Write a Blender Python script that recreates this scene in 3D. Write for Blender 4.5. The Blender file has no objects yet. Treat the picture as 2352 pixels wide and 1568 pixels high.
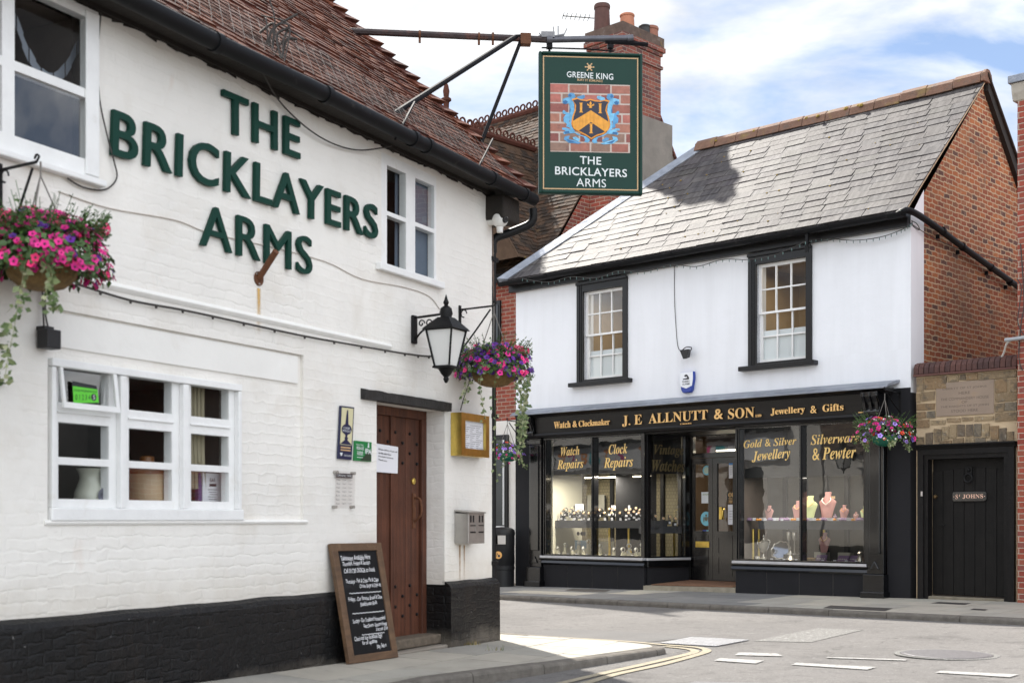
import bpy, bmesh, math, random
from mathutils import Vector, Matrix, noise
R = random.Random(7)
rad = math.radians
SC = bpy.context.scene
COL = SC.collection
# ---------------------------------------------------------------- camera, sky, sun, exposure
FPX, CX, HY, CZ = 2955.0, 1176.0, 1190.0, 1.21      # measured on the 2352 px wide photograph
cam = bpy.data.objects.new("camera", bpy.data.cameras.new("camera")); COL.objects.link(cam)
cam.location = (0, 0, CZ); cam.rotation_euler = (rad(90), 0, 0)
cam.data.sensor_width = 36; cam.data.lens = FPX/2352*36; cam.data.shift_y = (HY-784)/2352
cam.data.clip_start = .1; cam.data.clip_end = 600
cam.data.dof.use_dof = True; cam.data.dof.focus_distance = 18.5; cam.data.dof.aperture_fstop = 2.6
SC.camera = cam
SUN_EL, SUN_DIR = 46.5, Vector((.372, -.928, 0)).normalized()    # SUN_DIR: the way the light travels over the ground
world = bpy.data.worlds.new("World"); SC.world = world; world.use_nodes = True
nt = world.node_tree; nt.nodes.clear()
def N(t, nt_=None, **k):
    n = (nt_ or nt).nodes.new(t)
    for a, b in k.items(): setattr(n, a, b)
    return n
sky = N('ShaderNodeTexSky', sky_type='NISHITA', sun_disc=False, sun_elevation=rad(SUN_EL),
        sun_rotation=math.atan2(-SUN_DIR.x, -SUN_DIR.y), air_density=1.0, dust_density=.7, ozone_density=2.2)
tc = N('ShaderNodeTexCoord'); sep = N('ShaderNodeSeparateXYZ'); nt.links.new(tc.outputs['Generated'], sep.inputs[0])
zz = N('ShaderNodeMath', operation='MAXIMUM'); zz.inputs[1].default_value = .0; nt.links.new(sep.outputs[2], zz.inputs[0])
za = N('ShaderNodeMath', operation='ADD'); za.inputs[1].default_value = .42; nt.links.new(zz.outputs[0], za.inputs[0])
def mth(op, a, b):
    n = N('ShaderNodeMath', operation=op)
    for i, q in enumerate((a, b)):
        if isinstance(q, (int, float)): n.inputs[i].default_value = q
        else: nt.links.new(q, n.inputs[i])
    return n.outputs[0]
cmb = N('ShaderNodeCombineXYZ')
nt.links.new(mth('DIVIDE', sep.outputs[0], za.outputs[0]), cmb.inputs[0]); nt.links.new(mth('DIVIDE', sep.outputs[1], za.outputs[0]), cmb.inputs[1])
nz = N('ShaderNodeTexNoise'); nz.inputs['Scale'].default_value = 5.2; nz.inputs['Detail'].default_value = 10; nz.inputs['Roughness'].default_value = .57; nz.inputs['Distortion'].default_value = .25
nz2 = N('ShaderNodeTexNoise'); nz2.inputs['Scale'].default_value = 1.7; nz2.inputs['Detail'].default_value = 3
mp = N('ShaderNodeMapping'); mp.inputs['Location'].default_value = (3.1, 1.7, 0); mp.inputs['Scale'].default_value = (.75, 1.25, 1)
nt.links.new(cmb.outputs[0], mp.inputs[0]); nt.links.new(mp.outputs[0], nz.inputs['Vector']); nt.links.new(mp.outputs[0], nz2.inputs['Vector'])
cl = mth('ADD', mth('MULTIPLY', nz.outputs[0], .72), mth('MULTIPLY', nz2.outputs[0], .36))
rmp = N('ShaderNodeValToRGB'); rmp.color_ramp.elements[0].position = .46; rmp.color_ramp.elements[1].position = .63
rmp.color_ramp.elements[0].color = (.12, .12, .12, 1)
nt.links.new(cl, rmp.inputs[0])
mixc = N('ShaderNodeMix', data_type='RGBA'); 
lit = N('ShaderNodeMapRange'); nt.links.new(sep.outputs[1], lit.inputs[0]); lit.inputs[1].default_value = .55; lit.inputs[2].default_value = -.6; lit.inputs[3].default_value = .80; lit.inputs[4].default_value = 2.5   # clouds opposite the sun are lit from the front
ccol = N('ShaderNodeMix', data_type='RGBA', blend_type='MULTIPLY'); ccol.inputs['Factor'].default_value = 1; ccol.inputs['A'].default_value = (6.3, 6.4, 6.5, 1)

nz3 = N('ShaderNodeTexNoise'); nz3.inputs['Scale'].default_value = 8; nz3.inputs['Detail'].default_value = 7; nt.links.new(mp.outputs[0], nz3.inputs['Vector'])
shd = N('ShaderNodeMapRange'); shd.inputs[1].default_value = .35; shd.inputs[2].default_value = .65; shd.inputs[3].default_value = .80; shd.inputs[4].default_value = 1.10; nt.links.new(nz3.outputs[0], shd.inputs[0])
nt.links.new(mth('MULTIPLY', lit.outputs[0], shd.outputs[0]), ccol.inputs['B']); nt.links.new(ccol.outputs['Result'], mixc.inputs['B'])

skc = N('ShaderNodeMix', data_type='RGBA', blend_type='MULTIPLY'); skc.inputs['Factor'].default_value = 1; skc.inputs['B'].default_value = (.50, .56, .63, 1)
nt.links.new(sky.outputs[0], skc.inputs['A'])
nt.links.new(rmp.outputs[0], mixc.inputs['Factor']); nt.links.new(skc.outputs['Result'], mixc.inputs['A'])
bg = N('ShaderNodeBackground'); bg.inputs[1].default_value = .085
nt.links.new(mixc.outputs['Result'], bg.inputs[0]); out = N('ShaderNodeOutputWorld'); nt.links.new(bg.outputs[0], out.inputs[0])
sl = bpy.data.lights.new("sun", 'SUN'); sl.energy = 3.6; sl.angle = rad(1.0); sl.color = (1, .95, .87)
sun = bpy.data.objects.new("sun", sl); COL.objects.link(sun); sun.location = (-10, 25, 25)
sun.rotation_euler = Vector((SUN_DIR.x*math.cos(rad(SUN_EL)), SUN_DIR.y*math.cos(rad(SUN_EL)), -math.sin(rad(SUN_EL)))).to_track_quat('-Z', 'Y').to_euler()
SC.view_settings.view_transform = 'Standard'; SC.view_settings.look = 'None'; SC.view_settings.gamma = 1
SC.view_settings.exposure = 1.42
SC.render.engine = 'CYCLES'; SC.cycles.use_denoising = True; SC.cycles.max_bounces = 8; SC.cycles.transparent_max_bounces = 12
SC.cycles.caustics_reflective = False; SC.cycles.caustics_refractive = False
# ---------------------------------------------------------------- wall frames: u along the wall, z up, w out of the wall
class Frame:
    def __init__(s, o, e, n=None):
        s.o = Vector((o[0], o[1], 0)); s.e = Vector((e[0], e[1], 0)).normalized()
        s.n = Vector((n[0], n[1], 0)) if n is not None else Vector((s.e.y, -s.e.x, 0))
    def P(s, u, z, w=0): 
        p = s.o + s.e*u + s.n*w; return Vector((p.x, p.y, z))
    def at(s, X, Y, w=0):                             # photograph pixel -> (u, z) on the wall plane
        dx = (X-CX)/FPX; d = (w+s.n.dot(s.o))/(s.n.x*dx+s.n.y)
        p = Vector((dx*d, d, 0))-s.o
        return p.dot(s.e), CZ+(HY-Y)/FPX*d
    def shift(s, u, w): return Frame(s.o+s.e*u+s.n*w, s.e, s.n)
S = Frame((3.2, 20.38), (3092/FPX, -1))               # jeweller's shop front
P = Frame((-.0156*12.68, 12.68), (1524/FPX, 1))       # pub front
GU = 3.327
G = Frame(S.P(GU, 0), -S.n, S.e)                      # shop gable: u = depth behind the front
PG = Frame(P.P(0, 0), -P.n, P.e)                      # pub gable towards the side street
W0 = Frame((0, 0), (1, 0))
# ---------------------------------------------------------------- mesh building
BASE = {}
class MB:
    def __init__(s): s.v = []; s.f = []; s.m = []; s.cm = 0
    def add(s, vs, fs):
        o = len(s.v); s.v += [tuple(v) for v in vs]; s.f += [tuple(i+o for i in f) for f in fs]; s.m += [s.cm]*len(fs)
    def hexa(s, p): s.add(p, [(0,3,2,1),(4,5,6,7),(0,1,5,4),(1,2,6,5),(2,3,7,6),(3,0,4,7)])
    def box(s, F, u0, u1, z0, z1, w0, w1):
        s.hexa([F.P(u,z,w) for z in (z0,z1) for (u,w) in ((u0,w0),(u1,w0),(u1,w1),(u0,w1))]); return s
    def quad(s, a, b, c, d): s.add([a,b,c,d], [(0,1,2,3)]); return s
    def rect(s, F, u0, u1, z0, z1, w): return s.quad(F.P(u0,z0,w), F.P(u1,z0,w), F.P(u1,z1,w), F.P(u0,z1,w))
    def poly(s, F, pts, w): s.add([F.P(u,z,w) for u,z in pts], [tuple(range(len(pts)))]); return s
    def prism(s, F, pts, w0, w1):
        n = len(pts); s.add([F.P(u,z,w0) for u,z in pts]+[F.P(u,z,w1) for u,z in pts],
            [tuple(range(n))[::-1], tuple(range(n,2*n))]+[(i,(i+1)%n,n+(i+1)%n,n+i) for i in range(n)]); return s
    def sweep(s, F, prof, u0, u1):                    # profile of (w, z) points run along u
        n = len(prof); s.add([F.P(u0,z,w) for w,z in prof]+[F.P(u1,z,w) for w,z in prof],
            [tuple(range(n))[::-1], tuple(range(n,2*n))]+[(i,(i+1)%n,n+(i+1)%n,n+i) for i in range(n)]); return s
    def tube(s, pts, r, n=8, cap=True):
        pts = [Vector(p) for p in pts]; rs = r if isinstance(r, (list,tuple)) else [r]*len(pts)
        vs = []; fs = []; up = None
        for i, p in enumerate(pts):
            d = (pts[min(i+1,len(pts)-1)]-pts[max(i-1,0)]).normalized()
            if up is None: up = Vector((0,0,1)) if abs(d.z) < .9 else Vector((1,0,0))
            a = d.cross(up)
            if a.length < 1e-5: a = d.orthogonal()
            a.normalize(); b = a.cross(d); up = b
            vs += [p+(a*math.cos(2*math.pi*k/n)+b*math.sin(2*math.pi*k/n))*rs[i] for k in range(n)]
        for i in range(len(pts)-1):
            for k in range(n): fs.append((i*n+k, i*n+(k+1)%n, (i+1)*n+(k+1)%n, (i+1)*n+k))
        if cap: fs += [tuple(range(n))[::-1], tuple(range((len(pts)-1)*n, len(pts)*n))]
        s.add(vs, fs); return s
    def lathe(s, c, prof, n=16, a=(0,0,1), sx=1):
        c = Vector(c); a = Vector(a).normalized(); x = a.orthogonal().normalized(); y = a.cross(x); vs = []; fs = []
        for r, h in prof: vs += [c+a*h+(x*math.cos(2*math.pi*k/n)+y*math.sin(2*math.pi*k/n))*max(r,1e-4) for k in range(n)]
        for i in range(len(prof)-1):
            for k in range(n): fs.append((i*n+k, i*n+(k+1)%n, (i+1)*n+(k+1)%n, (i+1)*n+k))
        fs += [tuple(range(n))[::-1], tuple(range((len(prof)-1)*n, len(prof)*n))]
        s.add(vs, fs); return s
    def disc(s, F, u, z, r, w, n=20, rz=None): return s.poly(F, [(u+r*math.cos(2*math.pi*k/n), z+(rz or r)*math.sin(2*math.pi*k/n)) for k in range(n)], w)
    def build(s, name, mats, parent=None, base=None, smooth=False, bev=0, uv=True, fix=True):
        me = bpy.data.meshes.new(name); b = BASE[parent.name] if parent is not None else Vector(base if base is not None else (0,0,0))
        me.from_pydata([(x-b.x, y-b.y, z-b.z) for x,y,z in s.v], [], s.f)
        if not isinstance(mats, (list,tuple)): mats = [mats]
        for m in mats: me.materials.append(m)
        if len(mats) > 1: me.polygons.foreach_set('material_index', s.m)
        if fix:
            bm = bmesh.new(); bm.from_mesh(me); bmesh.ops.recalc_face_normals(bm, faces=bm.faces); bm.to_mesh(me); bm.free()
        if uv:
            ul = me.uv_layers.new(name='UVMap'); d = [0.0]*(2*len(me.loops)); vs = me.vertices
            for p in me.polygons:
                n = p.normal
                if abs(n.z) > .97: t = Vector((1,0,0)); q = Vector((0,1,0))
                else: t = Vector((-n.y, n.x, 0)).normalized(); q = n.cross(t)
                for li in p.loop_indices:
                    c = vs[me.loops[li].vertex_index].co+b; d[2*li] = c.dot(t); d[2*li+1] = c.dot(q)
            ul.data.foreach_set('uv', d)
        if smooth: me.polygons.foreach_set('use_smooth', [True]*len(me.polygons))
        o = bpy.data.objects.new(name, me); COL.objects.link(o); BASE[o.name] = b
        if parent is not None: o.parent = parent
        else: o.location = b
        if bev:
            k = o.modifiers.new('bevel', 'BEVEL'); k.width = bev; k.segments = 2; k.limit_method = 'ANGLE'
        if smooth:
            k = o.modifiers.new('split', 'EDGE_SPLIT'); k.split_angle = rad(40)
        return o
def tag(o, label, cat, group=None):
    o['label'] = label; o['category'] = cat
    if group: o['group'] = group
    return o
def struct(o): o['kind'] = 'structure'; return o
def thing(name, label, cat, loc, group=None):
    o = bpy.data.objects.new(name, None); o.empty_display_size = .1; COL.objects.link(o); o.location = loc; BASE[o.name] = Vector(loc)
    return tag(o, label, cat, group)
def serif(s, bold=True): return ''.join(chr((0x1D400)+ord(c)-65) if 'A'<=c<='Z' else chr(0x1D41A+ord(c)-97) if 'a'<=c<='z' else c for c in s)
def script(s): return ''.join(chr(0x1D468+ord(c)-65) if 'A'<=c<='Z' else chr(0x1D482+ord(c)-97) if 'a'<=c<='z' else c for c in s)
def stain_mat(name, c, uc, hw, zt, ln):
    m = bpy.data.materials.new(name); m.use_nodes = True; t = m.node_tree; b = t.nodes['Principled BSDF']; b.inputs['Base Color'].default_value = (*c, 1); b.inputs['Roughness'].default_value = .8; L = t.links.new
    uv = t.nodes.new('ShaderNodeTexCoord'); s = t.nodes.new('ShaderNodeSeparateXYZ'); L(uv.outputs['UV'], s.inputs[0]); n = t.nodes.new('ShaderNodeTexNoise'); n.inputs['Scale'].default_value = 22; n.inputs['Detail'].default_value = 4; L(uv.outputs['UV'], n.inputs['Vector'])
    def M(op, *a):
        k = t.nodes.new('ShaderNodeMath'); k.operation = op; k.use_clamp = op == 'MULTIPLY'
        for i, q in enumerate(a):
            if isinstance(q, (int, float)): k.inputs[i].default_value = q
            else: L(q, k.inputs[i])
        return k.outputs[0]
    across = M('SUBTRACT', 1.0, M('DIVIDE', M('ABSOLUTE', M('SUBTRACT', s.outputs[0], uc)), hw)); down = M('SUBTRACT', 1.05, M('DIVIDE', M('SUBTRACT', zt, s.outputs[1]), ln))
    L(M('MULTIPLY', M('MULTIPLY', M('MULTIPLY', across, 1.15), M('MULTIPLY', down, .95)), M('ADD', n.outputs[0], .35)), b.inputs['Alpha']); return m
TXT = {}
def text2d(s, bold=0, ext=0.0, spacing=1.0):
    k = (s, bold, ext, spacing)
    if k not in TXT:
        c = bpy.data.curves.new('t', 'FONT'); c.body = s; c.size = 1; c.offset = bold; c.extrude = ext; c.resolution_u = 4; c.space_character = spacing
        o = bpy.data.objects.new('t', c); COL.objects.link(o); bpy.context.view_layer.update()
        me = bpy.data.meshes.new_from_object(o.evaluated_get(bpy.context.evaluated_depsgraph_get()))
        TXT[k] = ([tuple(v.co) for v in me.vertices], [tuple(p.vertices) for p in me.polygons])
        bpy.data.objects.remove(o); bpy.data.curves.remove(c); bpy.data.meshes.remove(me)
    return TXT[k]
def put_text(mb, F, s, quad, w0, w1=None, bold=0, spacing=1.0, caps=None):
    """quad: (u,z) of bottom-left, bottom-right, top-right, top-left; the word's own box (or its cap height) fills it"""
    vs, fs = text2d(s, bold, .1 if w1 is not None else 0, spacing)
    if not vs: return mb
    x0 = min(v[0] for v in vs); x1 = max(v[0] for v in vs)
    y0, y1 = (0, caps) if caps else (min(v[1] for v in vs), max(v[1] for v in vs))
    a, b, c, d = [Vector(q) for q in quad]; o = []
    for x, y, z in vs:
        i = (x-x0)/max(x1-x0, 1e-6); j = (y-y0)/max(y1-y0, 1e-6)
        q = (a*(1-i)+b*i)*(1-j)+(d*(1-i)+c*i)*j
        o.append(F.P(q.x, q.y, w0 if w1 is None else (w1 if z > 0 else w0)))
    mb.add(o, fs); return mb
def rq(u0, u1, z0, z1): return ((u0,z0),(u1,z0),(u1,z1),(u0,z1))
def px(F, w, *pts): return tuple(F.at(x, y, w) for x, y in pts)
# ---------------------------------------------------------------- materials (all procedural)
MT = {}
def mat(name, col=(.5,.5,.5), rough=.6, metal=0, spec=.5, var=0, vs=4, bump=0, bs=40, isl=None, isl_amt=1, streak=None, coat=0, emit=0, brick=None, spots=None, crack=None, zdirt=None):
    if name in MT: return MT[name]
    m = bpy.data.materials.new(name); m.use_nodes = True; t = m.node_tree; b = t.nodes['Principled BSDF']; MT[name] = m
    def nn(ty, **k):
        n = t.nodes.new(ty)
        for a, q in k.items(): setattr(n, a, q)
        return n
    L = t.links.new
    b.inputs['Roughness'].default_value = rough; b.inputs['Metallic'].default_value = metal; b.inputs['Specular IOR Level'].default_value = spec
    b.inputs['Coat Weight'].default_value = coat; b.inputs['Coat Roughness'].default_value = .08
    co = nn('ShaderNodeTexCoord'); cur = None
    def mix(fac, a, bb, blend='MIX'):
        x = nn('ShaderNodeMix', data_type='RGBA', blend_type=blend)
        for key, q in (('Factor', fac), ('A', a), ('B', bb)):
            i = [k for k in x.inputs if k.name == key and (key == 'Factor' and k.type == 'VALUE' or key != 'Factor' and k.type == 'RGBA')][0]
            if isinstance(q, (int, float)): i.default_value = q
            elif isinstance(q, tuple): i.default_value = (*q, 1)
            else: L(q, i)
        return [k for k in x.outputs if k.type == 'RGBA'][0]
    def ramp(fac, stops, const=False):
        r = nn('ShaderNodeValToRGB'); e = r.color_ramp.elements
        if const: r.color_ramp.interpolation = 'CONSTANT'
        while len(e) < len(stops): e.new(.5)
        for k, (p, c) in enumerate(stops): e[k].position = p; e[k].color = (*c, 1) if isinstance(c, tuple) else (c, c, c, 1)
        L(fac, r.inputs[0]); return r.outputs[0]
    def noi(scale, detail=5, vec='Object', rough_=.6, sc=None, dist=0):
        n = nn('ShaderNodeTexNoise'); n.inputs['Scale'].default_value = scale; n.inputs['Detail'].default_value = detail; n.inputs['Roughness'].default_value = rough_; n.inputs['Distortion'].default_value = dist
        v = co.outputs[vec]
        if sc:
            q = nn('ShaderNodeMapping'); q.inputs['Scale'].default_value = sc; L(v, q.inputs[0]); v = q.outputs[0]
        L(v, n.inputs['Vector']); return n.outputs[0]
    def M(op, a, bb=0.0):
        n = nn('ShaderNodeMath', operation=op)
        for i, q in enumerate((a, bb)):
            if isinstance(q, (int, float)): n.inputs[i].default_value = q
            else: L(q, n.inputs[i])
        return n.outputs[0]
    cur = col; hgt = None
    if isl:
        g = nn('ShaderNodeNewGeometry'); k = len(isl)
        oi = nn('ShaderNodeObjectInfo'); cur = ramp(M('FRACT', M('ADD', g.outputs['Random Per Island'], oi.outputs['Random'])), [(i/k, c) for i, c in enumerate(isl)], True)
        if isl_amt < 1: cur = mix(isl_amt, col, cur)
    if brick:                                          # dict: w, h, mortar, mcol, cols, wob, soft
        v = co.outputs['UV']; wb = brick.get('wob', .004)
        if wb:
            n = nn('ShaderNodeTexNoise'); n.inputs['Scale'].default_value = 9; n.inputs['Detail'].default_value = 3; L(v, n.inputs['Vector'])
            q = nn('ShaderNodeVectorMath', operation='MULTIPLY_ADD'); L(n.outputs[1], q.inputs[0]); q.inputs[1].default_value = (wb*4,)*3; L(v, q.inputs[2]); v = q.outputs[0]
        br = nn('ShaderNodeTexBrick'); L(v, br.inputs['Vector']); br.inputs['Scale'].default_value = 1
        br.inputs['Brick Width'].default_value = brick['w']; br.inputs['Row Height'].default_value = brick['h']; br.inputs['Mortar Size'].default_value = brick['mortar']; br.inputs['Mortar Smooth'].default_value = brick.get('soft', .3)
        if brick.get('cols'):
            s = nn('ShaderNodeSeparateXYZ'); L(v, s.inputs[0])
            row = M('FLOOR', M('DIVIDE', s.outputs[1], brick['h']))
            par = M('SUBTRACT', 1.0, M('ABSOLUTE', M('MODULO', row, 2.0)))
            cl_ = M('FLOOR', M('ADD', M('DIVIDE', s.outputs[0], brick['w']), M('MULTIPLY', par, .5)))
            c = nn('ShaderNodeCombineXYZ'); L(cl_, c.inputs[0]); L(row, c.inputs[1])
            wn = nn('ShaderNodeTexWhiteNoise', noise_dimensions='2D'); L(c.outputs[0], wn.inputs['Vector'])
            k = len(brick['cols']); cur = ramp(wn.outputs[0], [(i/k, q) for i, q in enumerate(brick['cols'])], True)
            mc = brick['mcol']; mcv = mix(noi(3), tuple(x*.75 for x in mc), tuple(x*1.2 for x in mc))
            cur = mix(M('MULTIPLY', br.outputs['Fac'], 1.0), cur, mcv)
        hgt = M('MULTIPLY', M('SUBTRACT', 1.0, br.outputs['Fac']), brick.get('depth', 1.0))
        if brick.get('patch'): hgt = M('MULTIPLY', hgt, ramp(noi(.9, 4, 'UV'), [(.36, .12), (.66, 1.0)]))
    if streak:                                         # (colour, amount, (x,y,z) scale)
        f = ramp(noi(1, 6, 'UV', .65, streak[2]), [(.42, 0.0), (.72, 1.0)]); cur = mix(M('MULTIPLY', f, streak[1]), cur, streak[0])
    if var:
        a = ramp(noi(vs, 6), [(.25, 1-var), (.75, 1+var)]); cur = mix(1.0, cur, a, 'MULTIPLY')
    if spots:                                          # list of (colour, scale, threshold, width, amount)
        for c, sc, th, wd, am in spots:
            f = ramp(noi(sc, 6, dist=.4), [(th, 0.0), (min(th+wd, 1), 1.0)]); cur = mix(M('MULTIPLY', f, am), cur, c)
    if crack:                                          # (scale, width, amount, colour): wandering cracks
        n = nn('ShaderNodeTexNoise'); n.inputs['Scale'].default_value = 1.6; n.inputs['Detail'].default_value = 8; L(co.outputs['Object'], n.inputs['Vector'])
        q = nn('ShaderNodeVectorMath', operation='MULTIPLY_ADD'); L(n.outputs[1], q.inputs[0]); q.inputs[1].default_value = (1.1,)*3; L(co.outputs['Object'], q.inputs[2])
        vo = nn('ShaderNodeTexVoronoi', feature='DISTANCE_TO_EDGE'); vo.inputs['Scale'].default_value = crack[0]; L(q.outputs[0], vo.inputs['Vector'])
        f = M('MULTIPLY', ramp(vo.outputs['Distance'], [(0, 1.0), (crack[1], 0.0)]), ramp(noi(.7, 4), [(.45, 0.0), (.6, 1.0)])); cur = mix(M('MULTIPLY', f, crack[2]), cur, crack[3])
    if zdirt:                                          # (colour, z of the foot, height, amount): splash dirt along the foot of a wall
        s = nn('ShaderNodeSeparateXYZ'); L(co.outputs['UV'], s.inputs[0]); f = M('SUBTRACT', 1.0, M('DIVIDE', M('SUBTRACT', s.outputs[1], zdirt[1]), zdirt[2]))
        f = ramp(M('MULTIPLY', f, M('ADD', noi(7, 6), .35)), [(.25, 0.0), (.75, 1.0)]); cur = mix(M('MULTIPLY', f, zdirt[3]), cur, zdirt[0])
    if isinstance(cur, tuple): b.inputs['Base Color'].default_value = (*cur, 1)
    else: L(cur, b.inputs['Base Color'])
    if bump or hgt is not None:
        h = noi(bs, 6, 'UV' if brick else 'Object')
        if hgt is not None: h = M('ADD', hgt, M('MULTIPLY', h, brick.get('nz', 1.2)))
        if brick and brick.get('big'): h = M('ADD', h, M('MULTIPLY', noi(2.2, 3), brick['big']))
        bn = nn('ShaderNodeBump'); bn.inputs['Distance'].default_value = bump or .004; bn.inputs['Strength'].default_value = 1.0; L(h, bn.inputs['Height']); L(bn.outputs[0], b.inputs['Normal'])
    if emit:
        b.inputs['Emission Strength'].default_value = emit; b.inputs['Emission Color'].default_value = (*col, 1)
    return m
def glass_mat(name, tint=(.93,.95,.95), base=.01, wob=.0003, rough=0.0, mul=2.0):
    m = bpy.data.materials.new(name); m.use_nodes = True; t = m.node_tree; t.nodes.clear(); L = t.links.new
    o = t.nodes.new('ShaderNodeOutputMaterial'); x = t.nodes.new('ShaderNodeMixShader'); tr = t.nodes.new('ShaderNodeBsdfTransparent'); g = t.nodes.new('ShaderNodeBsdfGlossy'); fr = t.nodes.new('ShaderNodeFresnel'); a = t.nodes.new('ShaderNodeMath')
    fr.inputs[0].default_value = 1.5; a.operation = 'MULTIPLY_ADD'; a.inputs[1].default_value = mul; a.inputs[2].default_value = base; a.use_clamp = True
    tr.inputs[0].default_value = (*tint, 1); g.inputs['Roughness'].default_value = rough
    nz_ = t.nodes.new('ShaderNodeTexNoise'); nz_.inputs['Scale'].default_value = 2.5; tcn = t.nodes.new('ShaderNodeTexCoord'); bp = t.nodes.new('ShaderNodeBump'); bp.inputs['Distance'].default_value = wob*4; bp.inputs['Strength'].default_value = 1
    L(tcn.outputs['Object'], nz_.inputs['Vector']); L(nz_.outputs[0], bp.inputs['Height']); L(bp.outputs[0], g.inputs['Normal'])
    L(fr.outputs[0], a.inputs[0]); L(a.outputs[0], x.inputs[0]); L(tr.outputs[0], x.inputs[1]); L(g.outputs[0], x.inputs[2]); L(x.outputs[0], o.inputs[0]); return m
GLASS = glass_mat('window_glass', base=.015, mul=1.6); GLASS_OLD = glass_mat('old_glass', wob=.0002, mul=.17, base=.004); GLASS_SASH = glass_mat('sash_glass', wob=.0003, mul=.35)
WHITE_BRICK = mat('white_painted_brick', (.79,.765,.72), .6, var=.07, vs=1.1, bump=.0052, bs=13, zdirt=((.52,.46,.37),.60,.45,.4), brick=dict(w=.225,h=.075,mortar=.014,wob=.016,soft=1,depth=.48,nz=.95,big=3.2,patch=1),
    spots=[((.58,.52,.43),1.6,.52,.25,.5), ((.62,.44,.32),2.6,.66,.18,.38), ((.50,.46,.42),9,.70,.08,.45), ((.42,.36,.30),34,.745,.03,.7)])
WHITE_SMOOTH = mat('white_painted_plaster', (.80,.785,.75), .6, var=.04, vs=2, bump=.008, bs=6, spots=[((.6,.53,.45),3,.62,.2,.3)])
BLACK_BRICK = mat('black_painted_brick', (.0042,.0042,.0046), .46, spec=.32, zdirt=((.16,.14,.115),.0,.28,.75), var=.4, vs=5, bump=.013, bs=22, brick=dict(w=.225,h=.075,mortar=.012,wob=.012,soft=1,depth=.45,nz=.9,big=1.6,patch=1),
    spots=[((.035,.025,.018),4,.60,.2,.5), ((.016,.012,.009),2.2,.50,.25,.8), ((.26,.25,.24),20,.69,.03,.85), ((.12,.10,.09),9,.73,.04,.7)])
WHITE_WOOD = mat('white_gloss_wood', (.80,.80,.79), .42, var=.06, vs=6, bump=.003, bs=30, spots=[((.58,.54,.47),5,.62,.16,.4),((.50,.40,.30),22,.74,.04,.6)])
RENDER_WHITE = mat('white_render', (.80,.815,.85), .7, var=.03, vs=1.1, bump=.005, bs=5, streak=((.66,.67,.69), .30, (5,.35,1)), spots=[((.64,.65,.66),1.3,.60,.2,.3)])
OLD_BRICK = mat('old_red_brick', rough=.85, bump=.009, bs=34, var=.16, vs=1.2, brick=dict(w=.19,h=.076,mortar=.010,wob=.013,soft=.25,depth=1,nz=.8,mcol=(.47,.35,.22),
    cols=[(.29,.082,.026),(.25,.066,.026),(.32,.10,.031),(.19,.054,.024),(.28,.092,.036),(.10,.042,.03),(.25,.074,.025),(.34,.115,.038),(.27,.076,.028),(.23,.062,.025),(.20,.075,.036)]), spots=[((.11,.075,.05),.8,.52,.22,.6),((.42,.31,.22),2.6,.63,.14,.4),((.07,.055,.045),4,.64,.1,.5)])
RED_BRICK = mat('orange_red_brick', rough=.8, bump=.006, bs=40, brick=dict(w=.225,h=.0752,mortar=.006,wob=.002,soft=.2,nz=.6,mcol=(.44,.37,.29),
    cols=[(.27,.055,.03),(.30,.06,.035),(.23,.045,.028),(.26,.07,.04),(.21,.06,.045)]), spots=[((.34,.27,.22),4,.64,.15,.4)])
DARK_BRICK = mat('sooty_red_brick', rough=.85, bump=.007, bs=40, brick=dict(w=.2,h=.075,mortar=.006,wob=.004,soft=.2,nz=.7,mcol=(.30,.25,.2),
    cols=[(.20,.05,.033),(.23,.06,.037),(.15,.04,.03),(.105,.038,.033),(.22,.07,.045)]), spots=[((.08,.07,.06),2.2,.58,.2,.45)])
CHIM_BRICK = DARK_BRICK
STONE = mat('sandstone_block', (.30,.24,.17), .9, bump=.03, bs=17, isl=[(.22,.16,.095),(.27,.195,.115),(.15,.115,.08),(.23,.155,.085),(.30,.225,.135),(.175,.145,.105)], spots=[((.085,.075,.06),7,.52,.14,.7),((.36,.34,.29),18,.61,.08,.55),((.33,.20,.05),4,.68,.1,.35)])
MORTAR = mat('buff_mortar', (.52,.40,.26), .9, var=.15, vs=6, bump=.006, bs=40)
PLAQUE_STONE = mat('plaque_stone', (.27,.205,.155), .8, var=.12, vs=3, bump=.002, bs=50, spots=[((.34,.20,.06),3,.6,.2,.5),((.09,.08,.07),2.5,.6,.25,.5)])
TILE_RED = mat('clay_roof_tile', (.2,.08,.05), .8, spec=.08, isl=[(.105,.034,.020),(.08,.027,.019),(.13,.044,.025),(.055,.024,.019),(.115,.037,.021),(.09,.034,.025)], var=.25, vs=9, bump=.006, bs=45,
    spots=[((.26,.23,.19),22,.70,.05,.5),((.34,.20,.03),6,.75,.05,.7),((.045,.035,.03),4,.56,.2,.5)])
TILE_BROWN = mat('brown_roof_tile', (.1,.06,.04), .8, spec=.06, isl=[(.072,.050,.037),(.058,.041,.031),(.088,.057,.039),(.044,.034,.028),(.078,.046,.031)], var=.25, vs=6, bump=.005, bs=45, spots=[((.40,.31,.05),2.6,.66,.1,.75),((.16,.14,.11),12,.64,.08,.4)])
SLATE = mat('grey_slate', (.08,.072,.072), .62, spec=.10, isl=[(.064,.056,.055),(.056,.049,.050),(.072,.064,.062),(.047,.042,.044),(.061,.053,.056),(.079,.071,.068),(.058,.053,.055),(.067,.062,.058)], var=.22, vs=2.2, bump=.005, bs=24,
    streak=((.165,.153,.147), .60, (13,.35,1)), spots=[((.20,.195,.18),30,.68,.05,.5),((.03,.027,.026),8,.60,.2,.4),((.036,.032,.033),1.1,.52,.25,.45)])
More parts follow.
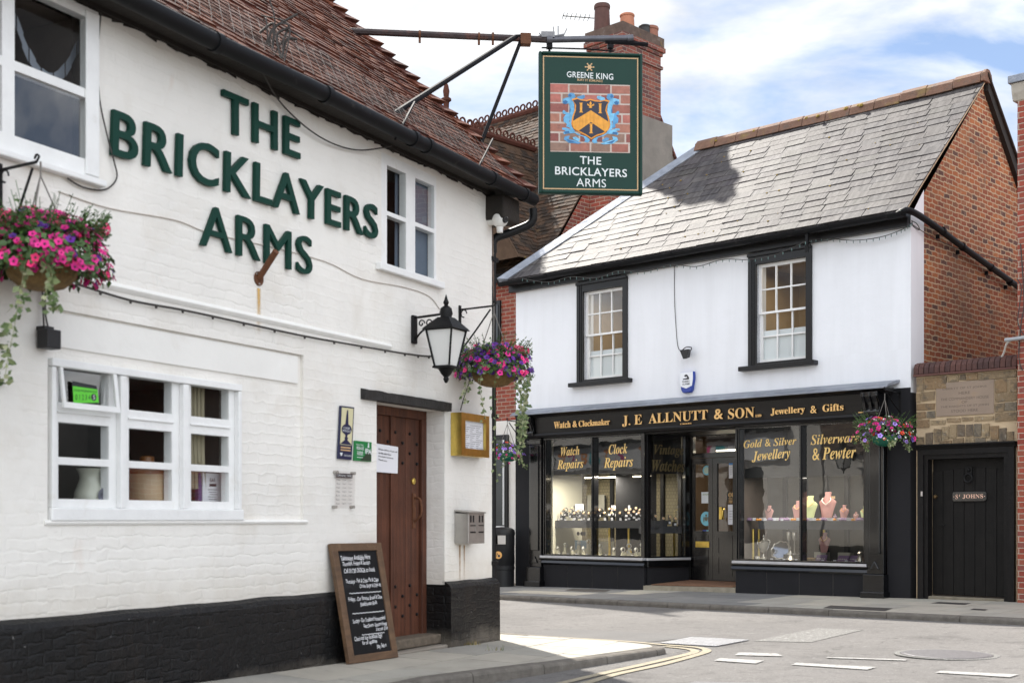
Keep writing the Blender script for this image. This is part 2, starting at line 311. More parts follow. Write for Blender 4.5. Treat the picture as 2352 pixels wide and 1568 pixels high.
MOSS = mat('yellow_moss', (.24,.16,.03), .95, var=.5, vs=30, bump=.01, bs=90)
RIDGE = mat('lichen_ridge_tile', (.17,.092,.06), .85, var=.25, vs=6, bump=.012, bs=35, spots=[((.24,.17,.05),3.2,.56,.12,.6),((.11,.09,.075),9,.55,.15,.6),((.30,.28,.24),16,.66,.05,.5)])
LEAD = mat('grey_lead', (.24,.26,.30), .48, metal=.35, var=.25, vs=5, bump=.006, bs=12, spots=[((.45,.46,.48),7,.58,.15,.5),((.09,.09,.1),4,.62,.2,.5)])
BLACK_GLOSS = mat('black_gloss_paint', (.0035,.0035,.0042), .20, coat=.5, var=.2, vs=5, bump=.0012, bs=14, spots=[((.012,.012,.013),5,.62,.15,.5)])
BLACK_SEMI = mat('black_satin_paint', (.0035,.0035,.0045), .36, spec=.4, var=.2, vs=4, bump=.0012, bs=20)
FASCIA_BLACK = mat('black_sign_board', (.0035,.003,.0035), .38, spec=.35, var=.3, vs=6, bump=.0015, bs=16, streak=((.018,.016,.016), .5, (.8,16,1)))
BLACK_MATTE = mat('dark_grey_masonry', (.013,.013,.0155), .7, spec=.25, var=.12, vs=3, bump=.002, bs=30)
GUTTER = mat('black_plastic_gutter', (.0045,.0048,.006), .55, spec=.18, var=.25, vs=6, spots=[((.06,.055,.05),9,.62,.1,.4)])
IRON = mat('black_iron', (.0045,.0045,.005), .5, spec=.25, var=.3, vs=20, bump=.002, bs=60)
DARK_WOOD = mat('dark_eaves_wood', (.016,.012,.009), .8, var=.4, vs=8, bump=.006, bs=30)
DOOR_WOOD = mat('brown_door_wood', (.102,.037,.020), .58, spec=.3, streak=((.032,.012,.008), .9, (26,.8,1)), var=.3, vs=4, bump=.003, bs=50, spots=[((.40,.26,.16),7,.74,.04,.6)])
FRAME_WOOD = mat('weathered_oak', (.125,.070,.036), .6, streak=((.05,.028,.016), .7, (2.5,16,1)), var=.25, vs=6, bump=.003, bs=45, spots=[((.23,.15,.09),6,.62,.12,.4)])
CHALK = mat('chalkboard', (.008,.008,.009), .75, spec=.2, var=.3, vs=5, spots=[((.06,.06,.065),3,.55,.25,.5)])
CHALKW = mat('chalk_writing', (.82,.82,.84), .9)
GREEN = mat('sign_green', (.003,.034,.024), .45, spec=.25, var=.06, vs=4)
GREEN_LETTER = mat('dark_green_letter', (.003,.040,.027), .5, spec=.2, var=.08, vs=6)
GOLD = mat('gold_leaf', (.88,.54,.20), .45, metal=0, spec=.6, var=.08, vs=20)
GOLD_LINE = mat('gold_line', (.55,.36,.18), .5)
SIGN_WHITE = mat('sign_white', (.68,.72,.72), .5)
BRASS = mat('polished_brass', (.72,.52,.13), .30, metal=1, var=.22, vs=9, bump=.0015, bs=20)
SILVER = mat('silver', (.62,.57,.48), .25, metal=.7)
STEEL = mat('brushed_steel', (.42,.40,.37), .42, metal=.75, var=.14, vs=8, bump=.001, bs=60, spots=[((.22,.16,.11),8,.66,.1,.5)])
RUST = mat('rusty_steel', (.115,.042,.016), .8, var=.35, vs=18, bump=.004, bs=60)
WHITE_PLASTIC = mat('white_plastic', (.72,.71,.68), .4, var=.1, vs=20, spots=[((.12,.10,.08),26,.72,.04,.8)])
BLACK_PLASTIC = mat('black_plastic', (.006,.006,.007), .45, var=.15, vs=9)
BIN_GREY = mat('dark_grey_plastic', (.011,.0115,.013), .42, spec=.35, var=.1, vs=6, spots=[((.09,.09,.08),3,.64,.2,.3)])
PAPER = mat('white_paper', (.78,.78,.82), .7)
INK = mat('black_ink', (.03,.03,.035), .6)
FROST = mat('frosted_film', (.74,.77,.78), .55)
LAMP_GLASS = mat('opal_lamp_glass', (.70,.70,.68), .35)
ROPE = mat('grey_cable', (.045,.040,.036), .7)
WIRE = mat('galvanised_wire', (.17,.155,.14), .6)
TARMAC = mat('worn_tarmac', (.180,.172,.165), .92, spec=.12, var=.14, vs=.5, bump=.009, bs=120, crack=(.55,.006,.75,(.055,.05,.045)), spots=[((.10,.097,.094),48,.55,.08,.7),((.31,.30,.29),64,.60,.06,.75),((.235,.222,.21),.35,.48,.3,.6),((.105,.10,.097),1.1,.55,.14,.6),((.115,.11,.106),7,.56,.10,.55),((.29,.28,.27),13,.60,.08,.5),((.09,.087,.083),27,.62,.06,.5),((.06,.055,.05),20,.70,.03,.65)])
TARMAC_NEW = mat('patch_tarmac', (.165,.16,.155), .9, spec=.12, var=.1, vs=2, bump=.006, bs=150, spots=[((.09,.09,.09),60,.58,.06,.6),((.3,.3,.3),80,.66,.05,.6)])
CHIPPING = mat('pale_chippings', (.17,.165,.155), .9, var=.25, vs=40, bump=.012, bs=80, spots=[((.42,.42,.40),38,.57,.07,.8),((.08,.08,.08),50,.60,.06,.7)])
SLAB = mat('paving_slab', (.2,.19,.175), .85, isl=[(.37,.35,.30),(.33,.313,.272),(.39,.36,.305),(.31,.295,.262),(.36,.335,.285)], var=.14, vs=2.5, bump=.003, bs=60, spots=[((.12,.11,.10),6,.60,.2,.45),((.30,.29,.27),50,.66,.05,.4)])
SLAB_DARK = mat('grey_asphalt_paving', (.135,.135,.138), .9, isl=[(.17,.168,.165),(.19,.187,.182),(.155,.154,.155)], var=.15, vs=4, bump=.004, bs=90, spots=[((.22,.22,.21),60,.64,.05,.5)])
JOINT = mat('sandy_joint', (.19,.155,.115), .95, var=.25, vs=8, bump=.006, bs=60)
KERB = mat('granite_kerb', (.165,.15,.132), .9, spec=.15, var=.28, vs=9, bump=.012, bs=90, spots=[((.085,.075,.065),4,.55,.2,.5),((.32,.31,.28),60,.63,.05,.5)])
PAINT_W = mat('worn_white_line', (.36,.355,.345), .8, spec=.1, var=.12, vs=9, bump=.003, bs=120, spots=[((.21,.195,.18),24,.52,.10,.85),((.20,.185,.17),6,.58,.10,.8)])
PAINT_Y = mat('worn_yellow_line', (.34,.30,.225), .85, spec=.1, var=.1, vs=8, bump=.003, bs=120, spots=[((.2,.19,.18),30,.56,.08,.8),((.2,.19,.18),5,.60,.12,.6)])
CAST = mat('cast_iron_cover', (.13,.125,.13), .55, metal=.4, var=.2, vs=20, bump=.006, bs=40)
LEAF = mat('green_leaf', (.05,.11,.02), .5, isl=[(.045,.105,.018),(.06,.13,.025),(.035,.08,.016),(.085,.15,.035),(.05,.10,.03)], var=.15, vs=20)
IVY = mat('variegated_leaf', (.1,.15,.05), .5, isl=[(.10,.15,.05),(.26,.29,.14),(.07,.12,.035),(.16,.20,.08),(.33,.34,.2)], var=.1, vs=20)
PINK = mat('hot_pink_petal', (.80,.03,.16), .6, isl=[(.80,.022,.15),(.82,.035,.2),(.70,.015,.13)])
MAGENTA = mat('magenta_petal', (.60,.015,.20), .6, isl=[(.72,.015,.24),(.60,.01,.20),(.82,.03,.30),(.50,.01,.18)])
PURPLE = mat('purple_petal', (.10,.01,.28), .6, isl=[(.10,.01,.27),(.07,.008,.20),(.15,.02,.34)])
LILAC = mat('lilac_petal', (.34,.18,.72), .6, isl=[(.33,.17,.70),(.42,.26,.8)])
ORANGE = mat('scarlet_petal', (.75,.06,.012), .6)
WHITE_PET = mat('white_petal', (.75,.76,.70), .6)
COIR = mat('coir_liner', (.20,.12,.042), .95, var=.4, vs=26, bump=.02, bs=70)
GREEN_PLASTIC = mat('green_plastic', (.005,.12,.075), .4)
CREAM = mat('cream_panel', (.62,.60,.48), .7)
WALLPAPER = mat('patterned_wallpaper', (.2,.17,.10), .7, brick=dict(w=.06,h=.06,mortar=.006,wob=0,soft=.1,nz=0,depth=.2,mcol=(.12,.10,.06),cols=[(.20,.17,.10),(.18,.155,.09)]), bump=.0005)
WARM_WALL = mat('warm_room_wall', (.36,.27,.15), .8, var=.15, vs=1.5)
DARK_ROOM = mat('dark_room', (.13,.105,.09), .8, var=.3, vs=2)
GREY_BAND = mat('dark_grey_shelf', (.055,.056,.062), .5)
BLACK_PANEL = mat('black_backing_panel', (.004,.004,.005), .5)
BUST_PINK = mat('pink_velvet', (.42,.21,.19), .8, var=.08, vs=12)
BUST_LILAC = mat('lilac_velvet', (.23,.15,.25), .85, var=.15, vs=14)
BUST_GREEN = mat('pale_green_velvet', (.50,.56,.27), .8)
PEARL = mat('pearl', (.75,.70,.60), .25)
AMBER = mat('amber', (.70,.28,.03), .3)
# ================================================================ helpers that need the materials
def plate(mb, F, u0, u1, z0, z1, holes, w0, w1, sides=True):
    """a flat slab with rectangular openings: front face in cells, reveals round each opening, outer sides"""
    us = sorted({u0,u1}|{a for h in holes for a in h[:2] if u0 < a < u1}); zs = sorted({z0,z1}|{a for h in holes for a in h[2:4] if z0 < a < z1})
    for i in range(len(us)-1):
        for j in range(len(zs)-1):
            a, b = (us[i]+us[i+1])/2, (zs[j]+zs[j+1])/2
            if not any(h[0] < a < h[1] and h[2] < b < h[3] for h in holes): mb.rect(F, us[i], us[i+1], zs[j], zs[j+1], w1)
    def ring(a, b, c, d):
        for (p, q) in (((a,c),(b,c)),((b,c),(b,d)),((b,d),(a,d)),((a,d),(a,c))):
            mb.quad(F.P(*p,w1), F.P(*q,w1), F.P(*q,w0), F.P(*p,w0))
    for h in holes: ring(max(h[0],u0), min(h[1],u1), max(h[2],z0), min(h[3],z1))
    if sides: ring(u0, u1, z0, z1)
    return mb
def tiles(mb, F, we, ze, tan, length, u0, u1, tw, gauge, th, jit=.3, lo=None, hi=None, lap=1.3, sag=0, skip=None):
    c = 1/math.sqrt(1+tan*tan); s_ = tan*c
    up = -F.n*c+Vector((0,0,s_)); nn = F.n*s_+Vector((0,0,c)); rows = int(length/gauge)
    for r in range(rows):
        s0 = r*gauge; a = (lo(s0) if lo else u0); b = (hi(s0) if hi else u1); u = a-(r%2)*tw*.5-R.random()*tw*.1
        while u < b-.01:
            x0 = max(u, a); x1 = min(u+tw*(1+R.uniform(-.04,.04)), b); u += tw
            if x1-x0 < .015 or (skip and skip(x0, s0)): continue
            t = th*(1+R.uniform(-jit, jit)); ds = R.uniform(-jit, jit)*gauge*.10; e = gauge*lap; g = .0025
            q = lambda uu, s, h: F.P(uu, ze, we)+up*s+nn*(h+sag*(noise.noise(Vector((uu*.7, s*.7, 3)))))
            l0 = R.uniform(-jit,jit)*th*.5; l1 = R.uniform(-jit,jit)*th*.5
            mb.hexa([q(x0+g,s0+ds,0), q(x1-g,s0+ds,0), q(x1-g,s0+e,-th*.55), q(x0+g,s0+e,-th*.55), q(x0+g,s0+ds,t+l0), q(x1-g,s0+ds,t+l1), q(x1-g,s0+e,th*.25), q(x0+g,s0+e,th*.25)])
    return up, nn
def clip(poly, a, b):                                   # keep the left of a->b
    o = []; s = lambda p: (b[0]-a[0])*(p[1]-a[1])-(b[1]-a[1])*(p[0]-a[0])
    for i in range(len(poly)):
        p, q = poly[i], poly[(i+1)%len(poly)]; sp, sq = s(p), s(q)
        if sp >= 0: o.append(p)
        if sp*sq < 0: k = sp/(sp-sq); o.append((p[0]+(q[0]-p[0])*k, p[1]+(q[1]-p[1])*k))
    return o
def prism_z(mb, pts, top, bot):                          # pts: (x,y) ; top/bot: functions of (x,y)
    n = len(pts); mb.add([(x,y,bot(x,y)) for x,y in pts]+[(x,y,top(x,y)) for x,y in pts], [tuple(range(n))[::-1], tuple(range(n,2*n))]+[(i,(i+1)%n,n+(i+1)%n,n+i) for i in range(n)])
# ================================================================ ground
def road_z(x, y=0): return -.08+.012*max(-6, min(6, x))
def gnd(X, Y, dz=0):                                     # photograph pixel -> point on the road
    z = -.08
    for _ in range(6):
        d = (CZ-z)/((Y-HY)/FPX); x = (X-CX)/FPX*d; z = road_z(x)+dz
    return Vector((x, d, z))
g = MB()
xs = [-90,-6,-3,0,3,6,90]; ys = [-60,0,20,40,150]
for i in range(len(xs)-1):
    for j in range(len(ys)-1): g.quad(*[(x,y,road_z(x)) for x,y in ((xs[i],ys[j]),(xs[i+1],ys[j]),(xs[i+1],ys[j+1]),(xs[i],ys[j+1]))])
struct(g.build('road', TARMAC))
def z6(x, y): return (1150+x/3.92)*.98, (1380+y/3.92)*.98
def z7(x, y): return (1150+x/1.8816)*.98, (1300+y/1.8816)*.98
def flat(name, pts, m, dz, kind=True):
    b = MB(); b.add(pts, [tuple(range(len(pts)))]); o = b.build(name, m)
    return struct(o) if kind else o
flat('road_patch', [gnd(*z7(*p), .004) for p in ((150,352),(300,324),(760,345),(1050,368),(800,372),(640,388),(400,372))], TARMAC_NEW, 0)
flat('road_patch', [gnd(*z7(*p), .004) for p in ((1160,378),(1440,321),(1640,330),(1410,384))], CHIPPING, 0)
def stripe(name, pts, w, m, dz=.008):
    b = MB(); pts = [Vector(p) for p in pts]; n = len(pts); l = []; r = []
    for i, p in enumerate(pts):
        d = (pts[min(i+1,n-1)]-pts[max(i-1,0)]); d.z = 0; d.normalize(); s = Vector((-d.y,d.x,0))*w/2; l.append(p+s); r.append(p-s)
    for i in range(n-1): b.quad(l[i], l[i+1], r[i+1], r[i])
    return struct(b.build(name, m))
def smooth(pts, k=6):
    o = []; n = len(pts)
    for i in range(n-1):
        a, b, c, d = [Vector(pts[max(0,min(n-1,j))]) for j in (i-1,i,i+1,i+2)]
        for t in range(k):
            t = t/k; o.append(.5*((2*b)+(c-a)*t+(2*a-5*b+4*c-d)*t*t+(3*b-a-3*c+d)*t**3))
    return o+[Vector(pts[-1])]
stripe('yellow_line', smooth([gnd(*z6(*p), .008) for p in ((500,945),(860,862),(1160,775),(1560,690),(1880,604),(1985,566),(1950,541),(1830,524),(1600,508),(1270,478),(650,440),(10,397))]), .085, PAINT_Y)
stripe('yellow_line', smooth([gnd(*z6(*p), .008) for p in ((300,945),(640,862),(1030,770),(1400,688),(1760,606),(1872,574),(1850,553),(1740,536),(1600,524))]), .085, PAINT_Y)
for q in (((1075,440),(1095,428),(1262,433),(1290,445)), ((985,464),(1010,453),(1205,464),(1170,477)), ((1325,482),(1350,473),(1700,493),(1660,504)), ((1960,517),(1985,509),(2330,525),(2290,537)), ((1480,452),(1484,448),(1835,459),(1831,464))):
    flat('white_line', [gnd(*z7(*p), .008) for p in q], PAINT_W, 0)
# covers in the road
c = gnd(*z7(2010,437), .006); t = thing('drain_cover', 'round iron manhole cover set in the sunny road at the right', 'drain cover', c)
b = MB(); b.lathe(c, [(.40,0),(.40,.004),(.385,.006),(.375,.004),(.37,.007),(.0,.007)], 40); b.build('cover_plate', CAST, t)
b = MB(); b.lathe(c, [(.46,-.004),(.46,.002),(.405,.002),(.405,-.004)], 40); b.build('cover_rim', CHIPPING, t)
qc = [gnd(*z7(*p), .006) for p in ((745,389),(885,363),(1142,375),(992,403))]; t = thing('drain_cover', 'rectangular chequered drain cover beside the bend of the yellow lines', 'drain cover', sum(qc, Vector())/4)
b = MB(); b.add(qc, [(0,1,2,3)]); b.build('cover_plate', CAST, t)
b = MB()
for i in range(16):
    for j in range(16):
        def bl(a, e): return (qc[0]*(1-a)+qc[3]*a)*(1-e)+(qc[1]*(1-a)+qc[2]*a)*e
        a, e = (i+.5)/16, (j+.5)/16; d = .024
        b.hexa([bl(a+x*d, e+y*d)+Vector((0,0,zz_)) for zz_ in (.0005,.007) for x,y in ((-1,-1),(1,-1),(1,1),(-1,1))])
b.build('tread_pattern', mat('worn_iron', (.42,.42,.43), .5, metal=.4, var=.2, vs=20), t)
q2 = [gnd(*z7(*p), .006) for p in ((830,575),(900,556),(1190,562),(1150,585))]; t = tag(MB().quad(*[p-q2[0] for p in q2]).build('drain_cover', CAST), 'iron drain cover in the road at the bottom edge of the photo', 'drain cover'); t.location = q2[0]
# pub pavement with a kerb round the corner ---------------------------------------------------
KP = [(-9,1.05),(-2.9,1.09),(-2.28,1.2),(-1.6,1.35),(-.9,1.5),(0,1.69),(.22,1.73),(.36,1.69),(.46,1.56),(.55,1.33),(.62,1.0),(.8,-.45),(.95,-6),(1.0,-16)]
def zp(u, w): return (-.021*min(u,0)+.012)*(1-max(w,-.5)/1.6) if w > 0 else .012
def pxy(u, w): p = P.P(u, 0, w); return p.x, p.y
def inv(x, y): q = Vector((x,y,0))-P.o; return q.dot(P.e), q.dot(P.n)
def zpx(x, y): return zp(*inv(x, y))
b = MB()
def fan(pts): prism_z(b, [pxy(*p) for p in pts], lambda x,y: zpx(x,y)-.026, lambda x,y: road_z(x)-.05)
ins = [(u-(.13 if w < 1.0 and u > 0 else .06 if u > .3 else 0), w-(.13 if u < .4 else .07)) for u,w in KP]
for i in range(len(ins)-1):
    a, c = ins[i], ins[i+1]
    if c[0] <= .001: fan([(a[0],-.02),(c[0],-.02),c,a])
    elif i < 10: fan([(0,0),c,a])
fan([(0,0),(.0,-.02),ins[11],ins[10]]); fan([(0,-.02),(0,-16),ins[13],ins[12],ins[11]])
struct(b.build('pavement', JOINT))
b = MB(); hp = [(pxy(*ins[i+1]), pxy(*ins[i])) for i in range(2, len(ins)-1)]
wr = [(.10,.60),(.612,1.13),(1.142,1.9)]
def slab(u0, u1, w0, w1):
    pts = [pxy(u0,w0),pxy(u1,w0),pxy(u1,w1),pxy(u0,w1)]; mx = max(u0,u1)
    if mx > -2.9:
        for a, c in hp: pts = clip(pts, c, a) if len(pts) > 2 else pts
    else:
        pts = [pxy(u0,w0),pxy(u1,w0),pxy(u1,min(w1,.955)),pxy(u0,min(w1,.955))] if w0 < .9 else []
    if len(pts) > 2: dz = R.uniform(-.0015,.002); prism_z(b, pts, lambda x,y: zpx(x,y)+dz, lambda x,y: zpx(x,y)-.05)
for k, (w0, w1) in enumerate(wr):
    u = -8.9+k*.3
    while u < .7: L_ = R.choice((.6,.75,.9)); slab(u+.006, u+L_-.006, w0, w1); u += L_
w = -.6
slab(.06,.42,-.4,.09); slab(.43,.9,-.4,.09)
while w > -14: slab(.06,.46,w,w-.6+.012); slab(.47,.95,w,w-.6+.012); w -= .6
struct(b.build('pavement_slabs', SLAB))
def kerb(name, pts, top, out_h, wd, F, rz):
    """kerb stones along a polyline given in a frame's (u,w); wd: stone width to the inside"""
    P3 = [Vector((*((lambda p: (p.x,p.y))(F.P(u,0,w))),0)) for u,w in pts]; L_ = [0]
    for i in range(1,len(P3)): L_.append(L_[-1]+(P3[i]-P3[i-1]).length)
    def at(s):
        for i in range(1,len(P3)):
            if s <= L_[i] or i == len(P3)-1: return P3[i-1].lerp(P3[i], (s-L_[i-1])/(L_[i]-L_[i-1]))
    b = MB(); s = 0
    while s < L_[-1]-.05:
        e = min(s+R.uniform(.72,.95), L_[-1]); n = 5; jz = R.uniform(-.004,.004); vs = []
        for k in range(n+1):
            ss = s+.005+(e-s-.010)*k/n; p = at(ss); q = at(min(ss+.02,L_[-1])); q0 = at(max(ss-.02,0)); d = (q-q0).normalized(); i_ = Vector((-d.y,d.x,0))
            zt = top(p)+jz; zb = rz(p.x)-.03
            for wo, z in ((0,zb),(0,zt-.028),(.008,zt-.010),(.026,zt),(wd,zt+.002),(wd,zb)): vs.append((p.x+i_.x*wo, p.y+i_.y*wo, z))
        fs = []
        for k in range(n):
            for j in range(6): fs.append((k*6+j,k*6+(j+1)%6,(k+1)*6+(j+1)%6,(k+1)*6+j))
        fs += [tuple(range(6))[::-1], tuple(range(n*6,n*6+6))]; b.add(vs, fs); s = e
    return struct(b.build(name, KERB))
kerb('kerb', KP, lambda p: zp(*inv(p.x,p.y)), 0, .125, P, road_z)
# shop pavement ------------------------------------------------------------------------------
KW = 2.29
def zs(u, w):
    a = .0126*(max(-9,min(6,u))+3.7); p = S.P(u,0,KW); bq = road_z(p.x)+.072; k = max(0,min(1,w/KW)); return a*(1-k)+bq*k
def sxy(u, w): p = S.P(u,0,w); return p.x, p.y
def sinv(x, y): q = Vector((x,y,0))-S.o; return q.dot(S.e), q.dot(S.n)
def zsx(x, y): return zs(*sinv(x,y))
b = MB(); us = [-26,-9,-6,-4,-2,0,2,4,6,20]
for i in range(len(us)-1): prism_z(b, [sxy(us[i],KW-.12),sxy(us[i+1],KW-.12),sxy(us[i+1],-1.5),sxy(us[i],-1.5)], lambda x,y: zsx(x,y)-.008, lambda x,y: road_z(x)-.06)
struct(b.build('pavement', JOINT))
bd, bl_ = MB(), MB()
def sslab(m, u0, u1, w0, w1):
    dz = R.uniform(-.001,.002); prism_z(m, [sxy(u0+.004,w0+.004),sxy(u1-.004,w0+.004),sxy(u1-.004,w1-.004),sxy(u0+.004,w1-.004)], lambda x,y: zsx(x,y)+dz, lambda x,y: zsx(x,y)-.02)
wrow = [.0,.5,1.1,1.7,KW-.135]
for k in range(4):
    u = -25.0-.3*(k%2)
    while u < 18:
        L_ = R.choice((.6,.75,.9)); pale = u > 1.0+.25*k or (-3.6 < u < -1.2 and k in (1,2) and R.random() < .6) or R.random() < .06
        sslab(bl_ if pale else bd, u, u+L_, wrow[k], wrow[k+1]); u += L_
struct(bd.build('pavement_slabs', SLAB_DARK)); struct(bl_.build('pavement_slabs', SLAB))
kerb('kerb', [(-26,KW),(-9,KW),(-4,KW),(0,KW),(4,KW),(20,KW)], lambda p: zsx(p.x,p.y), 0, .13, S, road_z)
def spave(X, Y): 
    z = .05
    for _ in range(8):
        d = (CZ-z)/((Y-HY)/FPX); x = (X-CX)/FPX*d; z = zsx(x,d)+.003
    return Vector((x,d,z))
for q, lab in ((((1465,233),(1500,221),(1775,234),(1740,246)), 'dark ribbed cover in the pavement by the kerb near the dark corner pier'), (((325,157),(360,147),(530,153),(505,163)), 'small dark grating in the pavement before the left shop window'), (((1940,212),(1975,206),(2120,212),(2090,219)), 'shallow dark cover in the pavement near the plank door step'), (((2112,240),(2130,235),(2195,239),(2180,244)), 'little square cover in the pavement before the plank door')):
    qq = [spave(*z7(*p)) for p in q]; o = MB().quad(*[p-qq[0] for p in qq]).build('pavement_cover', mat('dark_grating', (.045,.04,.037), .7, var=.3, vs=30, bump=.006, bs=60)); o.location = qq[0]; tag(o, lab, 'drain cover')
# ================================================================ pub
pub = thing('pub', 'white painted brick pub with black plinth, green wall letters and red tiled roof', 'pub', P.P(-3,0,0))
def pbox(*a): return MB().box(P, *a)
D0, D1 = -2.06, -.925                                     # door opening
PANEL = (-5.62,-3.083,1.19,2.47)
W1 = (-6.78,-5.23,3.30,4.36); W2 = (-1.985,-1.075,3.37,4.315); W3 = (-5.595,-3.832,1.195,2.175)
b = MB(); plate(b, P, -12, 0, -.1, 4.44, [W1,W2,PANEL,(D0,D1,-.1,2.20)], -.20, 0, sides=False)
b.build('wall', WHITE_BRICK, pub)
b = MB(); plate(b, P, PANEL[0], PANEL[1], PANEL[2], PANEL[3], [W3], -.2, -.028, sides=False); b.build('recessed_panel', WHITE_BRICK, pub)
b = MB(); b.box(P, PANEL[0]+.002, PANEL[1]-.05, 2.245, 2.455, -.028, -.014); b.build('rendered_lintel', WHITE_SMOOTH, pub, bev=.004)
b = MB(); b.sweep(P, [(-.03,1.17),(.012,1.172),(.018,1.185),(.006,1.20),(-.03,1.205)], PANEL[0]-.03, PANEL[1]+.04); b.build('panel_ledge', WHITE_SMOOTH, pub, smooth=True)
b = MB(); b.sweep(P, [(-.005,2.645),(.012,2.66),(.022,2.68),(.012,2.70),(-.005,2.71)], -12, -1.85); b.build('string_course', WHITE_SMOOTH, pub, smooth=True)
# plinth with a sloping top
pl = [(-.02,-.1),(.072,-.1),(.066,.565),(.045,.60),(-.02,.636)]
b = MB(); 
n_ = 40
def plinth(u0, u1, n):
    vs = []; fs = []; k = len(pl)
    for i in range(n+1):
        u = u0+(u1-u0)*i/n
        for w, z in pl: vs.append(P.P(u, z+.010*noise.noise(Vector((u*3,z*4,1))), w+(.010*noise.noise(Vector((u*2.3,z*5,7))) if w > 0 else 0)))
    for i in range(n):
        for j in range(k): fs.append((i*k+j,i*k+(j+1)%k,(i+1)*k+(j+1)%k,(i+1)*k+j))
    b.add(vs, fs+[tuple(range(k))[::-1], tuple(range(n*k,n*k+k))])
plinth(-12, D0, 60); plinth(D1, .045, 8)
b.box(P, D1-.004, D1+.01, -.1, .60, -.2, .0); b.box(P, -.02, .06, -.1, .6, -7, -.02)
b.build('plinth', BLACK_BRICK, pub)
# gable wall on the side street (seen in the shop windows)
b = MB(); plate(b, PG, 0.0, 6.9, -.1, 2.75, [(1.2,2.3,1.0,2.1),(4.2,5.6,.9,2.2)], -.2, 0, sides=False); b.poly(PG, [(0,2.75),(6.9,2.75),(6.9,4.4),(3.45,7.75),(0,4.4)], -.002); b.build('gable_wall', WHITE_BRICK, pub)
b = MB(); tiles(b, PG, .07, 2.72, 30, 2.0, 0, 6.9, .17, .10, .012, skip=lambda u,s: (1.0<u<1.9 and .5<s<1.4) or (4.2<u<5.1 and .5<s<1.4))
tiles(b, PG, .07, 4.72, 30, 2.9, 0, 6.9, .17, .10, .012, lo=lambda s: .3+s*1.03, hi=lambda s: 6.6-s*1.03); b.build('hung_tiles', mat('grey_brown_hung_tile', (.2,.15,.12), .8, isl=[(.2,.14,.11),(.17,.12,.1),(.23,.17,.13)], var=.15, vs=5), pub)
for a, c, z0, z1 in ((1.2,2.3,1.0,2.1),(4.2,5.6,.9,2.2),(1.05,1.95,3.2,4.1),(4.25,5.15,3.2,4.1)):
    f = MB(); plate(f, PG, a-.05, c+.05, z0-.05, z1+.05, [(a,(a+c)/2-.03,z0,z1),((a+c)/2+.03,c,z0,z1)], -.05, .095 if z0 > 3 else .02); fo = f.build('gable_window', WHITE_WOOD, pub)
    MB().rect(PG, a, c, z0, z1, .02 if z0 > 3 else -.02).build('pane', mat('dark_pane', (.02,.022,.025), .08, spec=.6), fo)
# roof
TAN = .96; EW, EZ = .25, 4.47; UV_ = .28
b = MB(); up, nrm = tiles(b, P, EW, EZ, TAN, 5.0, -10.5, UV_, .165, .098, .019, jit=.32, sag=.03); b.build('roof_tiles', TILE_RED, pub)
RW = -3.42; RZ = EZ+(EW-RW)*TAN
b = MB(); b.quad(P.P(-12,EZ-.03,EW), P.P(UV_-.04,EZ-.03,EW), P.P(UV_-.04,RZ-.03,RW), P.P(-12,RZ-.03,RW)); b.quad(P.P(-12,RZ-.03,RW), P.P(UV_-.04,RZ-.03,RW), P.P(UV_-.04,EZ-.1,-7.1), P.P(-12,EZ-.1,-7.1)); b.build('roof_deck', TILE_RED, pub)
b = MB(); s = .0; 
while s < 4.9:                                           # bonnet tiles stepping up the verge
    o = P.P(UV_, EZ, EW)+up*s; e_ = P.e; t_ = R.uniform(.9,1.1)
    vs = [o-e_*.13+nrm*.0, o+e_*.085*t_+nrm*.0, o+e_*.03+up*.27-nrm*.02, o-e_*.10+up*.27-nrm*.02, o-e_*.13-up*.02+nrm*.045, o+e_*.085*t_-up*.03+nrm*.085, o+e_*.03+up*.27+nrm*.012, o-e_*.10+up*.27+nrm*.012]
    b.hexa(vs); s += .212+R.uniform(-.008,.008)
b.build('bonnet_tiles', TILE_RED, pub, bev=.006)
b = MB(); b.box(P, -12, .24, 4.405, 4.455, .0, .235); b.box(P, -12, .02, 4.375, 4.405, -.001, .03); b.build('soffit_board', DARK_WOOD, pub)
b = MB()
for k in range(90):                                      # ragged dark edge along the wall top under the eaves
    u = -9+k*.1; b.hexa([P.P(u+x, 4.385-R.uniform(.0,.035) if z == 0 else 4.40, w) for z in (0,1) for x,w in ((0,.0),(.104,.0),(.104,.012),(0,.012))])
b.build('eaves_dark_edge', DARK_WOOD, pub)
gut = []
for X, Y in ((300,18),(487,112),(707,215),(960,343),(1130,428),(1222,474)):
    u, z = P.at(X, Y-15, .275); gut.append((u, z))
gut[0] = (-12, 4.44)
b = MB(); rg = .060
pts = [P.P(u, z, .295) for u, z in gut]; b.tube(pts, rg, 14)
for u in (-6.9,-5.6,-4.45,-3.2,-1.95,-1.72,-.55,.12):
    for i in range(len(gut)-1):
        if gut[i][0] <= u <= gut[i+1][0]: k = (u-gut[i][0])/(gut[i+1][0]-gut[i][0]); z = gut[i][1]*(1-k)+gut[i+1][1]*k
    b.tube([P.P(u-.03,z,.295), P.P(u+.03,z,.295)], rg+.010, 14)
b.build('gutter', GUTTER, pub, smooth=True)
b = MB(); b.tube(smooth([P.P(.33,4.30,.29), P.P(.33,4.16,.27), P.P(.22,4.06,.10), P.P(.09,3.98,-.02), P.P(.07,3.84,-.03)],4), .042, 10); b.tube([P.P(.07,3.86,-.03), P.P(.07,.0,-.03)], .036, 10)
for z in (3.75,2.2,.75): b.box(P, -.01, .12, z, z+.04, -.075, .012)
b.build('downpipe', IRON, pub, smooth=True)
b = MB(); b.box(P, -.13, .22, 4.12, 4.36, -.3, .2); b.build('eaves_bracket', DARK_WOOD, pub, bev=.02)
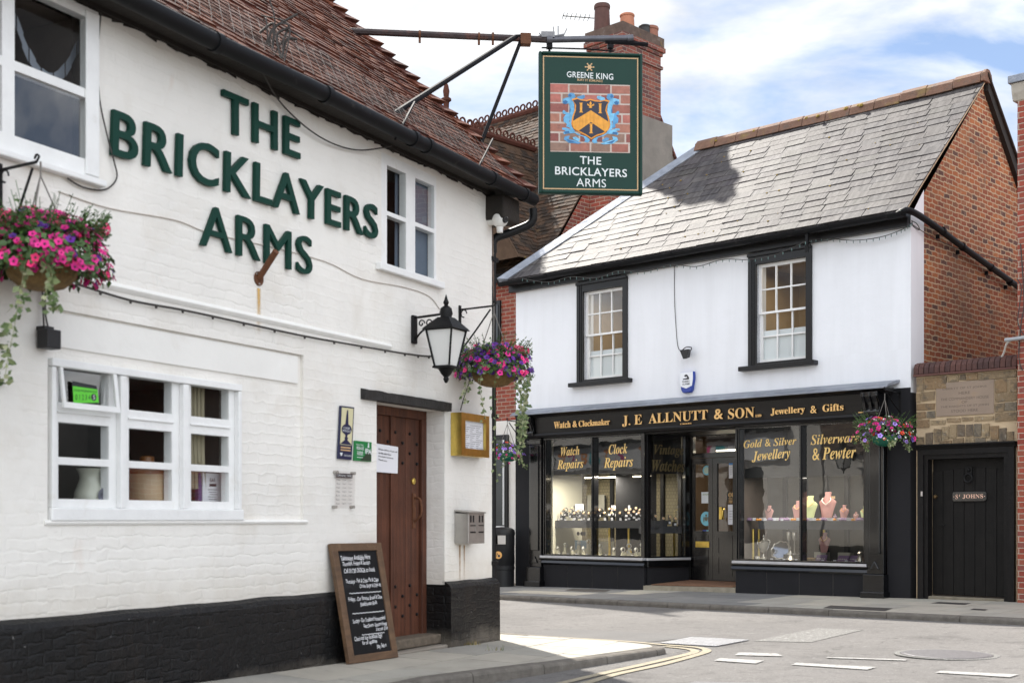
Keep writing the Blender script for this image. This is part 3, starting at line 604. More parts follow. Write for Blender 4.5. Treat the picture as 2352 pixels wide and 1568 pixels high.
# windows ------------------------------------------------------------------------------------
def pub_window(W, lights, wf, depth, sill=None, name='window'):
    """lights: list of glass openings (u0,u1,z0,z1)"""
    b = MB(); plate(b, P, W[0], W[1], W[2], W[3], lights, wf-.07, wf); o = b.build(name, WHITE_WOOD, pub, bev=.006)
    for l in lights: MB().rect(P, *l, wf-.016).build('pane', GLASS_OLD, o)
    if sill: MB().box(P, *sill).build('sill', WHITE_WOOD, o, bev=.008)
    r = MB(); a = W; r.cm = 0
    for q in ((a[0],a[1],a[2],a[3]),): 
        for (p0,p1) in (((q[0],q[2]),(q[1],q[2])),((q[1],q[2]),(q[1],q[3])),((q[1],q[3]),(q[0],q[3])),((q[0],q[3]),(q[0],q[2]))):
            r.quad(P.P(*p0,wf-.08), P.P(*p1,wf-.08), P.P(*p1,-depth), P.P(*p0,-depth))
        r.rect(P, *q, -depth)
    r.build('room', DARK_ROOM, o, fix=False)
    return o
g1 = P.at(20,100,-.03)[0], P.at(190,100,-.03)[0]; zb = P.at(12,312,-.03)[1]; zm = P.at(15,152,-.03)[1]
w1 = pub_window(W1, [(g1[0],g1[1],zb,zm-.028),(g1[0],g1[1],zm+.028,4.30),(-6.66,g1[0]-.09,zb,zm-.028),(-6.66,g1[0]-.09,zm+.028,4.30)], .018, .9, (W1[0]-.05,W1[1]+.035,3.275,3.315,0,.06))
MB().box(P, W1[1]-.115, W1[1]-.005, 3.33, 4.34, .018, .034).build('architrave', WHITE_WOOD, w1, bev=.005)
b = MB()                                                  # net curtain draped inside
for k in range(12):
    a = k/12; b.quad(*[P.P(g1[0]+.12+(g1[1]-g1[0])*t, 4.3-.36*math.sin(math.pi*t)-d_, -.16+.01*(k%2)) for t, d_ in ((a,0),(a+1/12,0),(a+1/12,.09),(a,.09))])
b.build('curtain', mat('grey_curtain', (.22,.24,.28), .8), w1)
ga = P.at(882,450,-.03)[0], P.at(926,450,-.03)[0]; gb = P.at(947,450,-.03)[0], P.at(991,450,-.03)[0]
zt2, zb2, zm2 = P.at(882,380,-.03)[1], P.at(882,606,-.03)[1], P.at(882,490,-.03)[1]
w2 = pub_window(W2, [(*ga,zb2,zm2-.018),(*ga,zm2+.018,zt2),(*gb,zb2,zm2-.018),(*gb,zm2+.018,zt2)], .0, .8, (W2[0]-.09,W2[1]+.07,3.305,3.365,0,.055))
b = MB()
for k in range(7):
    for (a0, sg) in ((ga[1]+.02,-1),(gb[1]+.015,-1)):
        x = a0+.12+sg*k*.022; b.quad(P.P(x,3.36,-.09-.02*(k%2)), P.P(x+sg*.022,3.36,-.09-.02*((k+1)%2)), P.P(x+sg*.014,4.32,-.09-.02*((k+1)%2)), P.P(x,4.32,-.09-.02*(k%2)))
b.rect(P, gb[0]+.05, gb[1]+.02, 3.35, 4.32, -.078); b.build('curtain', mat('curtain_and_reflection_blue', (.115,.145,.19), .8, var=.2, vs=3), w2)  # flat blue sheet beside the curtain folds paints the right panes' blue-grey reflection
def zw3(Y): return P.at(127,Y,-.06)[1]
cols = [(P.at(125.5,1000,-.06)[0], P.at(242,1000,-.06)[0]), (P.at(288,1000,-.06)[0], P.at(387,1000,-.06)[0]), (P.at(431,1000,-.06)[0], P.at(518,1000,-.06)[0])]
rows = [(zw3(1145),zw3(1066)), (zw3(1049),zw3(969)), (zw3(924),zw3(843))]
L3 = [(c0,c1,z0,z1) for c0,c1 in cols for z0,z1 in rows]
w3 = pub_window(W3, L3, -.03, 1.5, (W3[0]-.01,W3[1]+.012,1.195,1.275,-.028,.022))
b = MB()
for i, (c0, c1) in enumerate(cols):                       # mullions and head stand proud of the casements
    nxt = cols[i+1][0] if i < 2 else W3[1]; b.box(P, (c1+nxt)/2-.025 if i < 2 else c1+.06, (c1+nxt)/2+.03 if i < 2 else W3[1]-.001, 1.276, 2.12, -.03, .012)
    z_ = (rows[1][1]+rows[2][0])/2; b.box(P, c0-.012, c1+.012, z_-.004, z_+.010, -.03, -.018)
b.box(P, W3[0]+.001, W3[1]-.001, 2.125, 2.172, -.03, .014); b.box(P, W3[0]+.001, W3[0]+.035, 1.276, 2.12, -.03, .012); b.build('mullions', WHITE_WOOD, w3, bev=.005)
c0, c1 = cols[0]; z0, z1 = rows[2]                        # the left vent sash stands a little open
v = MB(); op = Frame(P.P(c0-.02,0,-.012), P.e); 
def tilt(p): 
    h = (z1+.03)-p.z; return p+P.n*h*.13
m_ = MB(); plate(m_, op, 0, c1-c0+.05, z0-.035, z1+.03, [(.022,c1-c0+.02,z0,z1-.005)], 0, .016); m_.v = [tuple(tilt(Vector(q))) for q in m_.v]; m_.build('open_vent_sash', WHITE_WOOD, w3, bev=.004)
b = MB(); b.cm = 0
for k in range(9):
    x = cols[2][0]+.11+k*.020; b.quad(P.P(x,1.72-.02*k,-.14-.03*(k%2)), P.P(x+.018,1.72-.02*(k+1),-.14-.03*((k+1)%2)), P.P(x+.012,2.14,-.14-.03*((k+1)%2)), P.P(x,2.14,-.14-.03*(k%2)))
    b.quad(P.P(x+.03,1.42,-.15-.02*(k%2)), P.P(x+.042,1.42,-.15-.02*((k+1)%2)), P.P(x+.018,1.80-.02*(k+1),-.14-.03*((k+1)%2)), P.P(x,1.80-.02*k,-.14-.03*(k%2)))
b.build('curtain', mat('cream_curtain', (.42,.37,.26), .8), w3)
MB().box(P, W3[0]+.02, W3[1]-.02, 1.19, 1.262, -.75, -.105).build('inner_sill', WHITE_WOOD, w3)
# things on the inner sill
zs3 = 1.264
def lat(name, label, cat, c, prof, m, n=20):
    t = thing(name, label, cat, c); MB().lathe(c, prof, n).build('body', m, t, smooth=True); return t
cj = P.P(P.at(208,1100,-.19)[0], zs3, -.19)
t = lat('jug', 'cream waisted jug with a dark badge standing behind the lower left pane', 'jug', cj, [(.07,0),(.095,.02),(.108,.06),(.102,.11),(.08,.165),(.068,.20),(.075,.235),(.092,.265),(.086,.265),(.06,.24)], mat('cream_glaze', (.50,.50,.42), .25))
bd_ = MB(); fc = Frame(cj, P.e); 
for k in range(10):
    a = math.pi*(-.75+.05*k); 
bd_.disc(Frame(cj+P.n*.0, P.e), .01, zs3+.09, .058, .112, 18, .052); bd_.build('badge', mat('badge_ink', (.10,.10,.13), .5, var=.9, vs=40), t)
cj = P.P(P.at(338,1100,-.24)[0], zs3, -.24)
t = lat('stone_jar', 'tall beige stoneware jar with a brown rim behind the lower middle pane', 'jar', cj, [(.125,0),(.13,.02),(.13,.25),(.122,.27),(.0,.27)], mat('beige_stoneware', (.44,.33,.20), .4, streak=((.36,.25,.13),.4,(3,.5,1))))
MB().lathe(cj, [(.131,.245),(.131,.272),(.10,.29),(.05,.30),(.05,.36),(.04,.37),(.0,.37)], 20).build('lid', mat('brown_glaze', (.22,.09,.03), .3), t, smooth=True)
b = MB(); u_ = P.at(300,1130,-.12)[0]; b.box(P, u_-.07, u_+.05, zs3, zs3+.075, -.14, -.095); tag(b.build('wooden_box', FRAME_WOOD, base=P.P(u_,zs3,-.22)), 'small wooden box in front of the beige stoneware jar', 'box')
u_, z_ = P.at(488,1110,-.15); t = thing('framed_menu', 'framed menu card standing in the lower right pane of the pub window', 'menu', P.P(u_,zs3,-.2))
MB().box(P, u_-.105, u_+.10, zs3, zs3+.27, -.18, -.15).build('frame', PAPER, t); MB().box(P, u_-.15, u_-.112, zs3, zs3+.27, -.18, -.15).build('book_spine', mat('purple_card', (.10,.05,.16), .6), t)
b = MB(); put_text(b, P, 'BAR', rq(u_-.03,u_+.03,zs3+.205,zs3+.235), -.148); b.rect(P, u_-.035, u_+.04, zs3+.175, zs3+.195, -.148)
for k in range(8): b.rect(P, u_-.05+.01*(k%3), u_+.05-.01*(k%2), zs3+.15-.017*k, zs3+.154-.017*k, -.148)
b.build('lettering', INK, t)
q = px(P, -.02, (170,930), (228,928), (224,886), (167,874)); t = thing('hygiene_sticker', 'bright green rating sticker with a black head in the top left pane', 'sticker', P.P(*q[0],-.02))
def quadz(F, q, w): return MB().quad(*[F.P(u,z,w) for u,z in q])
quadz(P, q, -.027).build('card', mat('black_card', (.015,.018,.02), .5), t)
e = px(P, -.02, (170,926), (228,924), (225,894), (168,886)); quadz(P, e, -.024).build('green_panel', mat('lime_green', (.12,.62,.04), .5), t)
b = MB(); put_text(b, P, 'FOOD HYGIENE RATING', px(P,-.02,(172,898),(223,902),(223,898),(172,893)), -.022); put_text(b, P, '0 1 2 3 4', px(P,-.02,(174,918),(208,918),(208,907),(174,905)), -.022); q5 = P.at(216,912,-.02); b.disc(P, q5[0], q5[1], .022, -.022); b.build('lettering', INK, t)
b = MB(); put_text(b, P, '5', rq(q5[0]-.008,q5[0]+.008,q5[1]-.013,q5[1]+.013), -.020); b.build('rating_number', SIGN_WHITE, t)
# door ---------------------------------------------------------------------------------------
dr = MB(); DW = -.19
dr.box(P, D0, D0+.09, .12, 2.12, DW-.05, DW); dr.box(P, D1-.085, D1, .0, 2.12, DW-.05, DW); dr.box(P, D0, D1, 2.12, 2.2, DW-.05, DW)
do = MB(); pu = [D0+.09+(D1-.085-D0-.09)*k/4 for k in range(5)]
for k in range(4): do.box(P, pu[k]+.003, pu[k+1]-.003, .14, 2.12, DW-.09, DW-.03)
for k in (2,): do.box(P, pu[k]-.028, pu[k]+.028, .14, 2.12, DW-.03, DW-.012)
dor = do.build('door', DOOR_WOOD, pub, bev=.006); dr.build('frame', DOOR_WOOD, dor, bev=.006)
MB().box(P, D0, D1, -.1, 2.2, DW-.2, DW-.09).build('backing', DARK_ROOM, dor)
b = MB()
for zz0 in (1.98,1.80,.60,.42):
    for k in range(8): b.lathe(P.P(pu[0]+.05+(pu[4]-pu[0]-.1)*k/7, zz0-(.09 if k%2 else 0), DW-.03), [(.016,0),(.014,.010),(.006,.016),(0,.017)], 8, P.n)
b.build('studs', IRON, dor)
hz = P.at(963,1110,DW); lz = P.at(950,1168,DW)
b = MB(); b.lathe(P.P(hz[0]-.06,1.55,DW-.03), [(.03,0),(.03,.012),(.02,.016),(0,.016)], 14, P.n); b.build('keyhole', BRASS, dor)
b = MB(); b.tube(smooth([P.P(hz[0]-.05,1.40,DW-.02),P.P(hz[0]-.05,1.38,DW+.04),P.P(hz[0]-.05,1.25,DW+.05),P.P(hz[0]-.05,1.18,DW-.02)]), .011, 8); b.box(P, hz[0]-.075, hz[0]-.025, 1.12, 1.44, DW-.03, DW-.022); b.build('handle', RUST, dor)
MB().box(P, D0, D1, .06, .15, DW-.05, -.03).build('threshold', mat('worn_oak_step', (.12,.095,.07), .85, var=.4, vs=14, bump=.006, bs=40), dor, bev=.015)
MB().box(P, D0+.02, D1-.02, -.08, .055, DW-.02, .05).build('door_step', mat('step_stone', (.24,.21,.175), .85, var=.2, vs=10, bump=.006, bs=60), dor, bev=.012)
b = MB(); vs = []; nseg = 24
for i in range(nseg+1):
    u = -2.30+(1.42)*i/nseg; a, c_, d_ = [.012*noise.noise(Vector((u*7,k,2))) for k in (0,3,6)]
    vs += [P.P(u,2.195,-.02), P.P(u,2.198+a*.3,.05+a), P.P(u,2.275+c_,.055+d_), P.P(u,2.29+c_,-.02)]
b.add(vs, [(i*4+j,i*4+(j+1)%4,(i+1)*4+(j+1)%4,(i+1)*4+j) for i in range(nseg) for j in range(4)]+[(3,2,1,0),tuple(range(nseg*4,nseg*4+4))]); b.build('lintel', mat('black_oak_lintel', (.020,.018,.017), .7, var=.5, vs=16, bump=.01, bs=40), pub)
# wire netting on the lower roof
nz_t = thing('roof_netting', 'sagging wire netting over the lower courses of the pub roof', 'netting', P.P(-3,EZ,EW))
b = MB(); u = -9.3
def rf(u, s, h=.05): return P.P(u,EZ,EW)+up*s+nrm*(h+.02*noise.noise(Vector((u*1.5,s*3,9))))
while u < .2:
    for sg in (1,-1):
        if -9.5 < u+sg*.62 < .30: b.tube([rf(u+sg*.62*k/3, .02+.78*k/3) for k in range(4)], .0015, 3, False)
    u += .115
b.build('mesh', WIRE, nz_t, uv=False, fix=False)
# bundle of wires standing up from the gutter
b = MB()
for k in range(9):
    a = rf(-3.55+R.uniform(-.1,.1), R.uniform(.05,.3), .03); b.tube(smooth([a, a+Vector((R.uniform(-.05,.1),0,R.uniform(.08,.25))), a+Vector((R.uniform(-.1,.3),R.uniform(-.1,.1),R.uniform(.1,.42)))],4), .006 if k < 5 else .010, 5)
tag(b.build('loose_wires', ROPE, base=rf(-3.5,.2), uv=False), 'tangle of loose wires sticking up from the roof above the word THE', 'wires')
# wall letters --------------------------------------------------------------------------------
WORDS = [('THE', ((513,299),(689.5,366),(689.5,280),(512.5,205)), 3), ('BRICKLAYERS', ((256.5,355),(868,551),(868,475),(260,251)), 11), ('ARMS', ((462,563.5),(717,634),(717,547.5),(462,464.5)), 4)]
ws = thing('wall_sign', 'raised dark green letters across the pub wall reading THE BRICKLAYERS ARMS', 'wall sign', P.P(-3.6,3.2,0))
for w_, q, n in WORDS:
    vs, fs = text2d(w_, 0 if 'M' in w_ else .010, .1, 1.10); x0 = min(v[0] for v in vs); x1 = max(v[0] for v in vs); qa = [Vector(P.at(*p, .03)) for p in q]
    par = list(range(len(vs)))                           # split into letters by connected pieces
    def find(i):
        while par[i] != i: par[i] = par[par[i]]; i = par[i]
        return i
    for f in fs:
        for a in f[1:]: par[find(a)] = find(f[0])
    grp = {}
    for i in range(len(vs)): grp.setdefault(find(i), []).append(i)
    capy = text2d('H', .010, .1)[0]; cy0 = min(v[1] for v in capy); cy1 = max(v[1] for v in capy)
    for ids in sorted(grp.values(), key=lambda I: min(vs[i][0] for i in I)):
        mp_ = {i: k for k, i in enumerate(ids)}; b = MB(); o = []
        for i in ids:
            x, y, z = vs[i]; a = (x-x0)/(x1-x0); j = (y-cy0)/(cy1-cy0); p = (qa[0]*(1-a)+qa[1]*a)*(1-j)+(qa[3]*(1-a)+qa[2]*a)*j; o.append(P.P(p.x, p.y, .036 if z > 0 else .008))
        b.add(o, [tuple(mp_[a] for a in f) for f in fs if f[0] in mp_]); b.build('letter', GREEN_LETTER, ws)
# ================================================================ jeweller's shop
shop = thing('jeweller_shop', "white rendered shop with slate roof and black shopfront lettered J.E ALLNUTT & SON", 'shop', S.P(-.5,0,0))
UL = -4.328
V1 = (-2.70,-1.83,3.60,5.12); V2 = (.80,1.668,3.60,5.12)
b = MB(); plate(b, S, UL, GU, 2.62, 5.46, [V1,V2], -.25, 0, sides=False); b.quad(G.P(0,2.9,0),G.P(.40,2.9,0),G.P(.40,5.9,0),G.P(0,5.46,0))
b.quad(S.P(UL,0,0),S.P(UL,5.46,0),S.P(UL,5.46,-1.0),S.P(UL,0,-1.0)); b.build('front_wall', RENDER_WHITE, shop)
MT_, ST = .935, 5.50
APM = 2.40; APZ = ST+(APM+.25)*MT_
b = MB(); b.poly(G, [(.40,-.1),(.40,5.85),(APM,APZ-.10),(4.95,APZ-.12-(4.95-APM)*1.0),(4.95,-.1)], 0); b.build('gable_wall', OLD_BRICK, shop)
b = MB(); b.quad(S.P(UL,5.4,-4.9),S.P(GU,5.4,-4.9),S.P(GU,0,-4.9),S.P(UL,0,-4.9)); b.poly(S.shift(0,0), [(UL,0)]*0+[(UL,0),(UL+.01,0),(UL+.01,.1)], -3); b.build('rear_wall', OLD_BRICK, shop)
b = MB(); sl0 = lambda s: -4.47+(s/3.62)*2.55
upS, nS = tiles(b, S, .25, ST, MT_, 3.60, -4.47, GU+.06, .36, .186, .013, jit=.45, lo=sl0, lap=1.5, sag=.012); b.build('roof_slates', SLATE, shop)
RS = S.P(0,ST,.25)+upS*3.60-S.P(0,0,0); rw, rz_ = RS.dot(S.n), RS.z
b = MB(); b.quad(S.P(-4.45,ST-.02,.25),S.P(GU+.04,ST-.02,.25),S.P(GU+.04,rz_-.02,rw),S.P(-1.95,rz_-.02,rw)); b.quad(S.P(-1.95,rz_-.02,rw),S.P(GU+.07,rz_-.02,rw),S.P(GU+.07,rz_-2.6,rw-2.6),S.P(-1.95,rz_-2.6,rw-2.6)); b.build('roof_deck', SLATE, shop)
b = MB(); n_ = 12
for k in range(n_):
    s0, s1 = 3.62*k/n_, 3.62*(k+1)/n_+.01; q = lambda u, s, h: S.P(u,ST,.25)+upS*s+nS*h
    b.hexa([q(sl0(s0)-.05,s0,-.02),q(sl0(s0)+.17,s0,-.02),q(sl0(s1)+.17,s1,-.02),q(sl0(s1)-.05,s1,-.02),q(sl0(s0)-.05,s0,.07),q(sl0(s0)+.17,s0,.022),q(sl0(s1)+.17,s1,.022),q(sl0(s1)-.05,s1,.07)])
b.build('lead_verge', LEAD, shop)
b = MB(); u = -1.99; rid = lambda u: .03*math.sin((u+2)/5.3*math.pi)
while u < GU+.05:
    L_ = min(.44, GU+.09-u); pr = [(-.165,-.10),(-.12,.035),(-.045,.105),(.045,.105),(.12,.035),(.165,-.10),(.13,-.10),(-.13,-.10)]; j = R.uniform(-.008,.008)
    b.sweep(S, [(rw+w, rz_+.02+z+j-rid(u+.2)) for w, z in pr], u+.004, u+L_); u += .445
b.build('ridge_tiles', RIDGE, shop, bev=.01)
b = MB()
for k in range(46):                                      # moss cushions along the ridge and in the slate joints
    if k < 8: p = S.P(R.uniform(-1.7,2.9), 0, rw+R.uniform(.10,.15)); p.z = rz_+.02-.6*(p-S.P(0,0,rw)).dot(S.n)+.07; p.z -= .0; r = R.uniform(.02,.045)
    else: s_ = R.uniform(.2,3.2); p = q(R.uniform(-2.5,3.1), (int(s_/.186))*.186-.01, .012); r = R.uniform(.008,.02)
    b.lathe(p, [(r,0),(r*.9,r*.4),(r*.4,r*.7),(0,r*.75)], 7, nS)
b.build('moss', MOSS, shop, smooth=True)
b = MB(); b.sweep(G, [(.0,0)]*0+[(-.02,-.02)]*0+[(.0,.0),(.05,.0),(.05,.03),(.0,.03)], 0, .001)
b = MB()                                                  # verges: mortar in front, timber barge board behind
for (m0, m1, dz, hgt) in ((-.2, APM, 1, .05), (APM, 4.95, -1, .20)):
    z0 = ST+(m0+.25)*MT_ if dz > 0 else APZ; z1 = APZ if dz > 0 else APZ-(m1-m0)*1.0
    b.cm = 0 if dz > 0 else 1; b.hexa([G.P(m,z+h,w) for h in (-hgt,.0) for (m,z,w) in ((m0,z0,-.01),(m1,z1,-.01),(m1,z1,.045 if dz>0 else .075),(m0,z0,.045 if dz>0 else .075))])
b.build('verge', [MORTAR, DARK_WOOD], shop)
b = MB(); b.hexa([G.P(m,z,w) for z_ in (0,1) for (m,z,w) in ((APM-.05,APZ+.01+z_*.05,-.1),(5.0,APZ-2.55+.01+z_*.05,-.1),(5.0,APZ-2.55+.01+z_*.05,.11),(APM-.05,APZ+.01+z_*.05,.11))]); b.build('rear_slates', TILE_BROWN, shop)
b = MB(); b.box(S, -4.42, GU, 5.30, 5.47, .0, .10); b.box(S, -4.42, GU, 5.42, 5.47, .0, .22); b.build('eaves_board', BLACK_SEMI, shop, bev=.006)
b = MB(); gz = 5.455; pg = [(.20,gz-.005)]+[(.285+.068*math.cos(a), gz-.0-.068*abs(math.sin(a))) for a in [math.pi*(1+k/8) for k in range(9)]]; b.sweep(S, pg[1:], -4.46, GU+.04)
for u in (-3.3,-2.0,-.6,.9,2.2): b.sweep(S, [(.285+.076*math.cos(a), gz+.004-.076*abs(math.sin(a))) for a in [math.pi*(1+k/8) for k in range(9)]], u-.03, u+.03)
b.build('gutter', GUTTER, shop, smooth=True)
b = MB(); pp = [S.P(GU-.05,5.44,.285), S.P(GU+.10,5.47,.27)]+[G.P(*G.at(X,Y),.10) for X,Y in ((2118,512),(2200,572),(2335,668))]; pp.append(G.P(4.6,4.70,.10))
b.tube(smooth(pp,5), .046, 12)
for X, Y in ((2150,533),(2196,569),(2262,617),(2306,650)):
    m, z = G.at(X,Y); b.tube([G.P(m-.03,z+.012,.10), G.P(m+.03,z-.012,.10)], .056, 12); b.box(G, m-.012, m+.012, z-.10, z-.04, 0, .05)
b.build('downpipe', GUTTER, shop, smooth=True)
# sash windows
def sash_window(W, label):
    u0, u1, z0, z1 = W; t = MB(); zm = 4.37
    plate(t, S, u0-.145, u1+.095, z0-.045, z1+.15, [W], -.09, .035); t.box(S, u0-.150, u1+.10, z1+.115, z1+.165, .035, .065)
    for du in (.035,.075): t.box(S, u0-du-.012, u0-du+.004, z0-.03, z1+.12, .035, .047)
    sw = t.build('sash_window', BLACK_SEMI, shop, bev=.006); MB().box(S, u0-.27, u1+.19, z0-.115, z0-.045, -.02, .125).build('sill', BLACK_SEMI, sw, bev=.008)
    for lo_, z_0, z_1, w in ((0, zm-.02, z1, -.05), (1, z0, zm+.02, -.085)):
        wd = (u1-u0-.05*2-.022*2)/3; bar = .022; hh = (z_1-z_0-.085-bar)/2; hs = []
        for i in range(3):
            for j in range(2): a = u0+.05+i*(wd+bar); c = z_0+(.055 if lo_ else .032)+j*(hh+bar); hs.append((a,a+wd,c,c+hh))
        b = MB(); plate(b, S, u0, u1, z_0, z_1, hs, w-.035, w); s_ = b.build('sash', WHITE_WOOD, sw, bev=.004)
        p = MB(); [p.rect(S, *h, w-.02) for h in hs]; p.build('panes', GLASS_SASH, s_)
    r = MB(); r.rect(S, u0-.6, u1+.9, 3.3, 5.3, -2.2); r.quad(S.P(u0-.6,5.3,-.2),S.P(u1+.9,5.3,-.2),S.P(u1+.9,5.3,-2.2),S.P(u0-.6,5.3,-2.2)); r.quad(S.P(u0-.6,3.3,-.2),S.P(u0-.6,5.3,-.2),S.P(u0-.6,5.3,-2.2),S.P(u0-.6,3.3,-2.2)); r.quad(S.P(u1+.9,3.3,-.2),S.P(u1+.9,5.3,-.2),S.P(u1+.9,5.3,-2.2),S.P(u1+.9,3.3,-2.2))
    r.build('room', WARM_WALL, sw, fix=False)
    MB().rect(S, u0+.02, u1-.02, z0+.04, z0+.50, -.125).build('frosted_film', FROST, sw)
    b = MB(); b.box(S, u0+.1, u0+.55, 4.2, 4.75, -2.1, -2.18); b.box(S, u1-.2, u1+.25, 4.25, 4.8, -2.1, -2.18); b.box(S, u1-.5, u1-.1, 4.02, 4.13, -.7, -.3); b.build('room_contents', mat('dark_red_cloth', (.09,.025,.02), .7), sw)
    la = bpy.data.lights.new('room_lamp', 'AREA'); la.energy = 6; la.size = .8; la.color = (1,.82,.6); lo = bpy.data.objects.new('room_lamp', la); COL.objects.link(lo); lo.location = S.P((u0+u1)/2,5.2,-1.1)
    return sw
sash_window(V1, ''); sash_window(V2, '')
# shopfront ----------------------------------------------------------------------------------
b = MB(); b.sweep(S, [(0,3.17),(.0,3.13),(.34,3.055),(.40,3.03),(.40,3.045),(.33,3.09),(.1,3.155)], -4.10, 3.16); b.build('lead_flashing', LEAD, shop)
b = MB(); b.sweep(S, [(.1,2.98),(.28,2.98),(.30,3.0),(.33,3.005),(.375,3.035),(.1,3.05)], -4.02, 3.12); b.build('cornice', FASCIA_BLACK, shop)
b = MB(); b.sweep(S, [(.05,2.70),(.225,2.70),(.265,2.98),(.05,2.98)], -3.62, 2.74); b.sweep(S, [(.05,2.63),(.25,2.63),(.275,2.665),(.255,2.70),(.05,2.70)], -3.95, 3.0); fas = b.build('fascia', FASCIA_BLACK, shop)
FW = .262
def ftxt(s, q, bold=0, spc=1.0): put_text(MB(), S, serif(s), px(S, FW, *q), FW+.0, FW+.012, bold, spc).build('gold_lettering', GOLD, fas)
ftxt('J. E  ALLNUTT', ((1430,980),(1626,965),(1626,940),(1430,954)), -.004); ftxt('&', ((1641,963),(1661,961.5),(1661,938),(1641,939.5)), .01); ftxt('SON', ((1673,962),(1733,957.5),(1733,934),(1673,938.5)), -.004)
ftxt('Watch', ((1273,984),(1311,981.5),(1311,966),(1273,968.5))); ftxt('&', ((1316,981),(1326,980.3),(1326,966),(1316,966.7)), .01); ftxt('Clockmaker', ((1330,980),(1401,975),(1401,961),(1330,966)))
ftxt('Jewellery', ((1771,957),(1849,950.5),(1849,932),(1771,938))); ftxt('&', ((1862,949),(1876,948),(1876,931),(1862,932))); ftxt('Gifts', ((1890,945.5),(1938,942),(1938,925.5),(1890,929)))
ftxt('LTD', ((1736,957.5),(1749,956.5),(1749,951),(1736,952))); ftxt('C.M.B.H.I.', ((1563,975),(1589,973),(1589,970),(1563,972)))
MB().rect(S, *(lambda a,c: (a[0],c[0],a[1]-.006,a[1]+.006))(S.at(1971,947,FW),S.at(1985,946,FW)), FW-.004).build('gold_lettering', GOLD, fas)
def corbel(u0, u1):
    b = MB(); b.sweep(S, [(.04,2.66),(.28,2.66),(.30,2.72),(.27,2.78),(.31,2.85),(.36,2.93),(.36,3.0),(.04,3.0)], u0, u1)
    for k in range(3): x = u0+.03+(u1-u0-.06)*k/2; b.sweep(S, [(.27,2.74),(.30,2.74),(.34,2.85),(.385,2.93),(.385,2.985),(.27,2.985)], x-.02, x+.02)
    return b.build('corbel', BLACK_GLOSS, shop, bev=.005)
corbel(-3.90,-3.64); corbel(2.75,3.0)
def pilaster(u0, u1, zb):
    b = MB(); b.box(S, u0, u1, zb+.33, 2.63, 0, .10); b.box(S, u0+.05, u1-.05, zb+.62, 2.5, .10, .125); b.box(S, u0-.02, u1+.02, 2.52, 2.60, 0, .14)
    b.box(S, u0-.03, u1+.03, zb-.08, zb+.33, 0, .16); b.box(S, u0-.05, u1+.05, zb-.08, zb+.08, 0, .20)
    c = (u0+u1)/2; b.prism(S, [(c-.07,zb+.40),(c+.07,zb+.40),(c,zb+.52)], .10, .125); return b.build('pilaster', BLACK_GLOSS, shop, bev=.008)
pilaster(-3.91,-3.62,.02); pilaster(2.70,2.965,.085)
for u0, u1 in ((UL,-3.92),(2.975,GU)): b = MB(); b.box(S, u0+.001, u1-.001, -.1, 3.05, -.2, .012); b.build('pier', BLACK_MATTE, shop)
b = MB(); b.box(G, -.005, .395, -.1, 2.98, -.1, .006); b.build('pier_return', BLACK_MATTE, shop)
# the two shop windows: (left edge, right edge), glass z range, mullion, return pane
GZ0, GZ1 = .575, 2.60
def swindow(u0, u1, um, dark_z, zbase):
    b = MB(); plate(b, S, u0, u1, GZ0-.02, 2.64, [(u0+.085,um-.028,GZ0+.01,GZ1),(um+.028,u1-.07,GZ0+.01,GZ1)], -.06, .06); f = b.build('shop_window', BLACK_GLOSS, shop, bev=.008)
    b = MB(); b.box(S, u0+.03, u0+.045, GZ0, GZ1, .06, .085); b.box(S, u0+.065, u0+.08, GZ0, GZ1, .06, .075); b.box(S, um-.012, um+.012, GZ0, GZ1, .06, .09); b.build('beading', BLACK_GLOSS, f, bev=.003)
    for a, c in ((u0+.085,um-.028),(um+.028,u1-.07)): MB().rect(S, a, c, GZ0+.01, GZ1, .0).build('pane', GLASS, f)
    b = MB(); b.box(S, u0-.03, u1+.0, .515, .555, -.05, .115); b.build('sill', mat('pale_metal_sill', (.50,.50,.52), .35, metal=.3, var=.1, vs=6), f, bev=.004)
    b = MB(); b.sweep(S, [(-.02,.40),(.07,.40),(.10,.43),(.085,.47),(.12,.50),(.12,.512),(-.02,.512)], u0-.05, u1+.02); b.build('sill_moulding', BLACK_GLOSS, f)
    b = MB(); n = max(3, round((u1-u0)/.62)); 
    for k in range(n): b.box(S, u0+(u1-u0)*k/n+.0035, u0+(u1-u0)*(k+1)/n-.0035, zbase-.1, .40, -.02, .055)
    b.build('stall_riser_tiles', BLACK_MATTE, f); MB().box(S, u0+.004, u1-.004, zbase-.09, .395, -.03, .050).build('tile_joints', mat('pale_grout', (.16,.15,.13), .8), f)
    return f
LW0, LW1, LWM = -3.61, -1.345, -2.455; RW0, RW1, RWM = .44, 2.70, 1.605
wl = swindow(LW0, LW1, LWM, 2.0, .0); wr = swindow(RW0, RW1, RWM, 1.8, .06)
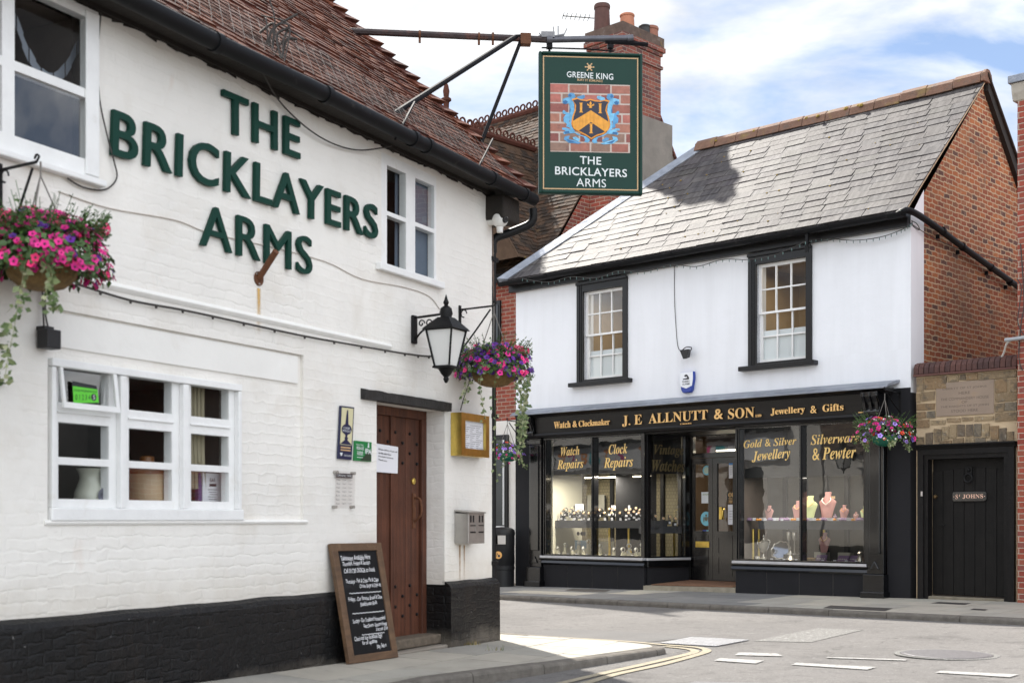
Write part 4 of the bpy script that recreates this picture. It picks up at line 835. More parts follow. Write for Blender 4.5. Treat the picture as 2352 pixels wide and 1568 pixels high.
# return pane of the left window into the lobby, and the lobby
LD = -.80
a0, a1 = S.P(LW1+.005,0,.0), S.P(-1.07,0,LD); RF = Frame(a0, (a1-a0)); rl = (a1-a0).length; RF.n = -RF.n if RF.n.dot(Vector((1,0,0))*S.e.x+S.e) < 0 else RF.n
if RF.n.dot(S.e) < 0: RF.n = -RF.n
b = MB(); plate(b, RF, 0, rl, GZ0-.02, 2.64, [(.06,rl-.09,GZ0+.01,GZ1)], -.05, .03); f = b.build('return_window', BLACK_GLOSS, shop, bev=.006)
MB().rect(RF, .06, rl-.09, GZ0+.01, GZ1, 0).build('pane', GLASS, f); MB().box(RF, -.03, rl, .515, .555, -.04, .07).build('sill', mat('pale_metal_sill'), f, bev=.004)
b = MB(); b.box(RF, -.02, rl, .40, .512, -.04, .06); b.build('sill_moulding', BLACK_GLOSS, f, bev=.01); MB().box(RF, .0, rl-.01, -.05, .40, -.04, .02).build('stall_riser_tiles', BLACK_MATTE, f)
a0, a1 = S.P(RW0,0,-.03), S.P(.30,0,LD); R2 = Frame(a1, (a0-a1)); R2.n = R2.n if R2.n.dot(S.e) < 0 else -R2.n
b = MB(); plate(b, R2, 0, (a1-a0).length, -.05, 2.64, [(.06,.7,GZ0+.01,GZ1)], -.05, .0); f = b.build('return_window', BLACK_GLOSS, shop); MB().rect(R2, .06, .7, GZ0+.01, GZ1, -.02).build('pane', GLASS, f)
b = MB(); b.box(S, LW1, RW0, 2.60, 2.64, LD, .04); b.build('lobby_ceiling', BLACK_SEMI, shop)
b = MB(); b.hexa([S.P(u,z,w) for u,z,w in ((LW1-.02,-.1,.06),(RW0,-.1,.06),(.35,-.1,LD-.1),(-1.2,-.1,LD-.1),(LW1-.02,.10,.06),(RW0,.13,.06),(.35,.165,LD-.1),(-1.2,.165,LD-.1))]); b.build('lobby_step', mat('worn_stone_step', (.30,.27,.21), .85, var=.25, vs=9, bump=.006, bs=60, spots=[((.12,.11,.08),5,.58,.2,.5)]), shop)
o = MB(); o.hexa([S.P(u,z,w) for h in (0,.012) for u,z,w in ((-1.24,.112+h,.01),(RW0-.07,.133+h,.01),(.30,.166+h,LD+.03),(-1.03,.166+h,LD+.03))]); tag(o.build('door_mat', mat('coir_mat', (.20,.105,.06), .95, var=.25, vs=40, bump=.006, bs=160), base=S.P(-.4,.13,-.4)), 'brown coir mat filling the step before the glazed double door', 'door mat')
# double door
DF = S.shift(0, LD); ub, um_, ue = -1.06, -.60, .30
b = MB(); plate(b, DF, -1.10, .34, .16, 2.62, [(-1.06,.30,.17,2.22),(-.98,.30,2.30,2.58)], -.08, .0); dfm = b.build('door_frame', BLACK_GLOSS, shop, bev=.006); MB().rect(DF, -.98, .30, 2.30, 2.58, -.03).build('transom_pane', GLASS, dfm)
def leaf(u0, u1):
    b = MB(); plate(b, DF, u0, u1, .175, 2.215, [(u0+.085,u1-.085,1.0,2.12)], -.07, -.025); d = b.build('door', BLACK_GLOSS, shop, bev=.005)
    b = MB(); plate(b, DF, u0+.085, u1-.085, .26, .93, [(u0+.12,u1-.12,.30,.56),(u0+.12,u1-.12,.64,.89)], -.027, -.017); b.build('panel_moulding', BLACK_GLOSS, d, bev=.003); MB().rect(DF, u0+.085, u1-.085, 1.0, 2.12, -.05).build('pane', GLASS, d); return d
d1 = leaf(ub, um_-.003); d2 = leaf(um_+.003, -.12); leaf(-.114, ue)
def at_d(X, Y): return S.at(X, Y, LD-.02)
def drect(x0, y0, x1, y1): 
    a, c = at_d(x0,y1), at_d(x1,y0); return a[0],c[0],a[1],c[1]
b = MB(); r = drect(1598,1243,1629,1256); b.box(DF, *r, -.025, -.012); b.box(DF, r[0]+.02, r[1]-.02, r[2]+.02, r[3]-.02, -.012, -.004); b.build('letterbox', BRASS, d1, bev=.003)
r = drect(1652,1164,1658,1192); b = MB(); b.box(DF, *r, -.025, -.015); b.tube(smooth([DF.P(r[1]+.05,r[3]-.03,-.02),DF.P(r[1]+.06,r[3]-.06,.04),DF.P(r[1]+.06,r[2]+.04,.04),DF.P(r[1]+.05,r[2],-.02)]), .010, 8); b.build('handle', BRASS, d1)
# stickers and notices on the door glass
def decal(X0, Y0, X1, Y1, m, name, label, cat, oval=False, text=None, tm=None, lines=0, group=None):
    r = drect(X0,Y0,X1,Y1); c = DF.P((r[0]+r[1])/2,(r[2]+r[3])/2,-.045); t = thing(name, label, cat, c, group); b = MB(); wp = -.046
    if oval: b.disc(DF, (r[0]+r[1])/2, (r[2]+r[3])/2, (r[1]-r[0])/2, wp, 24, (r[3]-r[2])/2)
    else: b.box(DF, *r, wp-.002, wp)
    b.build('sheet', m, t); k = MB()
    if text: put_text(k, DF, text, rq(r[0]+(r[1]-r[0])*.12, r[1]-(r[1]-r[0])*.12, r[2]+(r[3]-r[2])*.72, r[2]+(r[3]-r[2])*.86), wp+.003)
    for i in range(lines): z = r[3]-(r[3]-r[2])*(.32+.55*i/max(lines,1)); k.rect(DF, r[0]+(r[1]-r[0])*.14, r[1]-(r[1]-r[0])*(.14+.2*(i%3)/2), z-.004, z, wp+.003)
    if k.f: k.build('print', tm or INK, t)
    return t, r
SKY = mat('pale_blue_sticker', (.22,.55,.66), .5); BLUE = mat('deep_blue_sticker', (.03,.06,.28), .5)
t, r = decal(1607,1174,1633,1207, SKY, 'door_sticker', 'large round pale blue sticker with a crest on the door glass', 'sticker', True)
b = MB(); c_ = ((r[0]+r[1])/2,(r[2]+r[3])/2); b.prism(DF, [(c_[0]-.03,c_[1]+.03),(c_[0]+.03,c_[1]+.03),(c_[0]+.028,c_[1]-.02),(c_[0],c_[1]-.045),(c_[0]-.028,c_[1]-.02)], -.045, -.043); [b.disc(DF, c_[0]+sx*.045, c_[1]-.01, .012, -.044, 10, .05) for sx in (-1,1)]; b.disc(DF, c_[0], c_[1]+.055, .02, -.044, 10); b.build('crest', mat('olive_crest', (.16,.14,.09), .6), t)
t, r = decal(1612,1068,1630,1091, SKY, 'door_sticker', 'small upright oval sticker with a blue rim high on the door glass', 'sticker', True); b = MB(); b.disc(DF, (r[0]+r[1])/2, (r[2]+r[3])/2, (r[1]-r[0])*.34, -.044, 20, (r[3]-r[2])*.34); b.build('centre', mat('pale_oval', (.5,.6,.5), .5), t)
decal(1609,1129,1630,1155, FROST, 'door_sticker', 'pale rectangular sticker reading 2020 on the door glass', 'sticker', text='2020', tm=mat('olive_print', (.2,.26,.06), .6))
decal(1612,1216,1620,1228, BLUE, 'door_sticker', 'little dark blue square sticker at the foot of the door glass', 'sticker'); decal(1621,1216,1629,1228, SKY, 'door_sticker', 'little light blue square sticker at the foot of the door glass', 'sticker')
decal(1672,1053,1690,1098, PAPER, 'door_notice', 'white notice with a blue head, high on the right door glass', 'notice', lines=5); decal(1670,1158,1690,1204, PAPER, 'door_notice', 'plain white notice low on the right door glass', 'notice', lines=4)
r = drect(1672,1053,1690,1067); tt = [o for o in bpy.data.objects if o.name.startswith('door_notice')][0]; MB().box(DF, *r, -.047, -.0445).build('blue_head', mat('mid_blue', (.05,.25,.62), .5), tt)
t, r = decal(1668,1129,1690,1150, BLACK_PANEL, 'open_sign', 'black sign with gold lettering reading OPEN hung in the right door', 'sign'); b = MB(); put_text(b, DF, serif('OPEN'), rq(r[0]+.03,r[0]+.26,r[3]-.085,r[3]-.01), -.043)
for i in range(4): b.rect(DF, r[0]+.03, r[1]-.02, r[3]-.11-.022*i, r[3]-.104-.022*i, -.043)
b.build('gold_lettering', GOLD, t)
# inside of the shop
b = MB(); b.rect(S, -1.9, 1.4, .1, 2.9, -3.2); b.quad(S.P(-1.9,.1,-3.2),S.P(-1.9,2.9,-3.2),S.P(-1.9,2.9,-1.0),S.P(-1.9,.1,-1.0)); b.quad(S.P(1.4,.1,-3.2),S.P(1.4,2.9,-3.2),S.P(1.4,2.9,-1.0),S.P(1.4,.1,-1.0)); b.quad(S.P(-1.9,2.9,-3.2),S.P(1.4,2.9,-3.2),S.P(1.4,2.9,-.9),S.P(-1.9,2.9,-.9)); b.quad(S.P(-1.9,.16,-3.2),S.P(1.4,.16,-3.2),S.P(1.4,.16,-.9),S.P(-1.9,.16,-.9)); b.build('shop_room', mat('brown_room', (.10,.065,.04), .8, var=.3, vs=2), shop, fix=False)
def display(u0, u1, name, left_cream, wback, shelf_u0):
    b = MB(); b.rect(S, u0-.0, u1, .5, 2.63, wback); r = b.build(name, WALLPAPER if left_cream else mat('dark_display_wall', (.035,.032,.028), .7, var=.3, vs=3), shop, fix=False)
    b = MB(); b.quad(S.P(u0,.5,-.07),S.P(u0,2.63,-.07),S.P(u0,2.63,wback),S.P(u0,.5,wback)); b.build('side_panel', CREAM if left_cream else DARK_ROOM, r, fix=False)
    b = MB(); b.box(S, u0, u1, .50, .562, wback, -.065); b.build('display_floor', CREAM if left_cream else GREY_BAND, r)
    b = MB(); b.box(S, u0, u1, 2.62, 2.66, wback, -.065); b.build('ceiling', CREAM, r)
    b = MB()
    for k in range(6): x = u0+.35+(u1-u0-.4)*k/5; b.box(S, x-.035, x+.035, .56, 2.6, wback, wback+.05)
    b.build('uprights', BLACK_SEMI, r)
    b = MB(); b.box(S, shelf_u0, u1-.02, 1.045, 1.175, -.52, -.16); b.build('shelf', GREY_BAND, r)
    b = MB(); b.box(S, u0+.02, u1-.02, (1.98 if left_cream else 1.84), 2.61, -.16, -.13); b.build('black_blind', BLACK_PANEL, r)
    return r
dl = display(LW0+.05, LW1+.06, 'display_back', True, -.95, LW0+.06); dr_ = display(RW0+.03, RW1-.03, 'display_back', False, -.80, RW0+.28)
b = MB(); b.box(S, LW0+.07, LW0+.09, .56, 2.6, -.9, -.1); b.build('cream_end', CREAM, dl)
def brass_post(u, w, label): tag(MB().lathe(S.P(u,.562,w), [(.022,0),(.022,.48)], 12).build('brass_post', BRASS, base=S.P(u,.562,w), smooth=True), label, 'post', 'brass posts under the display shelves')
for X, w, lb in ((1400,-.2,'brass post just right of the mullion in the left shop window'),(1444,-.35,'short-looking brass post behind the clocks in the left shop window'),(1730,-.25,'leftmost of the brass posts in the right shop window'),(1743,-.4,'brass post just behind the leftmost one in the right shop window'),(1850,-.2,'brass post just right of the mullion in the right shop window'),(1893,-.35,'brass post above the pale pink bust low in the right shop window')):
    brass_post(S.at(X,1240,w)[0], w, lb)
b = MB(); b.box(RF, rl-.22, rl-.19, .56, 1.05, -.14, -.11); tag(b.build('brass_post', BRASS, base=RF.P(rl-.2,.56,-.12)), 'brass post in the narrow return pane beside the lobby', 'post', 'brass posts under the display shelves')
# gold window lettering
def gl(par, F, w, items):
    for s, q in items: put_text(MB(), F, script(s), px(S, w, *q), w, None, .002).build('gold_lettering', mat('bright_gold_leaf', (.90,.62,.22), .4, emit=0), par)
gl(wl, S, .006, [('Watch',((1288,1047),(1331,1044),(1331,1023.5),(1288,1026.5))), ('Repairs',((1280,1083),(1340,1079),(1340,1053),(1280,1056.5))), ('Clock',((1398,1043),(1441,1040.5),(1441,1017.5),(1398,1020.5))), ('Repairs',((1387,1081),(1454,1077),(1454,1047),(1387,1051)))])
gl(wr, S, .006, [('Gold & Silver',((1708,1029),(1829,1020),(1829,1002),(1708,1011))), ('Jewellery',((1727,1065),(1815,1056),(1815,1027),(1727,1036))), ('Silverware',((1862,1021.5),(1974,1014),(1974,992),(1862,998))), ('& Pewter',((1866,1057),(1966,1051),(1966,1023),(1866,1029)))])
b = MB(); put_text(b, RF, script('Vintage'), rq(.14,.74,2.23,2.44), .006, None, .01); put_text(b, RF, script('Watches'), rq(.10,.76,1.99,2.19), .006, None, .01); b.build('dull_gold_lettering', mat('dull_gold', (.10,.075,.03), .5), bpy.data.objects['return_window'])
MB().box(RF, .05, rl-.08, 1.96, 2.61, -.13, -.10).build('black_blind', BLACK_PANEL, bpy.data.objects['return_window'])
MB().rect(RF, -.1, rl, .5, 2.6, -.8).build('back_panel', mat('dark_drape', (.02,.02,.022), .8), bpy.data.objects['return_window'])
# display lamps: slim tubes along the window heads (lit in the photograph)
TUBE = mat('lit_tube', (1,.86,.62), .5, emit=5)
for u0, u1, lb in ((LW0+.5,LW1-.3,'lit strip lamp along the head of the left display'),(RW0+.4,RW1-.3,'lit strip lamp along the head of the right display')):
    p0, p1 = S.P(u0,1.93,-.5), S.P(u1,1.93,-.5); tag(MB().tube([p0,p1], .010, 6).build('strip_lamp', TUBE, base=p0), lb, 'lamp')
    la = bpy.data.lights.new('display_lamp', 'AREA'); la.shape = 'RECTANGLE'; la.size = u1-u0; la.size_y = .08; la.energy = 24 if u0 < 0 else 6; la.color = (1,.91,.78); lo = bpy.data.objects.new('display_lamp', la); COL.objects.link(lo); lo.location = S.P((u0+u1)/2,1.93 if u0 < 0 else 1.82,-.10); lo.rotation_euler = (0,0,math.atan2(S.e.y,S.e.x))
p0, p1 = DF.P(-.85,2.36,-.5), DF.P(.1,2.36,-.5); tag(MB().tube([p0,p1], .012, 6).build('strip_lamp', TUBE, base=p0), 'lit strip lamp behind the pane above the double door', 'lamp')
la = bpy.data.lights.new('room_lamp', 'AREA'); la.energy = 14; la.size = .8; la.color = (1,.84,.6); lo = bpy.data.objects.new('room_lamp', la); COL.objects.link(lo); lo.location = S.P(-.3,2.7,-1.9)
# ---------------------------------------------------------------- goods on display
def copy_tree(o, loc, label, group=None, rz=None):
    c = o.copy(); COL.objects.link(c); c.location = loc; c['label'] = label
    if group: c['group'] = group
    if rz is not None: c.rotation_euler = (0,0,rz)
    for ch in [x for x in bpy.data.objects if x.parent == o]:
        d = ch.copy(); COL.objects.link(d); d.parent = c
        for g_ in [x for x in bpy.data.objects if x.parent == ch]:
            e = g_.copy(); COL.objects.link(e); e.parent = d
    return c
SA = math.atan2(S.e.y, S.e.x)
def local(F_=W0): return F_
def watch(label, group, dark):
    t = thing('watch', label, 'watch', (0,0,0), group)
    b = MB(); b.box(W0, -.03, .03, 0, .075, -.03, .03); b.build('stand', BLACK_PANEL if dark else CREAM, t, bev=.004)
    b = MB(); pts = [(.001*0+.0, .03*math.sin(a)*1.0-.005, .118+.038*math.cos(a)) for a in [k*math.pi/8 for k in range(17)]]; b.tube([Vector((.0+.012*math.sin(k),y,z)) if False else Vector((y*.4,y,z)) for k,(x,y,z) in enumerate(pts)], .0085, 6, False); b.build('strap', INK if dark else mat('pale_steel', (.55,.54,.51), .3, metal=.3), t, smooth=True)
    b = MB(); b.lathe((0,-.038,.128), [(.022,0),(.022,.010),(.018,.013),(0,.013)], 12, (0,-1,.3)); b.build('dial', mat('gold_dial', (.75,.52,.32), .3, metal=.4) if dark else mat('white_dial', (.75,.74,.7), .3), t)
    if dark: b = MB(); b.box(W0, -.022, .022, .012, .048, .031, .034); b.build('price_tag', PAPER, t)
    return t
wa = watch('watch on a black stand with a white price tag, on the left window shelf', 'watches on the left window shelf', True); ws_ = []
k = 0
for X, w, dz in ((1272,-.22,0),(1292,-.26,0),(1312,-.3,.04),(1322,-.24,0),(1335,-.3,.05),(1345,-.22,0),(1357,-.3,0),(1372,-.26,.03),(1408,-.22,0),(1418,-.3,.06),(1428,-.22,.0),(1440,-.3,.05),(1447,-.22,0),(1458,-.28,.02),(1469,-.22,0),(1482,-.26,.0),(1494,-.24,.03)):
    u = S.at(X,1170,w)[0]
    if u > LW1-.08: continue
    loc = S.P(u,1.176+dz,w); lab = 'watch on a black stand with a white price tag, on the left window shelf'
    if k == 0: wa.location = loc; wa.rotation_euler = (0,0,SA)
    else: copy_tree(wa, loc, lab, 'watches on the left window shelf', SA+R.uniform(-.4,.4))
    k += 1
for i, (a, dz) in enumerate(((.12,0),(.26,.04),(.42,0),(.55,.03),(.66,0))): copy_tree(wa, RF.P(a,1.08+dz,-.16), 'watch on a black stand behind the narrow return pane', 'watches behind the return pane', math.atan2(RF.e.y,RF.e.x))
MB().box(RF, .04, rl-.1, .96, 1.078, -.3, -.06).build('shelf', GREY_BAND, bpy.data.objects['return_window'])
for X, w, dz in ((1265,-.34,.0),(1280,-.38,.05),(1300,-.40,.07),(1318,-.38,.09),(1330,-.40,.03),(1366,-.40,.08),(1381,-.36,.05),(1392,-.26,.0),(1402,-.38,.07),(1412,-.42,.08),(1434,-.40,.08),(1452,-.38,.06),(1463,-.42,.08),(1474,-.36,.05)): copy_tree(wa, S.P(S.at(X,1170,w)[0],1.176+dz,w), 'watch on a black stand with a white price tag, on the left window shelf', 'watches on the left window shelf', SA+R.uniform(-.4,.4))
wb = watch('steel watch on a cream block, on the floor of the left window', 'watches on the left window floor', False); k = 0
for X, w, dz in ((1268,-.16,0),(1283,-.2,0),(1300,-.26,.06),(1316,-.2,0),(1330,-.3,.10),(1340,-.18,0),(1352,-.3,.12),(1366,-.18,0),(1380,-.24,.05),(1412,-.2,0),(1424,-.3,.10),(1432,-.18,0),(1446,-.26,.06),(1462,-.18,0),(1476,-.26,.08),(1486,-.18,0)):
    u = S.at(X,1265,w)[0]
    if u > LW1-.08: continue
    loc = S.P(u,.563+dz,w)
    if k == 0: wb.location = loc; wb.rotation_euler = (0,0,SA)
    else: copy_tree(wb, loc, 'steel watch on a cream block, on the floor of the left window', 'watches on the left window floor', SA+R.uniform(-.5,.5))
    k += 1
    if dz > .03: tag(MB().box(S, u-.05, u+.05, .5625, .562+dz, w-.05, w+.05).build('riser_block', CREAM, base=S.P(u,.5625,w)), 'small cream block raising a watch on the left window floor', 'display block', 'cream blocks on the left window floor')
def clock(X, Y, w, r, lb):
    u, z = S.at(X,Y,w); t = thing('clock', lb, 'clock', S.P(u,z,w)); b = MB(); b.lathe(S.P(u,z,w), [(r,-.02),(r,.01),(r*.86,.012)], 24, S.n); b.build('case', BRASS, t, smooth=True); b = MB(); b.disc(S,u,z,r*.85,w+.0125,24); b.build('dial', PAPER, t); b = MB(); b.box(S,u-.003,u+.003,z,z+r*.6,w+.014,w+.016); b.box(S,u,u+r*.45,z-.003,z+.003,w+.014,w+.016); b.build('hands', INK, t); b = MB(); b.box(S,u-.02,u+.02,z-r-.06,z-r+.005,w-.02,w+.0); b.build('foot', BRASS, t)
clock(1444,1268,-.25,.055,'white faced clock in the middle of the left window floor'); clock(1478,1277,-.2,.055,'white faced clock near the corner post of the left window')
def poster(F, X0,Y0,X1,Y1,w,m,label,frame=True,text=None):
    a, c = F.at(X0,Y1,w), F.at(X1,Y0,w); t = thing('display_card', label, 'display card', S.P(a[0],a[1],w)); b = MB(); b.box(F,a[0]-.02,c[0]+.02,a[1]-.02,c[1]+.02,w-.02,w-.004); b.build('frame', BLACK_PANEL, t) if frame else None
    MB().box(F,a[0],c[0],a[1],c[1],w-.004,w).build('card', m, t); k = MB()
    if text: put_text(k, F, text, rq(a[0]+.01,c[0]-.01,c[1]-.05,c[1]-.02), w+.002)
    if k.f: k.build('print', INK, t)
    return t, a, c
poster(S,1321,1178-5,1340,1145+12,-.40,PAPER,'framed white card on the shelf of the left window, leftmost of three'); poster(S,1404,1182-10,1421,1160,-.40,PAPER,'framed white card on the left window shelf just right of the mullion'); poster(S,1430,1172,1447,1160,-.40,PAPER,'framed white card on the left window shelf nearest the corner post')
poster(S,1349,1172,1388,1136,-.85,mat('grey_card', (.25,.24,.20), .7),'large dim framed card on the back wall of the left window')
t, a, c = poster(S,1320,1277,1348,1240,-.45,mat('pale_blue_card', (.30,.42,.52), .5, var=.3, vs=6),'pale blue watch poster low in the left window',False)
b = MB(); [b.disc(S, a[0]+(c[0]-a[0])*f_, a[1]+.12, .035, -.446, 16) for f_ in (.3,.6,.8)]; b.build('watch_pictures', INK, t)
t, a, c = poster(S,1362,1275,1410,1242,-.55,mat('buff_card', (.50,.46,.33), .6),'buff card headed CITIZ low in the left window beside the mullion',False); b = MB(); b.box(S,a[0]+.05,c[0]-.15,c[1]-.07,c[1]+.03,-.549,-.54); b.build('name_plate', BLACK_PANEL, t); b = MB(); put_text(b,S,'CITIZ',rq(a[0]+.08,c[0]-.18,c[1]-.045,c[1]+.012),-.537); b.build('print', SIGN_WHITE, t)
def bust(X, Y, w, h, m, label, necklace, base_z=None):
    """necklace bust: neck and sloping shoulders cut flat at the back"""
    u, z = S.at(X, Y, w); z = base_z if base_z is not None else z; c = S.P(u,z,w); t = thing('necklace_bust', label, 'necklace bust', c); b = MB(); prof = [(.17,0,.03),(.19,.08,.04),(.25,.36,.06),(.325,.60,.07),(.335,.66,.065),(.26,.73,.06),(.14,.80,.06),(.115,.88,.06),(.135,.985,.065),(.11,1.0,.05)]; n = 14; vs = []; fs = []
    for (r, zz1, dp) in prof: vs += [S.P(u+h*r*math.cos(2*math.pi*k/n), z+h*zz1, w+h*dp*math.sin(2*math.pi*k/n)-(h*.12*(1-zz1))*0+h*.12*(.6-zz1)) for k in range(n)]
    for i in range(len(prof)-1):
        for k in range(n): fs.append((i*n+k,i*n+(k+1)%n,(i+1)*n+(k+1)%n,(i+1)*n+k))
    fs += [tuple(range(n))[::-1], tuple(range((len(prof)-1)*n,len(prof)*n))]; b.add(vs, fs); b.build('form', m, t, smooth=True)
    b = MB(); b.tube([S.P(u+h*.17*math.sin(a), z+h*(.80-.24*(1-abs(a)/2.2)), w+h*(.03+.10*math.cos(a/1.6))) for a in [(-2.2+4.4*k/14) for k in range(15)]], h*.018, 6); b.build('necklace', necklace, t, smooth=True); return t
SZ = 1.176
for X, w, h, m, nl, lb in ((1767,-.24,.26,BUST_PINK,IRON,'pink necklace bust standing alone at the left of the right window shelf'),(1833,-.28,.34,BUST_PINK,GOLD,'pink necklace bust half hidden by the window mullion'),(1861,-.26,.42,BUST_GREEN,GOLD,'tall pale green necklace bust just right of the mullion'),(1901,-.30,.48,BUST_PINK,PEARL,'tallest pink necklace bust on the right window shelf'),(1939,-.22,.26,BUST_PINK,AMBER,'pink necklace bust with an amber necklace near the right end'),(1966,-.26,.15,BUST_PINK,PEARL,'low pink neck form with pearls at the right end of the shelf'),(1918,-.18,.11,BUST_LILAC,PEARL,'small lilac neck form with pearls before the tallest bust'),(1986,-.3,.24,BUST_GREEN,AMBER,'pale green necklace bust against the right edge of the shop window')):
    bust(X, 1190, w-.06, h*.9, m, lb, nl, SZ)
bust(1894, 1280, -.28, .30, BUST_PINK, 'pale pink necklace bust low in the right window under the shelf', GOLD, .70)
for X, Y0, Y1, lb in ((1851,1190,1140,'peach card standing behind the green bust'),(1909,1170,1139,'peach card with dark leaves standing behind the tallest bust')): poster(S,X-9,Y0-25,X+9,Y1,-.52,mat('peach_card', (.62,.42,.22), .6),lb,False)
cols_ = [BUST_LILAC, AMBER, BUST_LILAC, PEARL]
ring = tag(MB().lathe((0,0,0), [(.05,0),(.055,.015),(.03,.045),(.0,.05)], 10).build('ring_pad', BUST_LILAC, smooth=True), 'lilac velvet pad among the jewellery on the right window shelf', 'jewellery pad', 'lilac pads on the right window shelf'); k = 0
amb = tag(MB().lathe((0,0,0), [(.022,0),(.03,.012),(.022,.03),(.0,.035)], 8).build('amber_piece', AMBER, smooth=True), 'little amber piece among the lilac pads', 'jewellery', 'amber pieces on the right window shelf')
gbx = tag(MB().box(W0,-.03,.03,0,.045,-.025,.025).build('ring_box', mat('white_box', (.6,.6,.62), .5)), 'small pale ring box among the jewellery on the shelf', 'ring box', 'ring boxes on the right window shelf')
pl_ = [ring, amb, gbx]; first = {0:1,1:1,2:1}
for i in range(56):
    X = 1722+(1985-1722)*((i*.618)%1); w = R.uniform(-.34,-.17); j = (0,1,2,0,2,1,2)[i%7]; loc = S.P(S.at(X,1190,w)[0], SZ, w)
    if first[j]: pl_[j].location = loc; first[j] = 0
    else: c = pl_[j].copy(); COL.objects.link(c); c.location = loc; c.rotation_euler = (0,0,R.random()*3)
FZ = .5625
tg = tag(MB().box(W0,-.022,.022,0,.03,-.004,.004).build('price_card', PAPER), 'tiny white price card standing on a shop window shelf', 'price card', 'price cards in the shop windows')
k = 0
for X0, X1, z_, n in ((1270,1486,1.176,12),(1722,1985,1.176,12),(1270,1486,.563,10),(1760,1985,.563,8)):
    for i in range(n):
        X = X0+(X1-X0)*(i+.5)/n+R.uniform(-4,4); w = R.uniform(-.20,-.17); u = S.at(X,1200,w)[0]
        if -1.43 < u < 0: continue
        o = tg if k == 0 else tg.copy(); k += 1
        if o is not tg: COL.objects.link(o)
        o.location = S.P(u,z_,w); o.rotation_euler = (0,0,SA)
def silver(X, w, prof, lb, name, cat, handles=0, z=FZ, n=20):
    u = S.at(X,1275,w)[0]; c = S.P(u,z,w); t = thing(name, lb, cat, c); MB().lathe(c, prof, n).build('body', SILVER, t, smooth=True)
    if handles:
        H = prof[-1][1]
        for sg in (-1,1): b = MB(); b.tube(smooth([S.P(u+sg*.05,z+H*.52,w),S.P(u+sg*.105,z+H*.62,w),S.P(u+sg*.11,z+H*.76,w),S.P(u+sg*.07,z+H*.80,w)]), .007, 6); b.build('handle', SILVER, t, smooth=True)
    return t
silver(1754,-.24,[(.055,0),(.055,.03),(.02,.06),(.012,.10),(.05,.14),(.082,.20),(.085,.27),(.088,.275),(.06,.30),(.02,.32),(.014,.35),(.02,.365),(.004,.40)],'two-handled silver trophy cup low in the right window','trophy cup','trophy',1)
silver(1841,-.22,[(.06,0),(.05,.02),(.012,.05),(.012,.09),(.05,.12),(.052,.13)],'silver footed dish beside the mullion','silver_dish','dish'); silver(1816,-.22,[(.07,0),(.08,.02),(.05,.05),(.03,.08),(.035,.11),(.012,.15),(.0,.165)],'low round silver bell-shaped pot before the tray','silver_pot','pot'); silver(1740,-.2,[(.05,0),(.05,.06),(.04,.062)],'plain silver bowl beside the brass posts','silver_bowl','bowl')
for X, lb in ((1812,'left of the two tall silver goblets'),(1825,'right of the two tall silver goblets')): silver(X,-.34,[(.04,0),(.035,.01),(.009,.03),(.009,.20),(.034,.24),(.038,.34),(.036,.345),(.03,.25)],lb,'goblet','goblet',z=.66)
MB_ = MB().box(S,S.at(1805,1275,-.34)[0],S.at(1846,1275,-.34)[0],FZ,.659,-.42,-.27); tag(MB_.build('black_plinth', BLACK_PANEL, base=S.P(1.4,FZ,-.34)), 'black block carrying the two silver goblets', 'display block')
u, z = S.at(1793,1252,-.40); t = thing('silver_tray', 'round silver tray with a wavy rim standing on edge', 'tray', S.P(u,FZ,-.4)); b = MB(); n = 48; tn = (S.n+Vector((.25,0,.42))).normalized(); tx = tn.cross(Vector((0,0,1))).normalized(); ty = tx.cross(tn); cc = S.P(u,FZ+.155,-.40)
b.add([cc+(tx*math.cos(a)+ty*math.sin(a))*.135 for a in [2*math.pi*k/n for k in range(n)]], [tuple(range(n))]); b.build('face', mat('mirror_silver', (.33,.36,.42), .12, metal=1), t)
b = MB(); b.tube([cc+(tx*math.cos(a)+ty*math.sin(a))*(.148+.009*math.cos(9*a)) for a in [2*math.pi*k/n for k in range(n+1)]], .012, 6, False); b.build('rim', SILVER, t, smooth=True)
for X, w, lb in ((1884,-.2,'left sloping lilac card of jewellery low in the right window'),(1934,-.2,'middle sloping lilac card of jewellery low in the right window'),(1960,-.26,'right sloping lilac card of jewellery low in the right window')):
    u = S.at(X,1285,w)[0]; t = thing('jewellery_card', lb, 'jewellery card', S.P(u,FZ,w)); b = MB(); b.hexa([S.P(u+x,FZ+z_,w+y) for z_,y0 in ((0,0),(.10,-.06)) for x,y in ((-.09,y0),(.09,y0),(.09,y0-.012),(-.09,y0-.012))]); b.build('card', BUST_LILAC, t); b = MB(); [b.lathe(S.P(u-.06+.03*i,FZ+.045,w-.018), [(.009,0),(.006,.008),(0,.009)], 8, S.n) for i in range(5)]; b.build('jewels', PEARL, t)
for X, lb in ((1888,'left cream riser box low in the right window'),(1943,'right cream riser box low in the right window')): u = S.at(X,1270,-.36)[0]; tag(MB().box(S,u-.1,u+.1,FZ,FZ+.14,-.42,-.3).build('riser_box', mat('grey_cream', (.36,.34,.27), .8), base=S.P(u,FZ,-.36)), lb, 'display block')
silver(1976,-.22,[(.05,0),(.055,.05),(.03,.10),(.05,.14),(.03,.17),(0,.18)],'silver carriage clock at the right edge of the window','silver_clock','clock'); u = S.at(1862,1288,-.22)[0]; tag(MB().lathe(S.P(u,FZ,-.22),[(.06,0),(.085,.05),(.08,.055),(.06,.01)],14).build('basket', mat('golden_wicker', (.36,.21,.06), .6, var=.3, vs=40), base=S.P(u,FZ,-.22), smooth=True), 'small golden basket at the foot of the mullion', 'basket')
